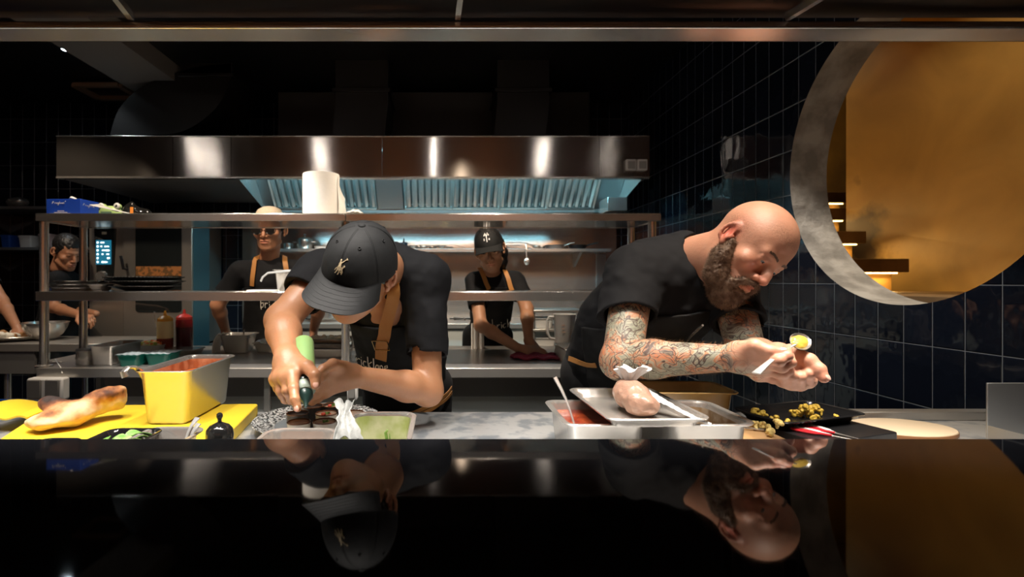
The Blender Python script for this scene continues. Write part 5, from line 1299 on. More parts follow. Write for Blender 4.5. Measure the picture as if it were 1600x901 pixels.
# yellow board
bd_ = thing('cutting_board', (0, 0, 0), 'thick yellow plastic cutting board on the prep counter, with bread and pan on it', 'cutting board', world=True)
m = M(); rb = [(-1.34, 1.30, 0), (-1.34, .98, 0), (-.500, .98, 0), (-.490, 1.24, 0), (-.546, 1.525, 0), (-1.17, 1.505, 0)]
def rounded(poly, r, n=5):
    out = []
    for i in range(len(poly)):
        p = Vector(poly[i]); a = Vector(poly[i-1]); b = Vector(poly[(i+1) % len(poly)]); u = (a-p).normalized(); v = (b-p).normalized()
        for k in range(n+1): t = k/n; out.append((p+u*r)*(1-t)**2+p*2*t*(1-t)+(p+v*r)*t*t)
    return out
rb = rounded([(-1.24, 1.19), (-1.24, .95), (-.510, .95), (-.546, 1.525), (-1.06, 1.525)] if False else [(-1.20, .95), (-.505, .95), (-.546, 1.525), (-1.13, 1.50)], .012) if False else None
def ring2(poly, z, s=0): return [(x, y, z) for x, y in poly]
poly = [(p.x, p.y) for p in rounded([Vector((-.93, .95, 0)), Vector((-.480, .95, 0)), Vector((-.546, 1.527, 0)), Vector((-1.15, 1.505, 0))], .014)]
mk('board', M().loft([ring2(poly, ZT), ring2(poly, .883)]), MT['yellow_board'], bd_, bevel=.003)
# curled corner of the flexible top sheet at the back left
mk('curled_corner', M().sheet(lambda u, v: (-1.215+.13*u, 1.34+.17*v, .8845+.030*math.sin(math.pi*(.15+.85*v))*(1-u*.8)+.006*math.sin(u*9)), 14, 20, .005), MT['yellow_board'], bd_)

# deep steel pan with orange sauce on the board
px_ = thing('gastronorm_pan', (-.703, 1.430, .8835), 'deep steel pan half filled with orange sauce standing on the yellow board', 'pan')
mk('pan_body', pan_mesh(.150, .30, .138, rim=.011, taper=.010, rc=.022), MT['steel_pan'], px_)
sauce = mat('orange_sauce', (0.72, 0.16, 0.03), .25, bump=(40, .2), vary=(14, (0.45, 0.09, 0.02), .45, .7))
mk('sauce', M().loft([rrect(.112, .262, .018, .095), rrect(.1135, .2635, .018, .100)]), sauce, px_)
mk('sauce_stain', M().loft([rrect(.1165, .2665, .018, .1005), rrect(.1210, .2710, .018, .128)], False, False), mat('sauce_film', (0.42, 0.13, 0.05), .3, vary=(30, (0.62, 0.30, 0.16), .4, .6)), px_)
lad = thing('ladle', (0, 0, 0), 'dark bent steel ladle handle hooked over the corner of the sauce pan', 'ladle', world=True)
pts = [P(196, 589, 1.25), P(193, 581, 1.25), P(199, 574, 1.26), P(209, 573, 1.28), P(217, 578, 1.30), P(222, 583, 1.32), P(226, 590, 1.34), P(240, 602, 1.38)]
mk('handle', M().tube(pts, [.0045]*8, 10, flat=2.2), MT['steel_smooth'], lad)

# flatbread
fb_ = Field(); 
def PB(px, py, Y, z=None): q = P(px, py, Y); return q
fb_.el((-.955, 1.255, .900), (.056, .045, .018), None, .02); fb_.el((-.925, 1.285, .908), (.05, .045, .024), None, .025)
fb_.el((-.978, 1.295, .922), (.040, .028, .026), Matrix.Rotation(.2, 3, 'Y'), .015)
fb_.rc((-.93, 1.285, .905), (-.865, 1.355, .922), .028, .024, .02); fb_.el((-.885, 1.345, .935), (.052, .034, .018), Matrix.Rotation(-.35, 3, 'Y') @ Matrix.Rotation(.5, 3, 'Z'), .02)
fb_.el((-.93, 1.315, .905), (.03, .03, .012), None, .02)
fb_.noise = [(.007, (22,)*3, 4, None), (.003, (55,)*3, 5, None), (.0012, (140,)*3, 6, None)]
V, Q = mesh_field(fb_, .003); V = V+np.array([0, 0, .8842-V[:, 2].min()], np.float32)
def bread_mat():
    m = bpy.data.materials.new('charred_flatbread'); n, l = nodes_of(m); b = n['Principled BSDF']; tc = n.new('ShaderNodeTexCoord')
    nz = n.new('ShaderNodeTexNoise'); nz.inputs['Scale'].default_value = 24; nz.inputs['Detail'].default_value = 6; l.new(tc.outputs['Object'], nz.inputs['Vector'])
    a = n.new('ShaderNodeAttribute'); a.attribute_name = 'char'
    ad = n.new('ShaderNodeMath'); ad.operation = 'MULTIPLY_ADD'; ad.inputs[1].default_value = 1.5; l.new(nz.outputs['Fac'], ad.inputs[0]); 
    s_ = n.new('ShaderNodeMath'); s_.operation = 'SUBTRACT'; s_.inputs[1].default_value = .66; l.new(a.outputs['Fac'], s_.inputs[0]); l.new(s_.outputs[0], ad.inputs[2])
    r = n.new('ShaderNodeValToRGB'); e = r.color_ramp.elements; e[0].position = .0; e[0].color = (.62, .46, .28, 1); e[1].position = .95; e[1].color = (.03, .016, .012, 1)
    for p_, c in ((.22, (.58, .36, .18)), (.45, (.42, .17, .06)), (.7, (.13, .045, .02))): q = e.new(p_); q.color = (*c, 1)
    l.new(ad.outputs[0], r.inputs[0]); l.new(r.outputs[0], b.inputs['Base Color']); b.inputs['Roughness'].default_value = .75
    b.inputs['Subsurface Weight'].default_value = .1; b.inputs['Subsurface Scale'].default_value = .01
    bp = n.new('ShaderNodeBump'); bp.inputs['Strength'].default_value = .4; bp.inputs['Distance'].default_value = .004; l.new(nz.outputs['Fac'], bp.inputs['Height']); l.new(bp.outputs[0], b.inputs['Normal'])
    return m
fo = mk('flatbread', (V, Q), bread_mat(), base=(-.9, 1.3, .884)); tag(fo, 'puffed folded flatbread with charred blisters lying on the yellow board', 'bread')
ch = .85*np.exp(-(((V-[-.978, 1.30, .950])/[.045, .05, .022])**2).sum(1)) + 1.0*np.exp(-(((V-[-.885, 1.35, .955])/[.055, .05, .018])**2).sum(1)) + .4*np.exp(-(((V-[-.94, 1.25, .92])/[.02, .02, .02])**2).sum(1))
fattr(fo, 'char', np.clip(ch*1.25, 0, 1.2))

# black oven-proof trays with leaves, at the near edge
leafm = mat('green_leaf', (0.10, 0.24, 0.04), .5, vary=(40, (0.30, 0.42, 0.14), .4, .7))
def tray_mesh(w, d, h, rim=.008, rc=.02, t=.002): return pan_mesh(w, d, h, rim, t, .010, rc)
for i, (cx, cy, w_, d_, zt, lab, nl) in enumerate(((-.745, .965, .09, .10, .938, 'small black tray of herbs at the near edge, left of the other one', 4), (-.625, .995, .115, .13, .9445, 'small black tray of green leaves beside the pan with two spoons', 9))):
    t = thing('black_tray', (cx, cy, .8836), lab, 'tray', 'small black trays at the near edge'); h_ = zt-.8836
    mk('tray_body', tray_mesh(w_, d_, h_), MT['black_gloss'], t)
    for k in range(nl):
        m = M(); x = rnd.uniform(-.3, .3)*w_; y = rnd.uniform(-.32, .32)*d_; a = rnd.uniform(0, 6); q = rnd.uniform(.010, .016)
        m.sheet(lambda u, v: (x+math.cos(a)*(u-.5)*q*2.4-math.sin(a)*(v-.5)*q*1.5*math.sin(math.pi*min(.98, max(.05, u))), y+math.sin(a)*(u-.5)*q*2.4+math.cos(a)*(v-.5)*q*1.5*math.sin(math.pi*min(.98, max(.05, u))), h_*.80+.008*math.sin(u*3.1)+.006*v), 8, 4, .0012)
        lf = mk('herb_leaf', m, leafm, base=(0, 0, 0)); lf.location = t.location; tag(lf, 'green herb leaf in the %s black tray' % ('left' if i == 0 else 'right hand'), 'leaf', 'leaves in the %s black tray' % ('left' if i == 0 else 'right'))
sp_ = thing('gastronorm_pan', (-.548, 1.005, .8836), 'small steel pan holding two spoons beside the black pepper mill', 'pan')
mk('pan_body', pan_mesh(.118, .135, .060, rim=.010, taper=.008), MT['steel_pan'], sp_)
def spoon(a, b, lab, grp=None, bowl=True, sc_=1.0, mt=None, name='spoon'):
    mt = mt or MT['cutlery']
    """handle end a, bowl end b"""
    a, b = Vector(a), Vector(b); d = (b-a); L_ = d.length; t = thing(name, a, lab, 'spoon', grp, world=True); d.normalize(); m = M()
    q = Vector((0, 0, 1)).cross(d); q = q.normalized() if q.length > .01 else Vector((1, 0, 0)); n = d.cross(q)
    rings = []
    for i in range(17):
        u = i/16; w_ = (.0085-.0055*math.sin(min(1, u*1.15)*math.pi/2))*sc_; c = a+d*(L_*.74*u)+n*(.004*math.sin(u*math.pi))
        rings.append([c+q*w_*x+n*.0014*y for x, y in ((-1,-.6),(-.7,-1),(.7,-1),(1,-.6),(1,.6),(.7,1),(-.7,1),(-1,.6))])
    m.loft(rings); mk('handle', m, mt or MT['steel_smooth'], t)
    if bowl:
        c = a+d*L_*.87; m = M(); R = .030*sc_
        def bw(u, v):
            aa = 2*math.pi*u; rr = v; return c+d*(math.cos(aa)*rr*L_*.15)+q*(math.sin(aa)*rr*.019*sc_)-n*(.010*(1-rr*rr))*sc_
        m.sheet(bw, 28, 8, .0014); mk('bowl', m, mt or MT['steel_smooth'], t)
    return t
spoon(P(309, 652, 1.07), P(283, 700, 1.04), 'steel spoon in the small pan, the longer upright handle', 'spoons in the small pan')
spoon(P(311, 661, 1.03), P(291, 702, 1.01), 'steel spoon in the small pan, the lower handle nearer the pepper mill', 'spoons in the small pan')
pm = thing('pepper_mill', (P(343, 670, 1.085).x, 1.085, ZT), 'round glossy black pepper mill with a small knob on top', 'pepper mill')
mk('mill_body', M().lathe([(.001,0),(.024,0),(.026,.004),(.022,.02),(.019,.036),(.020,.046),(.0235,.054)], n=36), MT['black_gloss'], pm)
mk('mill_head', M().lathe([(.0235,.0545),(.0275,.062),(.0285,.073),(.0265,.085),(.020,.093),(.009,.098),(.005,.100),(.001,.1002)], n=36), MT['black_gloss'], pm)
mk('mill_knob', M().lathe([(.0012,.1003),(.0045,.1003),(.004,.105),(.0052,.108),(.0068,.112),(.0062,.117),(.003,.1195),(.001,.120)], n=24), MT['black_gloss'], pm)

# speckled platter with ramekins
spk = mat('speckled_glaze', (0.42, 0.43, 0.43), 0.22, coat=.4)
def speck():
    n, l = nodes_of(spk); b = n['Principled BSDF']; tc = n.new('ShaderNodeTexCoord'); v = n.new('ShaderNodeTexNoise'); v.inputs['Scale'].default_value = 150; v.inputs['Detail'].default_value = 3
    l.new(tc.outputs['Object'], v.inputs['Vector']); r = n.new('ShaderNodeValToRGB'); e = r.color_ramp.elements; e[0].position = .47; e[0].color = (.035, .04, .04, 1); e[1].position = .55; e[1].color = (.62, .62, .60, 1); l.new(v.outputs['Fac'], r.inputs[0]); l.new(r.outputs[0], b.inputs['Base Color'])
speck()
pt = thing('platter', (-.335, 1.385, ZT), 'wide round platter with black and white speckled rim, carrying small cups', 'platter')
mk('platter_rim', M().lathe([(.112,.011),(.125,.013),(.150,.019),(.168,.026),(.170,.0275),(.169,.029),(.160,.0265),(.145,.0215),(.128,.0165),(.112,.0135)], n=64), spk, pt)
mk('platter_well', M().lathe([(.001,.0),(.09,.0),(.105,.004),(.1118,.0108),(.1118,.0133),(.105,.010),(.09,.006),(.001,.006)], n=64), mat('grey_glaze', (0.20, 0.22, 0.23), 0.25, coat=.3), pt)
zb0 = ZT+.0065; ram = None
cups = [(467,655,1.185,'light','front left cup on the platter, under the pouring hand','cream'),
        (465,641,1.262,'dark','second cup from the front on the left of the platter','dark'),
        (507,654,1.19,'light','cream cup with pale paste and a green dot, front right on platter','green'),
        (510,641,1.262,'light','cream cup topped with herbs and red garnish on the platter','red'),
        (489,629,1.335,'dark','dark grey cup at the back left of the platter','dark'),
        (520,629,1.345,'dark','dark brown cup at the back of the platter, right of the grey one','red'),
        (553,637,1.30,'light','low cream cup at the right edge of the platter','cream')]
paste = mat('beige_paste', (0.50, 0.30, 0.20), .45, bump=(60, .4)); dkp = mat('dark_broth', (0.06, 0.03, 0.02), .25, bump=(60,.4))
drk = mat('dark_stoneware', (0.055, 0.05, 0.05), 0.35); redg = mat('red_garnish', (0.55, 0.07, 0.04), .4)
def leafclump(name, c, n_, s_, mt, parent, seed=0, flat=.6):
    r_ = random.Random(seed); m = M()
    for _ in range(n_):
        a, e = r_.uniform(0, 6.28), r_.uniform(.1, 1.3); d = Vector((math.cos(a)*math.cos(e), math.sin(a)*math.cos(e), math.sin(e)*flat)); p = Vector(c)+d*s_*.35; q = d.orthogonal().normalized()*s_*.28; t = p+d*s_*r_.uniform(.5, 1.0)
        m.add([p-d*s_*.3, (p+t)/2+q, t, (p+t)/2-q, (p+t)/2+d.cross(q).normalized()*.0007], [(0,1,4),(1,2,4),(2,3,4),(3,0,4),(0,3,2,1)])
    return mk(name, m, mt, parent, smooth=False)
for i, (x, y, Y, kind, lab, fill) in enumerate(cups):
    c = P(x, y, Y); t = thing('ramekin', (c.x, Y, zb0), lab, 'cup', 'small cups on the speckled platter'); h_ = .067 if i != 6 else .058; mt_ = MT['ceramic'] if kind == 'light' else drk
    mk('cup_body', M().lathe([(.001,0),(.019,0),(.0215,.003),(.0245,.015),(.0262,h_-.006),(.0268,h_-.0021),(.0250,h_-.0021),(.0235,.016),(.020,.007),(.001,.006)], n=40), mt_, t)
    mk('cup_rim', M().lathe([(.0268,h_-.002),(.0275,h_-.0010),(.0275,h_+.0004),(.0262,h_+.0010),(.0251,h_+.0004),(.0250,h_-.002)], n=40), MT['rim_brown'], t)
    mk('filling', M().lathe([(.001,h_-.010),(.0240,h_-.010),(.0244,h_-.006),(.018,h_-.004),(.001,h_-.003)], n=32), dkp if fill == 'dark' else paste, t)
    if fill in ('green', 'red'): leafclump('herb_garnish', (.004, -.004, h_-.002), 9, .010, leafm, t, i)
    if fill == 'red': mk('red_garnish', M().ell((-.006, -.006, h_-.001), (.006, .005, .004)).ell((.006, .004, h_-.004), (.005, .006, .004)), redg, t)

# squeeze bottle held by the middle chef
bt = Vector(P(474, 533, 1.262)); tp = Vector(P(478, 636, 1.105)); d = (tp-bt).normalized(); Lb = (tp-bt).length
sq = thing('squeeze_bottle', bt, 'green squeeze bottle with dark collar held upside down over the cups', 'bottle')
sq.rotation_euler = d.to_track_quat('Z', 'Y').to_euler()
k = Lb/.16
mk('bottle_body', M().lathe([(.001,0),(.018,.0),(.0235,.003),(.0248,.008),(.0248,.078*k),(.0245,.082*k)], n=40), mat('pale_green_bottle', (0.24, 0.40, 0.15), .28, sss=.2), sq)
mk('dark_band', M().lathe([(.0246,.0822*k),(.0255,.086*k),(.0250,.104*k),(.0235,.110*k),(.001,.110*k)], n=40), mat('dark_green_cap', (0.012, 0.035, 0.035), .25), sq)
mk('collar_ring', M().lathe([(.001,.1102*k),(.0222,.1102*k),(.0228,.114*k),(.0225,.124*k),(.019,.128*k),(.001,.128*k)], n=40), mat('pale_grey_green', (0.34, 0.42, 0.36), .35), sq)
mk('nozzle', M().lathe([(.001,.1282*k),(.0165,.1282*k),(.0165,.138*k),(.012,.143*k),(.006,.150*k),(.0035,.160*k),(.001,.1605*k)], n=32), mat('dark_green_tip', (0.02, 0.05, 0.045), .3), sq)

# near steel pans around the platter
p1 = thing('gastronorm_pan', (-.2805, .985, ZT), 'shallow steel pan of pinkish beige paste at the near edge, under the platter', 'pan')
mk('pan_body', pan_mesh(.150, .135, .0965, rim=.010, taper=.006, rc=.03), MT['steel_pan'], p1)
mk('paste', M().loft([rrect(.118, .103, .024, .062), rrect(.120, .105, .024, .068)]), paste, p1)
p2 = thing('gastronorm_pan', (-.128, 1.03, ZT), 'steel pan smeared with green sauce, a paper towel over its left rim', 'pan')
mk('pan_body', pan_mesh(.146, .245, .1045, rim=.011, taper=.008, rc=.026), MT['steel_pan'], p2)
mk('sauce_smear', M().loft([rrect(.1045, .2035, .026, .0112), rrect(.1204, .2192, .026, .0984)], True, False), mat('green_sauce_smear', (0.30, 0.34, 0.12), .3, vary=(18, (0.50, 0.50, 0.34), .4, .62)), p2)
hb_ = thing('green_onion', (P(604, 660, 1.13).x, 1.13, .95), 'short green onion piece stuck inside the green smeared pan', 'herb')
hb_.location = (P(604,0,1.125).x, 1.125, .865)
mk('stem', M().tube([(0,.003,.006),(.002,0,.03),(-.002,-.003,.052),(.003,-.004,.058)], [.002,.003,.0035,.002], 8).tube([(.004,-.002,.0),(.008,-.004,.03),(.007,-.004,.05)], [.0012,.0016,.001], 6), leafm, hb_)
def crumple(name, f, nu, nv, amp, seed, mt, lab, cat, fr=30, th=.0012, base=(0,0,0)):
    r_ = np.random.RandomState(seed)
    def g(u, v):
        p = Vector(f(u, v)); a = np.array([[p.x*fr, p.y*fr, p.z*fr]]); return p+Vector((float(vnoise(a, seed)[0]), float(vnoise(a, seed+1)[0]), abs(float(vnoise(a, seed+2)[0]))))*amp
    o = mk(name, M().sheet(g, nu, nv, th), mt, base=base); return tag(o, lab, cat)
TWL = mat('paper_towel', (0.30, 0.31, 0.30), .85, bump=(70, .5), trans=.1)
crumple('paper_towel', lambda u, v: tuple(P(520+34*v+8*u+6*math.sin(u*5+v*3), 632+60*u, 1.10-.20*u)+Vector((0, .006*math.sin(v*9+u*4), .005+.004*math.sin(v*14+u*3)))), 24, 18, .005, 5, TWL, 'crumpled white paper towel draped over the rim of the green smeared pan', 'paper towel', 45)

# ---- right hand group
p3 = thing('gastronorm_pan', (.348, 1.17, ZT), 'steel pan of dark red sauce with a spoon, left of the two pans', 'pan')
mk('pan_body', pan_mesh(.188, .225, .1005, rim=.014, taper=.008, rc=.02), MT['steel_pan'], p3)
mk('sauce', M().loft([rrect(.140, .178, .014, .074), rrect(.1425, .180, .014, .082)]), mat('dark_red_sauce', (0.16, 0.018, 0.008), .08, bump=(30, .35), vary=(26, (0.42, 0.07, 0.015), .45, .7), coat=.5), p3)
p4_ = thing('gastronorm_pan', (.560, 1.17, ZT), 'steel pan with brown residue, right of the dark red sauce pan', 'pan')
mk('pan_body', pan_mesh(.205, .225, .1005, rim=.014, taper=.008, rc=.03), MT['steel_pan'], p4_)
mk('residue', M().loft([rrect(.1575, .1775, .03, .0112), rrect(.1720, .1920, .03, .088)], True, False), mat('brown_residue', (0.22, 0.14, 0.07), .35, vary=(30, (0.40, 0.33, 0.25), .4, .6)), p4_)
spoon(P(867, 589, 1.14), P(908, 688, 1.11), 'long steel serving spoon standing in the dark red sauce', None, bowl=False, sc_=1.25)
tr_ = thing('sheet_tray', (.432, 1.165, .9535), 'shallow steel tray laid across the two pans, with the filled piping bag', 'tray', rz=.03)
mk('tray_body', pan_mesh(.212, .30, .021, rim=.009, taper=.008, rc=.02), MT['steel_pan'], tr_)
# piping bag
pb = Field(); c0 = P(996, 628, 1.13)
zt0 = .9575
pb.el((.428, 1.135, zt0+.030), (.034, .050, .0285), None, .01); pb.el((.425, 1.16, zt0+.036), (.033, .036, .030), Matrix.Rotation(.3, 3, 'X'), .02)
pb.el((.436, 1.10, zt0+.022), (.026, .03, .020), None, .02)
pb.noise = [(.006, (30,)*3, 9, None), (.0035, (24, 75, 60), 19, None), (.0012, (110,)*3, 10, None)]
V, Q = mesh_field(pb, .0022); V = V+np.array([0,0,zt0+.0002-V[:,2].min()], np.float32)
pg = thing('piping_bag', (.428, 1.13, zt0), 'full piping bag of pinkish brown paste with a white twisted end, on the tray', 'piping bag', world=True)
mk('filled_bag', (V, Q), mat('pinkish_paste_in_plastic', (0.30, 0.18, 0.13), .34, coat=.25, bump=(40, .5), sss=.1), pg)
m = M()
def tw1(u, v):
    a = 2*math.pi*u; r = (.006+.026*v**1.4)*(1+.22*math.sin(a*7+v*2)); p = Vector((.428+.010*v+math.cos(a)*r*1.15, 1.175+math.sin(a)*r*.7, zt0+.052+.040*v+.006*math.sin(a*4)*v)); return tuple(p)
m.sheet(tw1, 40, 8, .001); mk('twisted_end', m, MT['clear_film'], pg)
m = M().sheet(lambda u, v: (.452+.085*u+.004*math.sin(v*11), 1.17-.125*u+(v-.5)*(.060-.01*u), zt0+(.030+.022*v)*(1-u)**1.2+.0025+.005*math.sin(v*9+u*4)**2*(1-u*.4)+.0018*math.sin(u*30+v*7)**2), 26, 12, .001); mk('loose_plastic', m, MT['clear_film'], pg)
# amber container behind
amb = mat('amber_plastic', (0.42, 0.27, 0.10), .2, coat=.3, vary=(8, (0.30, 0.18, 0.06), .4, .7)); 
p5_ = thing('plastic_container', (.665, 1.445, ZT), 'amber plastic container behind the steel pans, at the bald man\'s waist', 'container', rz=-.04)
mk('container_body', pan_mesh(.275, .17, .100, rim=.014, t=.002, taper=.010, rc=.022), amb, p5_)
mk('oil', M().loft([rrect(.222, .118, .018, .055), rrect(.224, .120, .018, .075)]), mat('golden_oil', (0.30, 0.17, 0.03), .1), p5_)
spoon(P(992, 571, 1.49), P(985, 612, 1.46), 'white handled scoop standing in the amber container', None, bowl=False, sc_=1.2, mt=MT['white_plastic'], name='scoop')
# cauliflower tray
ctr = Vector(((.80+1.05+1.10+.831)/4, (1.387+1.468+1.333+1.243)/4, ZT))
az = math.atan2(1.468-1.387, 1.05-.80)
bbd = mk('support_board', M().loft([rrect(.26, .22, .01, 0), rrect(.26, .22, .01, .030)]), MT['black_plastic'], base=(0,0,0), bevel=.002); bbd.location = ctr+Vector((.012,-.045,0)); bbd.rotation_euler = (0,0,az); tag(bbd, 'dark board under the cauliflower tray', 'board')
ctr = ctr+Vector((0,0,.0305))
ct = thing('roasting_tray', ctr, 'black rimmed oven tray with roasted cauliflower at the right of the counter', 'tray', rz=az)
mk('tray_body', pan_mesh(.290, .165, .024, rim=.010, taper=.010, rc=.02), mat('dark_enamel', (0.035, 0.035, 0.038), .22, .7, bump=(20,.2)), ct)
cm = mat('roasted_cauliflower', (0.62, 0.43, 0.06), .5, vary=(55, (0.16, 0.07, 0.02), .52, .68), bump=(70, .6))
cg = mat('golden_cauliflower', (0.62, 0.47, 0.16), .5, vary=(60, (0.18, 0.09, 0.03), .56, .7), bump=(70, .6))
def floret(loc, s_, seed, lab, grp, mt=None):
    r_ = random.Random(seed); f = Field(); f.rc((0,0,0), (0, 0, s_*.6), s_*.22, s_*.30, .004)
    for _ in range(11):
        a, e = r_.uniform(0, 6.28), r_.uniform(.2, 1.4); f.el((math.cos(a)*math.cos(e)*s_*.52, math.sin(a)*math.cos(e)*s_*.52, s_*(.55+.42*math.sin(e))), (s_*r_.uniform(.20,.34),)*3, None, .002)
    f.noise = [(s_*.07, (7/s_*1.1,)*3, seed, None)]
    V, Q = mesh_field(f, max(.0013, s_*.075)); R = np.array(Euler((r_.uniform(-1.6, 1.6), r_.uniform(-1, 1), r_.uniform(0, 6))).to_matrix()); V = V @ R.T; V = V-np.array([0, 0, V[:, 2].min()])
    o = mk('cauliflower_floret', (V.astype(np.float32), Q), mt or cm); o.location = loc; return tag(o, lab, 'vegetable', grp)
Rt = Matrix.Rotation(az, 3, 'Z')
for i in range(16):
    lx, ly = rnd.gauss(.025, .026), rnd.gauss(0, .020); lz = .0035+(.016 if i > 9 else 0)
    if i > 9: lx = .022+(i-12)*.011; ly = rnd.gauss(0, .008)
    floret(ctr+Rt @ Vector((lx, ly, lz+.001)), rnd.uniform(.012, .018), 100+i, 'roasted yellow brown floret in the larger heap on the dark tray', 'florets in the larger heap')
for i in range(7):
    floret(ctr+Rt @ Vector((rnd.uniform(-.115, -.075), rnd.gauss(0, .022), .0045)), rnd.uniform(.011, .016), 200+i, 'roasted floret in the small heap at the left of the dark tray', 'florets in the smaller heap')
# wooden board with florets and a fork
wb = mk('wooden_board', M().loft([rrect(.115, .15, .015, 0), rrect(.115, .15, .015, .035)]), mat('pale_wood', (0.42, 0.24, 0.10), .5, vary=(4, (0.52, 0.32, 0.15), .4, .6)), base=(0,0,0), bevel=.003)
wb.location = (.737, 1.235, ZT); tag(wb, 'small wooden board with a fork and florets, right of the steel pans', 'cutting board')
for i, (x, y) in enumerate(((1178,664),(1196,661),(1190,668),(1209,668),(1217,672),(1206,676),(1222,666))):
    q = PZ(x-8, y+4, ZT+.0355); floret((q.x, q.y, ZT+.0355), rnd.uniform(.012, .018), 300+i, 'roasted floret on the small wooden board beside the fork', 'florets on the wooden board', cg)
fk = thing('fork', (0,0,0), 'steel fork resting on the small wooden board', 'fork', world=True)
a, b = PZ(1146, 667, ZT+.039), PZ(1196, 671, ZT+.040); dd = (b-a).normalized(); qq = Vector((-dd.y, dd.x, 0))
mk('handle', M().tube([a-dd*.03, a, a+(b-a)*.6], [.003,.002,.0025], 8, flat=1), MT['steel_smooth'], fk)
for k in (-1.5, -.5, .5, 1.5): mk('tine', M().tube([a+(b-a)*.58, a+(b-a)*.72+qq*k*.004, b+qq*k*.004], [.0016,.0014,.0008], 6), MT['steel_smooth'], fk)
# red and white handled tongs
rw = mat('red_silicone', (0.50, 0.02, 0.03), .35); ww = mat('white_silicone', (0.72, 0.70, 0.66), .4)
for i, (x0, y0, x1, y1, lab) in enumerate(((1238, 668, 1300, 680, 'red and white handled scissors, nearer of the pair beside the cream board'), (1256, 664, 1305, 676, 'red and white handled scissors, farther of the pair beside the cream board'))):
    a, b = PZ(x0, y0, ZT+.0345), PZ(x1, y1, ZT+.0345); t = thing('kitchen_scissors', (a+b)/2, lab, 'scissors', 'red and white handled scissors', world=True); d_ = (b-a).normalized(); q_ = Vector((-d_.y, d_.x, 0))
    for k, mt_ in ((-1, rw), (1, ww)):
        loop = [a+d_*(.028-.028*math.cos(j*math.pi/8))+q_*(k*.008+.008*math.sin(j*math.pi/8)) for j in range(16)]
        mk('handle_loop', M().tube(loop, .0032, 8, closed=True).tube([a+d_*.055+q_*k*.006, b], [.0035, .0028], 8), mt_, t)
    mk('blade', M().tube([b, b+d_*.05], [.004,.001], 8, flat=.4), MT['steel_smooth'], t)
# cream board / peel at the right
pl_ = thing('oval_board', (1.215, 1.352, ZT), 'cream coloured oval board at the right end of the counter', 'board')
mk('board_body', M().loft([[(.125*math.cos(a*math.pi/32)*s_, .085*math.sin(a*math.pi/32)*s_, z) for a in range(64)] for s_, z in ((.96,0),(1.0,.004),(1.0,.012),(.985,.0145),(.97,.015))]), mat('cream_melamine', (0.66, 0.54, 0.38), .4), pl_)
mk('board_edge', M().loft([[(.1255*math.cos(a*math.pi/32)*s_, .0855*math.sin(a*math.pi/32)*s_, z) for a in range(64)] for s_, z in ((1.0005,.003),(1.006,.005),(1.006,.010),(1.0005,.0125))], False, False), mat('brown_edge', (0.25, 0.11, 0.04), .5), pl_)
# steel splash guard at the right end
sg = thing('steel_splash_guard', (1.40, 1.20, ZT), 'upright scratched steel splash guard at the right end of the counter', 'splash guard', world=True)
g0 = P(1543, 598, 1.22)
mk('upright_plate', M().box((g0.x, 1.22, ZT), (1.752, 1.224, g0.z)), MT['steel_dull'], sg, bevel=.001)
mk('side_plate', M().box((g0.x, 1.02, ZT), (g0.x+.004, 1.2195, ZT+.055)), MT['steel_dull'], sg)
mk('foot_rail', M().box((P(1340,0,1.46).x, 1.46, ZT), (1.752, 1.50, ZT+.025)), MT['steel'], sg, bevel=.003)
# spoon with yellow sauce held by the bald chef
h0, h1 = P(1183, 582, 1.00), P(1250, 531, 1.07)
ts = spoon(h0+(h0-h1)*.02, P(1263, 523, 1.08), 'steel tasting spoon of yellow sauce held up by the bald man', None, sc_=1.0)
c = P(1251, 533, 1.068); dS = (P(1263, 523, 1.08)-h0).normalized()
# tilt: rebuild the bowl as an open oval facing the camera and up
for ch_ in [o for o in ts.children if o.name.startswith('bowl')]: bpy.data.objects.remove(ch_)
nS = (Vector((.0, -.80, .60))-dS*Vector((.0, -.80, .60)).dot(dS)).normalized(); qS = dS.cross(nS)
mk('bowl', M().sheet(lambda u, v: tuple(c+dS*(math.cos(2*math.pi*u)*v*.027)+qS*(math.sin(2*math.pi*u)*v*.0195)-nS*(.009*(1-v*v))), 30, 8, .0014), MT['steel_smooth'], ts)
syl = Field(); Rm = Matrix((dS, qS, nS)).transposed(); syl.el(c-nS*.004+dS*.003, (.0215, .0150, .0055), [[Rm[i][j] for j in range(3)] for i in range(3)], .004); syl.noise = [(.0012, (150,)*3, 3, None)]
ys = mk('yellow_sauce', mesh_field(syl, .0012), mat('mustard_sauce', (0.50, 0.33, 0.05), .3, coat=.3), base=c); tag(ys, 'dollop of yellow mustard coloured sauce in the held spoon', 'sauce')
# steel tweezers clipped into the bald chef's apron
a, b = trace(1070, 533, fb, .9), P(1098, 508, 1.24)
tz = thing('tweezers', a, 'long thin steel tweezers sticking out of the bald man\'s apron', 'tweezers', world=True)
if a is not None:
    for o_ in (-.002, .002): mk('prong', M().tube([a+Vector((o_, .005, -.01)), (a+b)/2+Vector((o_*1.2, 0, 0)), b], [.0012, .0022, .0026], 8), MT['steel_smooth'], tz)
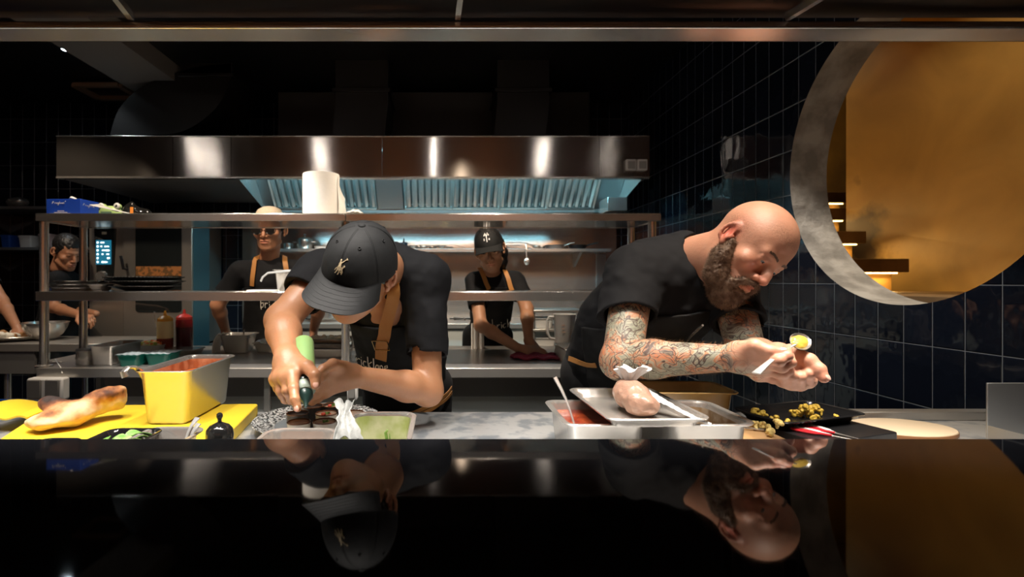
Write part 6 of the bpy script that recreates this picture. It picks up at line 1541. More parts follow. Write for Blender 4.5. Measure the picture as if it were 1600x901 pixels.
# ------------------------------------------------------------------ combi oven and the left side
ov = thing('combi_oven', (-2.42, 4.5, 0), 'large stainless combi oven with lit touch panel and glass door at the left', 'oven', world=True)
OY = 4.1; ox0, ox1 = P(137,0,OY).x, P(300,0,OY).x; oz0, oz1 = P(0,546,OY).z, P(0,338,OY).z; xp = P(190,0,OY).x
ovm = mat('oven_steel', (0.46, 0.42, 0.37), .32, .85); gls = mat('dark_oven_glass', (0.012, 0.014, 0.014), .06, spec=.6, coat=.4)
mk('cabinet', M().box((ox0, OY+.05, oz0), (ox1, OY+.30, oz1)).box((ox0+.02, OY+.3001, oz0), (ox1-.10, 4.88, oz1-.01)), ovm, ov, bevel=.004)
mk('side_panel', M().box((ox1+.0005, OY+.02, oz0), (ox1+.004, OY+.30, oz1)), mat('steel_tinted_blue_light', (0.10, 0.26, 0.32), .3, .8), ov)  # cyan light falling on the oven side is put into this colour
mk('door', M().box((xp+.012, OY, oz0+.02), (ox1, OY+.049, oz1-.02)), ovm, ov, bevel=.004)
g0, g1 = P(212,488,OY), P(284,352,OY)
dg = mk('door_glass', M().loft([[(x+(g0.x+g1.x)/2, OY-.004, z+(g0.z+g1.z)/2) for x, z, _ in rrect(g1.x-g0.x, g1.z-g0.z, .03, 0)], [(x+(g0.x+g1.x)/2, OY+.001, z+(g0.z+g1.z)/2) for x, z, _ in rrect(g1.x-g0.x, g1.z-g0.z, .03, 0)]]), gls, ov)
mk('lit_interior', M().box((P(213,0,OY).x, OY-.0065, P(0,431,OY).z), (P(284,0,OY).x, OY-.0042, P(0,416,OY).z)), mat('glowing_oven_window', (0.22, 0.07, 0.02), .3, emit=(1.0, .42, .12), es=.07, vary=(30, (0.015, 0.008, 0.005), .46, .54)), dg)
mk('door_handle', M().tube([(P(199,0,OY).x, OY-.0, P(0,420,OY).z), (P(199,0,OY).x, OY-.05, P(0,420,OY).z), (P(196,0,OY).x, OY-.06, P(0,400,OY).z)], .011, 10), MT['black_plastic'], ov)
cpx = (P(146,0,OY).x+P(180,0,OY).x)/2; w_ = P(180,0,OY).x-P(146,0,OY).x; zt, zb_2 = P(0,356,OY).z, P(0,442,OY).z
mk('control_column', M().loft([[(cpx-w_*.5, OY+.02, zt), (cpx+w_*.5, OY+.02, zt), (cpx+w_*.36, OY+.02, zb_2), (cpx-w_*.36, OY+.02, zb_2)], [(cpx-w_*.47, OY+.0, zt-.004), (cpx+w_*.47, OY+.0, zt-.004), (cpx+w_*.33, OY+.0, zb_2+.004), (cpx-w_*.33, OY+.0, zb_2+.004)]]), gls, ov)
mk('front_frame', M().box((ox0, OY+.0201, oz0), (xp+.010, OY+.0499, oz1)), ovm, ov)
scx0, scx1 = P(150,0,OY).x, P(174,0,OY).x; sz0, sz1 = P(0,413,OY).z, P(0,375,OY).z
scr = mk('touch_screen', M().box((scx0, OY-.003, sz0), (scx1, OY-.0005, sz1)), mat('screen_dark_teal', (0.01, 0.05, 0.08), .2, emit=(0.02, .25, .40), es=.6), ov)
m = M(); r_ = random.Random(4); H_ = sz1-sz0; W_ = scx1-scx0
for k in range(6):
    z = sz1-H_*(.10+k*.16); m.ell((scx0+W_*.13, OY-.0045, z), (.0085, .001, .0085), 12, 6)
    for j in range(r_.randint(2, 4)):
        x = scx0+W_*(.30+.6*r_.random()); l_ = W_*r_.uniform(.08, .18); m.box((x-l_/2, OY-.005, z-.005), (min(x+l_/2, scx1-.002), OY-.0032, z+.004+.002*r_.random()))
mk('screen_icons', m, mat('screen_icons', (1,1,1), .5, emit=(.75, .95, 1.0), es=2.2), scr)
mk('round_dial', M().tube([(P(160,0,OY).x, OY-.0005, P(0,431,OY).z), (P(160,0,OY).x, OY-.03, P(0,431,OY).z)], [.042, .036], 28), MT['steel_smooth'], ov)
mk('badge', M().box((cpx-.018, OY-.003, P(0,366,OY).z), (cpx+.018, OY-.0002, P(0,362,OY).z)), mat('cream_badge', (.5,.45,.35), .5), ov)
mk('oven_stand', M().box((ox0+.01, OY+.08, 0.0), (ox0+.05, 4.85, oz0-.0005)).box((ox1-.05, OY+.08, 0.0), (ox1-.01, 4.85, oz0-.0005)).box((ox0+.05, OY+.08, .25), (ox1-.05, 4.85, .28)), MT['steel_dull'], ov)

# dark wall shelves at far left with clutter
def wshelf(x0, x1, y0, z, lab):
    t = thing('black_shelf', ((x0+x1)/2, y0+.15, z), lab, 'shelf', world=True)
    mk('shelf_board', M().box((x0, y0, z-.025), (x1, YB-.002, z)), MT['steel_dark'], t, bevel=.002)
    for x in (x0+.06, x1-.06): mk('shelf_bracket', M().add([(x-.01,y0+.03,z-.025),(x+.01,y0+.03,z-.025),(x+.01,YB-.003,z-.025),(x-.01,YB-.003,z-.025),(x-.01,YB-.003,z-.2),(x+.01,YB-.003,z-.2)], [(0,1,2,3),(0,4,5,1),(0,3,4),(1,5,2),(3,2,5,4)]), MT['steel_dull'], t)
wshelf(-4.2, -2.9, 4.5, P(0,322,4.5).z, 'upper dark wall shelf at the far left')
wshelf(-4.2, -2.86, 4.5, P(0,386,4.5).z, 'lower dark wall shelf at the far left, with white boxes')
z1, z2 = P(0,322,4.5).z+.0005, P(0,386,4.5).z+.0005
crumple('foil_bundle', lambda u, v: (P(22,0,4.6).x+.09*math.sin(math.pi*v)*math.cos(2*math.pi*u), 4.64+.07*math.sin(math.pi*v)*math.sin(2*math.pi*u), z1+.05-.049*math.cos(math.pi*v)), 20, 10, .010, 3, MT['steel_pan'], 'crumpled foil bundle on the upper dark shelf', 'foil bundle', 30, .002)
for i, (xa, xb, hh_, mt_, lab) in enumerate(((2, 17, .10, mat('blue_plastic', (0.02, 0.09, 0.42), .4), 'blue box at the left end of the lower dark shelf'), (30, 50, .095, MT['white_plastic'], 'white box in the middle of the lower dark shelf'), (61, 80, .11, mat('pinkish_plastic', (0.48, 0.36, 0.33), .5), 'pinkish white tub on the lower dark shelf, behind the front post'))):
    a, b = P(xa,0,4.6).x, P(xb,0,4.6).x; t = thing('storage_box', ((a+b)/2, 4.66, z2), lab, 'box'); w_ = b-a
    mk('box_body', M().loft([rrect(w_*.86, .13, .012, 0), rrect(w_*.98, .15, .014, hh_)]), mt_, t); mk('box_lid', M().loft([rrect(w_*1.03, .16, .014, hh_+.0003), rrect(w_*1.03, .16, .014, hh_+.012), rrect(w_*.95, .15, .014, hh_+.015)]), mt_, t)
for i, (x, hh_, c_) in enumerate(((83, .075, 'left of the two small jars above the man in profile'), (93, .10, 'right of the two small jars above the man in profile'))):
    t = thing('jar', (P(x,0,4.62).x, 4.64, z2), 'small pale glass jar, '+c_, 'jar', 'jars on the lower dark shelf'); mk('jar_body', M().lathe([(.001,0),(.028,0),(.030,.005),(.030,hh_*.8),(.024,hh_*.9),(.001,hh_*.9)]), mat('pale_jar', (.55,.56,.55), .15), t); mk('jar_lid', M().lathe([(.001,hh_*.9+.0003),(.026,hh_*.9+.0003),(.026,hh_),(.001,hh_)]), MT['steel_smooth'], t)

# side table things
sy = ry+.22
fp = thing('food_platter', (P(26, 0, sy).x, sy, .8503), 'shallow steel plate piled with white and brown food on the side table', 'platter')
mk('plate_body', M().lathe([(.001,0),(.10,0),(.16,.012),(.185,.026),(.190,.030),(.187,.033),(.16,.018),(.10,.006),(.001,.006)], n=48), MT['steel_pan'], fp)
for k in range(16):
    a, q = rnd.uniform(0, 6.28), rnd.uniform(0, .15); br_ = rnd.random() < .4
    f = Field(); f.el((0,0,.02), (rnd.uniform(.018,.035), rnd.uniform(.015,.025), .018), None, .01); f.noise = [(.006, (50,)*3, k, None)]
    V, Q = mesh_field(f, .004); V = V-np.array([0,0,V[:,2].min()], np.float32)
    o = mk('food_piece', (V, Q), mat('brown_food', (.35,.17,.06), .6) if br_ else mat('white_food', (.72,.68,.58), .6)); o.location = (fp.location.x+q*math.cos(a), sy+q*math.sin(a), .8503+.008+.022*(q/.15)**2+.001)
    tag(o, 'browned piece of food on the steel plate at the far left' if br_ else 'white piece of food on the steel plate at the far left', 'food', 'brown pieces on the plate' if br_ else 'white pieces on the plate')
bw_ = thing('mixing_bowl', (P(78, 0, 3.50).x, 3.46, .8503), 'shiny steel mixing bowl right of the food plate, behind the front post', 'bowl')
mk('bowl_body', M().lathe([(.001,0),(.05,0),(.06,.004),(.10,.04),(.125,.085),(.132,.115),(.136,.116),(.136,.119),(.130,.119),(.122,.086),(.097,.042),(.057,.008),(.001,.006)], n=48), MT['steel_smooth'], bw_)
bn = thing('plastic_bin', (-2.3, 2.42, 0), 'blue plastic bin at the left edge beyond the yellow board', 'bin')
mk('bin_body', M().loft([rrect(.42, .34, .03, 0), rrect(.50, .40, .04, .60), rrect(.52, .42, .045, .60), rrect(.53, .43, .045, .64), rrect(.50, .40, .04, .64), rrect(.48, .38, .04, .62), rrect(.40, .32, .03, .02)]), mat('bright_blue_plastic', (0.01, 0.10, 0.45), .35), bn)
rl = mk('red_lid', M().loft([rrect(.11, .09, .02, 0), rrect(.12, .10, .02, .012), rrect(.10, .08, .02, .03)]), mat('red_plastic', (0.55, .03, .03), .35), base=(0,0,0)); rl.location = (-2.08, 2.30, .641); tag(rl, 'small red plastic lid on the corner of the blue bin', 'lid')

# sockets on the table front
for (x0, x1, y0, y1, n_, lab) in ((45, 101, 590, 625, 2, 'double white and grey power socket on the table front at the left'), (543, 558, 597, 625, 1, 'small white and grey power socket between the arms of the middle chef')):
    a, b = P(x0, y1, 2.30), P(x1, y0, 2.30); t = thing('power_socket', ((a.x+b.x)/2, 2.335, (a.z+b.z)/2), lab, 'socket', world=True)
    mk('socket_body', M().box((a.x, 2.285, a.z), (b.x, 2.335, b.z)), MT['white_plastic'], t, bevel=.008)
    for k in range(n_):
        xa = a.x+(b.x-a.x)*(k+.10)/n_; xb = a.x+(b.x-a.x)*(k+.88)/n_; mk('socket_cover', M().box((xa, 2.275, a.z+.012), (xb, 2.2845, b.z-.006)), MT['grey_plastic'], t, bevel=.004)
    mk('socket_bracket', M().box((a.x+.01, 2.3355, b.z-.04), (a.x+.04, 2.375, min(b.z, .80))), MT['steel_dull'], t)

# ------------------------------------------------------------------ on the gantry shelf, top tier
zt1 = 1.5573; zt2 = 1.2006
blue = mat('blue_cardboard', (0.008, 0.055, 0.42), .45)
gb = thing('glove_box', (P(112,0,2.47).x, 2.48, zt1), 'blue cardboard glove box with a white glove poking out, on the top shelf', 'box', rz=-.06)
mk('carton', M().box((-.085,-.06,0), (.085,.06,.078)), blue, gb, bevel=.002)
m = M(); sx = -.062
def pl(m, pts, z0, y, r=.0009, sc_=1): m.tube([(x*sc_, y, z0+z*sc_) for x, z in pts], r, 6)
script = [[(0,.0),(.004,.012),(.008,.012),(.006,.006),(.002,.006)], [(.012,.0),(.014,.006),(.016,.007)], [(.018,.004),(.022,.006),(.020,.0),(.024,.003),(.026,.006)], [(.029,.006),(.027,.0),(.031,.002),(.033,.006),(.031,-.006),(.027,-.005)], [(.036,.0),(.038,.012)], [(.041,.0),(.042,.006)], [(.045,.0),(.046,.006),(.050,.005),(.051,.0)], [(.055,.003),(.059,.005),(.057,.007),(.054,.003),(.058,.0),(.062,.002)], [(.064,.010),(.068,.014)], [(.066,.014),(.066,.010)]]
for s_ in script: pl(m, [(x-.055, z) for x, z in s_], .055, -.061)
for k, (x0, x1, z) in enumerate(((-.045, .02, .014), (-.028, .005, .021), (-.07, .035, .009))):
    x = x0
    while x < x1: l_ = rnd.uniform(.004, .009); m.box((x, -.0613, z-.0012), (min(x+l_, x1), -.0602, z+.0016)); x += l_+.0022
mk('white_print', m, MT['white_plastic'], gb, smooth=False)
m = M()
for s_ in script: pl(m, [(y, z) for y, z in s_[:]], .048, 0)
m.v = [(.0857, -.045+v[0]*1.2, v[2]) for v in m.v]; mk('side_print', m, MT['white_plastic'], gb, smooth=False)
mk('glove', M().sheet(lambda u, v: (-.02+.05*u, -.02+.03*v+.006*math.sin(u*9), .0785+.018*math.sin(math.pi*u)*(.6+.4*math.sin(v*6))), 14, 8, .0015), MT['white_plastic'], gb)
crumple('plastic_wrap', lambda u, v: (P(146+62*u,0,2.42).x, 2.39+.16*v, zt1+.004+.052*(1-u)**1.1*(1-.5*abs(v-.4))), 26, 12, .004, 12, MT['clear_film'], 'white plastic sheet sloping down between the blue box and the frog', 'plastic sheet', 40, .001)
fg = thing('kitchen_timer', (P(173,0,2.60).x, 2.60, zt1), 'pale green frog shaped kitchen timer with bulging eyes on the top shelf', 'timer')
frg = mat('pale_green_plastic', (0.42, 0.60, 0.22), .35); f = Field(); f.el((0,0,.030), (.066,.035,.030), None, .01); f.el((0,-.005,.048), (.040,.028,.022), None, .015); f.el((-.038,0,.066), (.018,.015,.016), None, .008); f.el((.038,0,.066), (.018,.015,.016), None, .008)
V, Q = mesh_field(f, .003); V = V-np.array([0,0,V[:,2].min()-.0002], np.float32); mk('frog_body', (V, Q), frg, fg)
for q in (-1, 1):
    e = mk('frog_eye', M().ell((q*.040, -.014, .068), (.0165, .008, .0165)), MT['white_plastic'], fg); mk('pupil', M().ell((q*.040+.002, -.0215, .069), (.005, .002, .006)).ell((q*.040-.004, -.021, .064), (.003,.002,.002)), MT['black_plastic'], e)
mk('display', M().box((-.026,-.039,.022), (.026,-.030,.038)), mat('grey_lcd', (.12,.20,.13), .2), fg, bevel=.002)
f = Field(); f.el((0,0,.035), (.05,.04,.034), None, .01); f.el((.05,.01,.028), (.04,.03,.027), None, .02); f.el((-.01,0,.065), (.022,.02,.02), None, .02); f.noise = [(.008, (35,)*3, 2, None)]
V, Q = mesh_field(f, .004); V = V-np.array([0,0,V[:,2].min()-.0002], np.float32); bg = thing('black_bag', (P(207,0,2.6).x, 2.6, zt1), 'crumpled black bag with an orange tag on the top shelf', 'bag'); mk('bag_body', (V, Q), MT['black_gloss'], bg)
mk('orange_tag', M().box((.018,-.052,.025), (.034,-.048,.058)), mat('orange_tag', (.75,.25,.03), .5), bg, bevel=.002)
pr_ = thing('paper_towel_roll', (P(504,0,2.53).x, 2.50, zt1), 'large white paper towel roll standing on the top shelf', 'paper roll')
mk('roll', M().lathe([(.022,.0),(.086,.0),(.088,.003),(.088,.207),(.086,.210),(.022,.210),(.022,.0)], n=56), MT['white_paper'], pr_)
mk('core', M().lathe([(.0215,.0),(.0215,.2098),(.019,.2098),(.019,.0)], n=32), mat('cardboard_core', (.35,.24,.14), .9), pr_)
mk('loose_end', M().sheet(lambda u, v: (.0885+.030*u*u+.003*math.sin(v*6), -.03+.03*u, .005+.19*v*(1-.55*u)), 10, 12, .0012), MT['white_paper'], pr_)
fc = thing('folded_cloth', (P(555,0,2.42).x, 2.42, zt1), 'small folded white and blue cloth beside the paper roll', 'cloth')
mk('cloth_layers', M().sheet(lambda u, v: (-.040+.08*u, -.03+.06*v, .006+.020*math.sin(math.pi*u)**.7*math.sin(math.pi*min(1,v+.1))+.002*math.sin(u*20)), 18, 10, .003), MT['white_paper'], fc)
mk('printed_strip', M().sheet(lambda u, v: (-.02+.03*u, -.034+.004*v, .008+.010*u), 6, 3, .001), mat('grey_print', (.25,.3,.4), .8), fc)
# lower tier
ts_ = None
for k, (x0, x1, z, yy) in enumerate(((88, 152, 0, 2.50), (90, 146, .0165, 2.50), (97, 143, .033, 2.505))):
    w_ = P(x1,0,yy).x-P(x0,0,yy).x; t = thing('steel_tray', ((P(x1,0,yy).x+P(x0,0,yy).x)/2, yy, zt2+z), ['bottom tray of the small steel stack on the lower shelf tier', 'middle tray of the small steel stack on the lower shelf tier', 'top tray of the small steel stack on the lower shelf tier'][k], 'tray', 'stack of steel trays on the lower tier')
    mk('tray_body', pan_mesh(w_, .17, .015, rim=.007, taper=.004, rc=.02), MT['steel_smooth'], t)
t = thing('steel_tray', (P(160,0,2.44).x, 2.43, zt2), 'single small steel tray left of the black plates on the lower tier', 'tray'); mk('tray_body', pan_mesh(.085, .10, .030, rim=.007, taper=.006, rc=.015), MT['steel_smooth'], t)
rib = mat('black_ribbed_stoneware', (.018,.017,.016), .3, bump=(60,.3))
for k, (x, r, z, lab) in enumerate(((228, .155, 0, 'bottom plate of the stack of black plates on the lower shelf tier'), (229, .172, .024, 'middle plate of the stack of black plates on the lower shelf tier'), (226, .176, .043, 'top plate of the stack of black plates on the lower shelf tier'))):
    t = thing('black_plate', (P(x,0,2.52).x, 2.52, zt2+z), lab, 'plate', 'stack of black plates on the lower tier')
    prof = [(.001,0),(r*.55,0),(r*.62,.003),(r*.86,.014),(r,.021),(r+.001,.0235),(r-.003,.0245),(r*.86,.018),(r*.6,.0075),(.001,.0065)]
    mk('plate_body', M().lathe(prof, n=64), rib, t)
    m = M(); 
    for j in range(72): a = j*math.pi/36; m.ell(((r-.001)*math.cos(a), (r-.001)*math.sin(a), .0225), (.0035,.0035,.0025), 6, 4)
    mk('beaded_rim', m, MT['steel_dark'], t)
gp = thing('gastronorm_pan', (P(459,0,2.50).x, 2.50, zt2), 'small steel pan with a curved clear handle on the lower shelf tier', 'pan'); w_ = .172
mk('pan_body', pan_mesh(w_, .16, .100, rim=.011, taper=.008, rc=.018), MT['steel_pan'], gp)
mk('handle', M().tube([(-w_/2-.045, -.085, .045), (-w_/2-.035, -.088, .065), (-w_/2-.01, -.09, .085), (0, -.09, .094), (w_/2-.02, -.09, .084), (w_/2, -.09, .060), (w_/2+.005, -.088, .04)], .0035, 8, flat=1.6), mat('clear_plastic', (.55,.56,.55), .15), gp)
wp = mk('white_card', M().box((-.065,-.05,0), (.065,.05,.006)), MT['white_plastic'], base=(0,0,0), bevel=.002); wp.location = (P(413,0,2.42).x, 2.41, zt2); wp.rotation_euler = (0,0,.08); tag(wp, 'flat white card lying left of the small pan on the lower tier', 'card')

# ------------------------------------------------------------------ on the work table
zw = .8503
def at(x, y): q = PZ(x, y, zw); return q
gp = thing('gastronorm_pan', ((-1.66-1.535)/2, 2.52, zw), 'long narrow steel pan on the work table at the left, behind the front pan', 'pan'); mk('pan_body', pan_mesh(.130, .265, .092, rim=.010, taper=.006, rc=.018), MT['steel_pan'], gp); mk('contents', M().loft([rrect(.098, .233, .015, .055), rrect(.100, .235, .015, .062)]), mat('dark_brown_sauce', (.09,.045,.03), .3), gp)
q = at(124, 571); pt_ = thing('small_pot', (q.x, q.y+.04, zw), 'small round steel pot left of the long narrow pan', 'pot'); mk('pot_body', M().lathe([(.001,0),(.036,0),(.038,.003),(.038,.062),(.041,.064),(.041,.067),(.036,.067),(.036,.006),(.001,.006)], n=36), MT['steel_pan'], pt_); mk('lid', M().lathe([(.001,.0675),(.039,.0675),(.038,.074),(.001,.078)], n=36), MT['steel_dark'], pt_)
cb = mk('white_cable', M().tube([P(79,566,2.38), P(86,562,2.39)+Vector((0,0,.003)), P(91,568,2.37), P(96,576,2.345), P(97,583,2.331)], .0022, 8), MT['white_plastic'], base=P(79,566,2.38)); tag(cb, 'thin white cable hanging over the table edge by the front post', 'cable')
grn = mat('green_translucent_tub', (0.01, 0.17, 0.13), .2, trans=.3, coat=.3); film = mat('cling_film', (.52,.60,.62), .15, bump=(40,.8), coat=.5)
for (x, y, w_, lab) in ((197, 573, .108, 'green plastic tub under cling film, the left one of two'), (242, 571, .118, 'green plastic tub under cling film, the right one of two')):
    q = at(x, y); t = thing('plastic_tub', (q.x, q.y+.07, zw), lab, 'tub', 'green tubs on the work table'); mk('tub_body', M().loft([rrect(w_*.8, .11, .02, 0), rrect(w_, .13, .022, .048), rrect(w_+.006, .136, .024, .050), rrect(w_+.006, .136, .024, .053), rrect(w_, .13, .022, .053)]), grn, t); mk('film_cover', M().sheet(lambda u, v: ((u-.5)*w_*1.02, (v-.5)*.13, .0545+.006*math.sin(u*3.1)*math.sin(v*3.1)+.0015*math.sin(u*25+v*9)), 16, 10, .0012), film, t)
q = at(231, 553); t = thing('plastic_tub', (q.x, q.y+.05, zw), 'clear tub of diced orange and green vegetables behind the green tubs', 'tub')
mk('tub_body', M().loft([rrect(.12, .12, .02, 0), rrect(.14, .14, .022, .045), rrect(.146, .146, .024, .046), rrect(.146, .146, .024, .049), rrect(.136, .136, .022, .049), rrect(.12, .12, .02, .03)]), mat('clear_tub', (.55,.56,.55), .2), t)
m = [M(), M(), M()]
for k in range(110):
    s_ = rnd.uniform(.005, .009); x, y, z = rnd.uniform(-.058, .058), rnd.uniform(-.058, .058), rnd.uniform(.038, .058); m[k % 3].box((x-s_, y-s_, z-s_), (x+s_, y+s_, z+s_), rnd.uniform(0, 3))
for mm_, c, n_ in zip(m, ((.75,.20,.04), (.42,.52,.12), (.70,.62,.42)), ('diced_carrot', 'diced_greens', 'diced_onion')):
    o = mk(n_, mm_, mat(n_, c, .5), t, smooth=False); o['kind'] = 'stuff'
q = at(275, 556); t = thing('steel_tray', (q.x, q.y+.08, zw), 'flat covered steel tray in front of the two squeeze bottles', 'tray'); mk('tray_body', pan_mesh(.19, .15, .028, rim=.008, taper=.006), MT['steel_pan'], t); mk('flat_lid', M().loft([rrect(.18, .14, .015, .0295), rrect(.18, .14, .015, .032)]), MT['steel_smooth'], t)
def sqb(x, y, Y, body, liq, capc, lab, h=.175, r=.042, fill=.45):
    t = thing('squeeze_bottle', (P(x, y, Y).x, Y, zw), lab, 'bottle'); 
    mk('bottle_body', M().lathe([(.001,0),(r-.004,0),(r,.005),(r,h*fill)], n=36), liq, t)
    mk('bottle_upper', M().lathe([(r,h*fill+.0002),(r,h-.012),(r*.93,h-.002),(.001,h-.002)], n=36), body, t)
    mk('screw_cap', M().lathe([(.001,h-.0018),(r*.95,h-.0018),(r*.95,h+.012),(r*.55,h+.026),(.010,h+.030),(.005,h+.055),(.003,h+.056),(.001,h+.056)], n=32), capc, t)
    return t
t = sqb(258, 550, 2.86, mat('cloudy_yellow_bottle', (.78,.64,.36), .3, sss=.2), mat('brown_red_sauce', (.22,.03,.012), .25), mat('orange_yellow_cap', (.72,.33,.03), .35), 'squeeze bottle with yellow cap, half full of red brown sauce')
mk('drinking_straw', M().tube([(-.045,-.01,.14),(-.055,-.012,.21),(-.052,-.012,.225)], [.003,.003,.005], 8), MT['white_plastic'], t)
sqb(288, 548, 2.92, mat('dark_red_bottle', (.17,.012,.015), .25), mat('dark_wine_sauce', (.07,.006,.01), .25), mat('red_cap', (.42,.035,.03), .35), 'squeeze bottle full of dark red sauce with a red cap', .18, .045, .75)
q = at(364, 552); t = thing('gastronorm_pan', (q.x, q.y+.08, zw), 'deep steel pan with a white towel over its left side, behind the sauce pan', 'pan'); mk('pan_body', pan_mesh(.185, .17, .100, rim=.012, taper=.016, rc=.02), MT['steel_pan'], t); mk('towel', M().sheet(lambda u, v: (-.112+.034*u, -.085+.10*v, .108*(u>.02)*1.0*(u**.35)-.0+.004*math.sin(v*12)), 12, 12, .004), MT['white_paper'], t); mk('spoon_handle', M().tube([(.02,0,.04),(.035,-.01,.125)], .004, 8), MT['steel_smooth'], t)
q = at(414, 552); t = thing('foil_dish', (q.x, q.y+.07, zw), 'shallow steel dish of crumpled white wrap next to the forearm of the middle chef', 'dish'); mk('dish_body', pan_mesh(.16, .14, .055, rim=.010, taper=.012, rc=.02), MT['steel_pan'], t); mk('wrap', M().sheet(lambda u, v: ((u-.5)*.12, (v-.5)*.10, .056+.010*math.sin(u*9)*math.sin(v*11)+.006), 16, 12, .0015), MT['clear_film'], t)
q = at(505, 560); t = thing('steel_tray', (q.x, q.y+.12, zw), 'steel tray at the bottom of the pile left of the middle post', 'tray', 'trays piled by the middle post'); mk('tray_body', pan_mesh(.26, .22, .045, rim=.010, taper=.010), MT['steel_pan'], t)
t = thing('steel_tray', (q.x-.01, q.y+.14, zw+.0465), 'middle steel tray of the pile left of the middle post', 'tray', 'trays piled by the middle post'); mk('tray_body', pan_mesh(.24, .20, .022, rim=.010, taper=.006), MT['steel_smooth'], t)
t2 = thing('steel_tray', (q.x+.005, q.y+.17, zw+.070), 'top steel tray of dumplings in the pile left of the middle post', 'tray', 'trays piled by the middle post'); mk('tray_body', pan_mesh(.25, .19, .020, rim=.010, taper=.006), MT['steel_pan'], t2)
dmp = mat('pale_dough', (.66,.55,.40), .6)
for k in range(10):
    f = Field(); f.el((0,0,.014), (.024,.015,.014), Matrix.Rotation(k*.9, 3, 'Z'), .01); f.noise = [(.003, (70,)*3, k, None)]; V, Q = mesh_field(f, .004); V = V-np.array([0,0,V[:,2].min()], np.float32)
    o = mk('dumpling', (V, Q), dmp); o.location = (t2.location.x-.085+.042*(k % 5), t2.location.y-.035+.06*(k//5), t2.location.z+.0035); tag(o, 'pale dumpling on the top tray by the middle post', 'dumpling', 'dumplings on the top tray')
q = at(548, 566); t = thing('glass_jar', (q.x+.02, q.y+.05, zw), 'small glass jar with steel lid just right of the middle post', 'jar'); mk('jar_body', M().lathe([(.001,0),(.026,0),(.028,.004),(.028,.045),(.024,.052),(.001,.052)], n=28), mat('jar_glass', (.6,.62,.62), .08, trans=.7), t); mk('jar_lid', M().lathe([(.001,.0523),(.026,.0523),(.026,.066),(.001,.067)], n=28), MT['steel_smooth'], t)
# right: jug, scale
jg = thing('measuring_jug', (P(882,0,3.02).x, 3.02, zw), 'cloudy plastic measuring jug on the work table, left of the bald man', 'jug'); jm = mat('cloudy_plastic', (.55,.56,.56), .35, alpha=1.0, sss=.1)
mk('jug_body', M().lathe([(.001,0),(.052,0),(.054,.004),(.064,.195),(.067,.200),(.066,.203),(.061,.200),(.050,.008),(.001,.006)], n=40), jm, jg)
mk('jug_handle', M().tube([(-.062,0,.185),(-.090,0,.185),(-.102,0,.165),(-.100,0,.09),(-.085,0,.06),(-.055,0,.055)], .008, 10), jm, jg)
mk('scale_marks', M().box((-.03,-.0625,.10), (-.012,-.0605,.102)).box((-.03,-.0620,.12), (-.016,-.060,.122)).box((-.03,-.0615,.14), (-.012,-.0595,.142)), mat('orange_marks', (.6,.25,.05), .5), jg)
sc1 = thing('kitchen_scale', (P(885,0,2.55).x+.05, 2.56, zw), 'boxy steel kitchen scale on the table against the bald man\'s back', 'scale'); mk('scale_body', M().loft([rrect(.16, .24, .012, 0), rrect(.17, .25, .012, .02), rrect(.155, .235, .012, .065)]), mat('cream_steel', (.50,.46,.38), .4, .4), sc1); mk('scale_pan', M().loft([rrect(.165, .235, .015, .0655), rrect(.17, .24, .015, .070), rrect(.17, .24, .015, .073), rrect(.16, .23, .015, .0745)]), MT['steel_smooth'], sc1)

# ------------------------------------------------------------------ cooking line at the back
rg = thing('cooking_range', (0.1, 4.4, 0), 'stainless cooking range under the hood behind the people', 'range', world=True)
mk('range_top', M().box((-1.55, 4.15, .86), (1.45, 4.875, .90)), MT['steel'], rg, bevel=.003); mk('range_front', M().box((-1.53, 4.18, 0.1), (1.43, 4.86, .8599)), MT['steel_panel'], rg); mk('range_plinth', M().box((-1.5, 4.22, 0), (1.4, 4.85, .0999)), MT['black_paint'], rg)
for k in range(7): mk('control_knob', M().cyl((-1.3+.4*k, 4.18, .78), (-1.3+.4*k, 4.15, .78), .022), MT['black_plastic'], rg)
for k in range(4):
    x = -1.2+.7*k; m = M()
    for a in range(4): m.tube([(x+.13*math.cos(a*math.pi/4), 4.5+.13*math.sin(a*math.pi/4), .915), (x-.13*math.cos(a*math.pi/4), 4.5-.13*math.sin(a*math.pi/4), .915)], .006, 6)
    mk('pan_support', m, MT['black_paint'], rg)
def pot(x, y, Y, z, r, h, lab, mt, lid=True, handles=True, grp=None, name='saucepan'):
    t = thing(name, (P(x, y, Y).x, Y, z), lab, 'pot', grp); mk('pot_body', M().lathe([(.001,0),(r*.94,0),(r,.008),(r,h),(r+.004,h+.002),(r+.003,h+.005),(r-.004,h+.004),(r-.005,.01),(.001,.008)], n=40), mt, t)
    if lid: l_ = mk('pot_lid', M().lathe([(.001,h+.0055),(r,h+.0055),(r*.9,h+.016),(r*.3,h+.028),(.001,h+.030)], n=40), mt, t); mk('lid_knob', M().lathe([(.001,h+.030),(.008,h+.030),(.007,h+.04),(.016,h+.048),(.012,h+.056),(.001,h+.057)], n=20), mt, l_)
    if handles:
        for q in (1, -1): mk('handle', M().tube([(q*r*.98, -.03, h*.75), (q*(r+.035), -.028, h*.78), (q*(r+.035), .028, h*.78), (q*r*.98, .03, h*.75)], .005, 8), mt, t)
    return t
pot(505, 515, 4.45, .922, .14, .13, 'shiny steel pot with lid on the range behind the middle chef', MT['steel_smooth'])
pot(668, 0, 4.4, .922, .13, .09, 'dark pan on the range between the middle chef and the woman', MT['steel_dark'], False)
pot(610, 0, 4.55, .922, .15, .16, 'tall steel stockpot on the range, partly behind the middle chef', MT['steel_smooth'])
pot(476, 388, 4.72, zs+.0005, .07, .085, 'steel lidded pot on the wall shelf under the hood', MT['steel_smooth'])
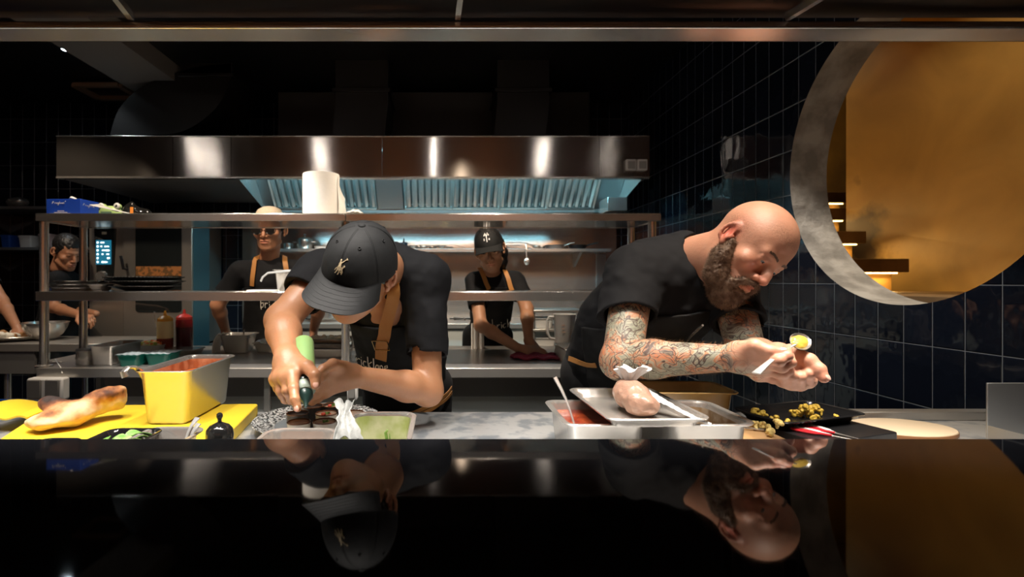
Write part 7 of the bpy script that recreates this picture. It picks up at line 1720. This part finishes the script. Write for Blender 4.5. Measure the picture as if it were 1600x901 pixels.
t = pot(450, 388, 4.72, zs+.0005, .045, .05, 'small steel bowl at the left end of the wall shelf', MT['steel_smooth'], False, False, name='steel_bowl')
t = pot(502, 388, 4.74, zs+.0005, .06, .022, 'low white dish on the wall shelf right of the lidded pot', MT['white_plastic'], False, False, name='dish')
t = thing('dark_tin', (P(631,0,4.72).x, 4.72, zs+.0005), 'dark cylindrical tin on the wall shelf, right of the black cap', 'tin'); mk('tin_body', M().lathe([(.001,0),(.034,0),(.035,.003),(.035,.062),(.001,.062)]), mat('dark_blue_tin', (.03,.06,.09), .3, .5), t); mk('tin_spout', M().lathe([(.001,.0625),(.012,.0625),(.006,.08),(.005,.10),(.001,.10)]), MT['black_plastic'], t)
def ladle_(x0, x1, Y, lab, grp, r=.034, flip=1, dz=0, ang=0):
    a, b = P(x0,0,Y), P(x1,0,Y); z = zs+.001+dz; t = thing('ladle', (a.x, Y, z), lab, 'ladle', grp, world=True); a.z = z+.036; b.z = z+.010+ang; b.y = Y+.02
    mk('bowl', M().sheet(lambda u, v: (a.x+math.cos(2*math.pi*u)*r*math.sin(v*1.5), a.y+math.sin(2*math.pi*u)*r*math.sin(v*1.5), z+r*.9-r*.9*math.cos(v*1.5)), 24, 8, .0015), MT['steel_smooth'], t)
    mk('handle', M().tube([a+Vector((flip*r*.9, 0, -.006)), (a+b)/2+Vector((0,0,.014)), b], [.005,.0045,.005], 8, flat=.5), MT['steel_smooth'], t)
for k, (x0, x1, Y, f_) in enumerate(((646, 690, 4.66, 1), (662, 712, 4.70, 1), (655, 700, 4.76, 1), (676, 640, 4.80, -1), (690, 726, 4.64, 1), (702, 664, 4.82, -1))):
    ladle_(x0, x1, Y, 'steel ladle lying in the heap on the wall shelf beside the dark tin', 'ladles heaped on the wall shelf', .036, f_, .0)
for k, (x0, x1, Y) in enumerate(((838, 790, 4.68), (846, 796, 4.76))): ladle_(x0, x1, Y, 'long handled steel ladle on the wall shelf right of the woman', 'ladles right of the woman', .036, -1, 0, .05)
for k, (x, lab) in enumerate(((866, 'small frying pan with steel handle on the wall shelf, right of the ladles'), (902, 'small black frying pan on the wall shelf, nearest its right end'))):
    t = thing('frying_pan', (P(x,0,4.72).x, 4.72, zs+.0005), lab, 'frying pan'); mk('pan_body', M().lathe([(.001,0),(.07,0),(.088,.035),(.090,.036),(.088,.038),(.068,.005),(.001,.004)], n=40), MT['black_plastic'] if k else MT['steel_dark'], t); mk('pan_handle', M().tube([(.085,-.02,.033),(.13,-.05,.05),(.17,-.07,.055)], .007, 8), MT['black_plastic'] if k else MT['steel_smooth'], t)
hl_ = thing('hanging_ladle', P(822, 383, 4.585), 'small steel ladle hanging from the front edge of the wall shelf', 'ladle', world=True); b = P(823, 408, 4.57)
mk('handle', M().tube([P(822, 383, 4.59), P(821, 380, 4.575), P(822, 384, 4.565), b+Vector((0,0,.03))], .005, 8), MT['steel_smooth'], hl_); mk('bowl', M().ell(b, (.026, .020, .034)), MT['steel_smooth'], hl_)
# wall tap and bracket shelf with white trays at the right of the cooking line
tp_ = thing('gas_tap', P(692, 441, 4.87), 'small brass gas tap on the steel splash back', 'tap', world=True); c = P(692, 441, 4.875); mk('valve', M().cyl(c, c+Vector((0,-.05,0)), .014).tube([c+Vector((-.01,-.045,0)), c+Vector((.045,-.05,.005))], .008, 8), MT['brass'], tp_)
rk = thing('steel_rack', (P(850,0,4.0).x+.02, 4.0, 0), 'low steel rack with white trays between the woman and the bald man', 'rack', world=True); ra, rb_ = P(826,0,3.9).x, P(906,0,3.9).x
for y_ in (484, 514, 545): z = P(0, y_, 3.75).z; mk('rack_shelf', M().box((ra, 3.75, z-.02), (rb_, 4.08, z)), MT['steel'], rk, bevel=.003)
for x in (ra+.015, rb_-.015):
    for yy in (3.77, 4.06): mk('rack_leg', M().cyl((x, yy, 0), (x, yy, P(0,484,3.75).z-.02), .012), MT['steel_smooth'], rk)
for k, (y_, x0, x1) in enumerate(((514, 832, 868), (545, 832, 872))):
    z = P(0, y_, 3.75).z+.0005; a, b = P(x0,0,3.8).x, P(x1,0,3.8).x; t = thing('white_tray', ((a+b)/2, 3.90, z), ['white plastic tub on the middle shelf of the low rack', 'white plastic tub on the bottom visible shelf of the low rack'][k], 'tub'); mk('tub_body', pan_mesh(b-a, .22, .075, rim=.012, taper=.01), MT['white_plastic'], t)
for o in bpy.data.objects:
    if '_w' in o: del o['_w']
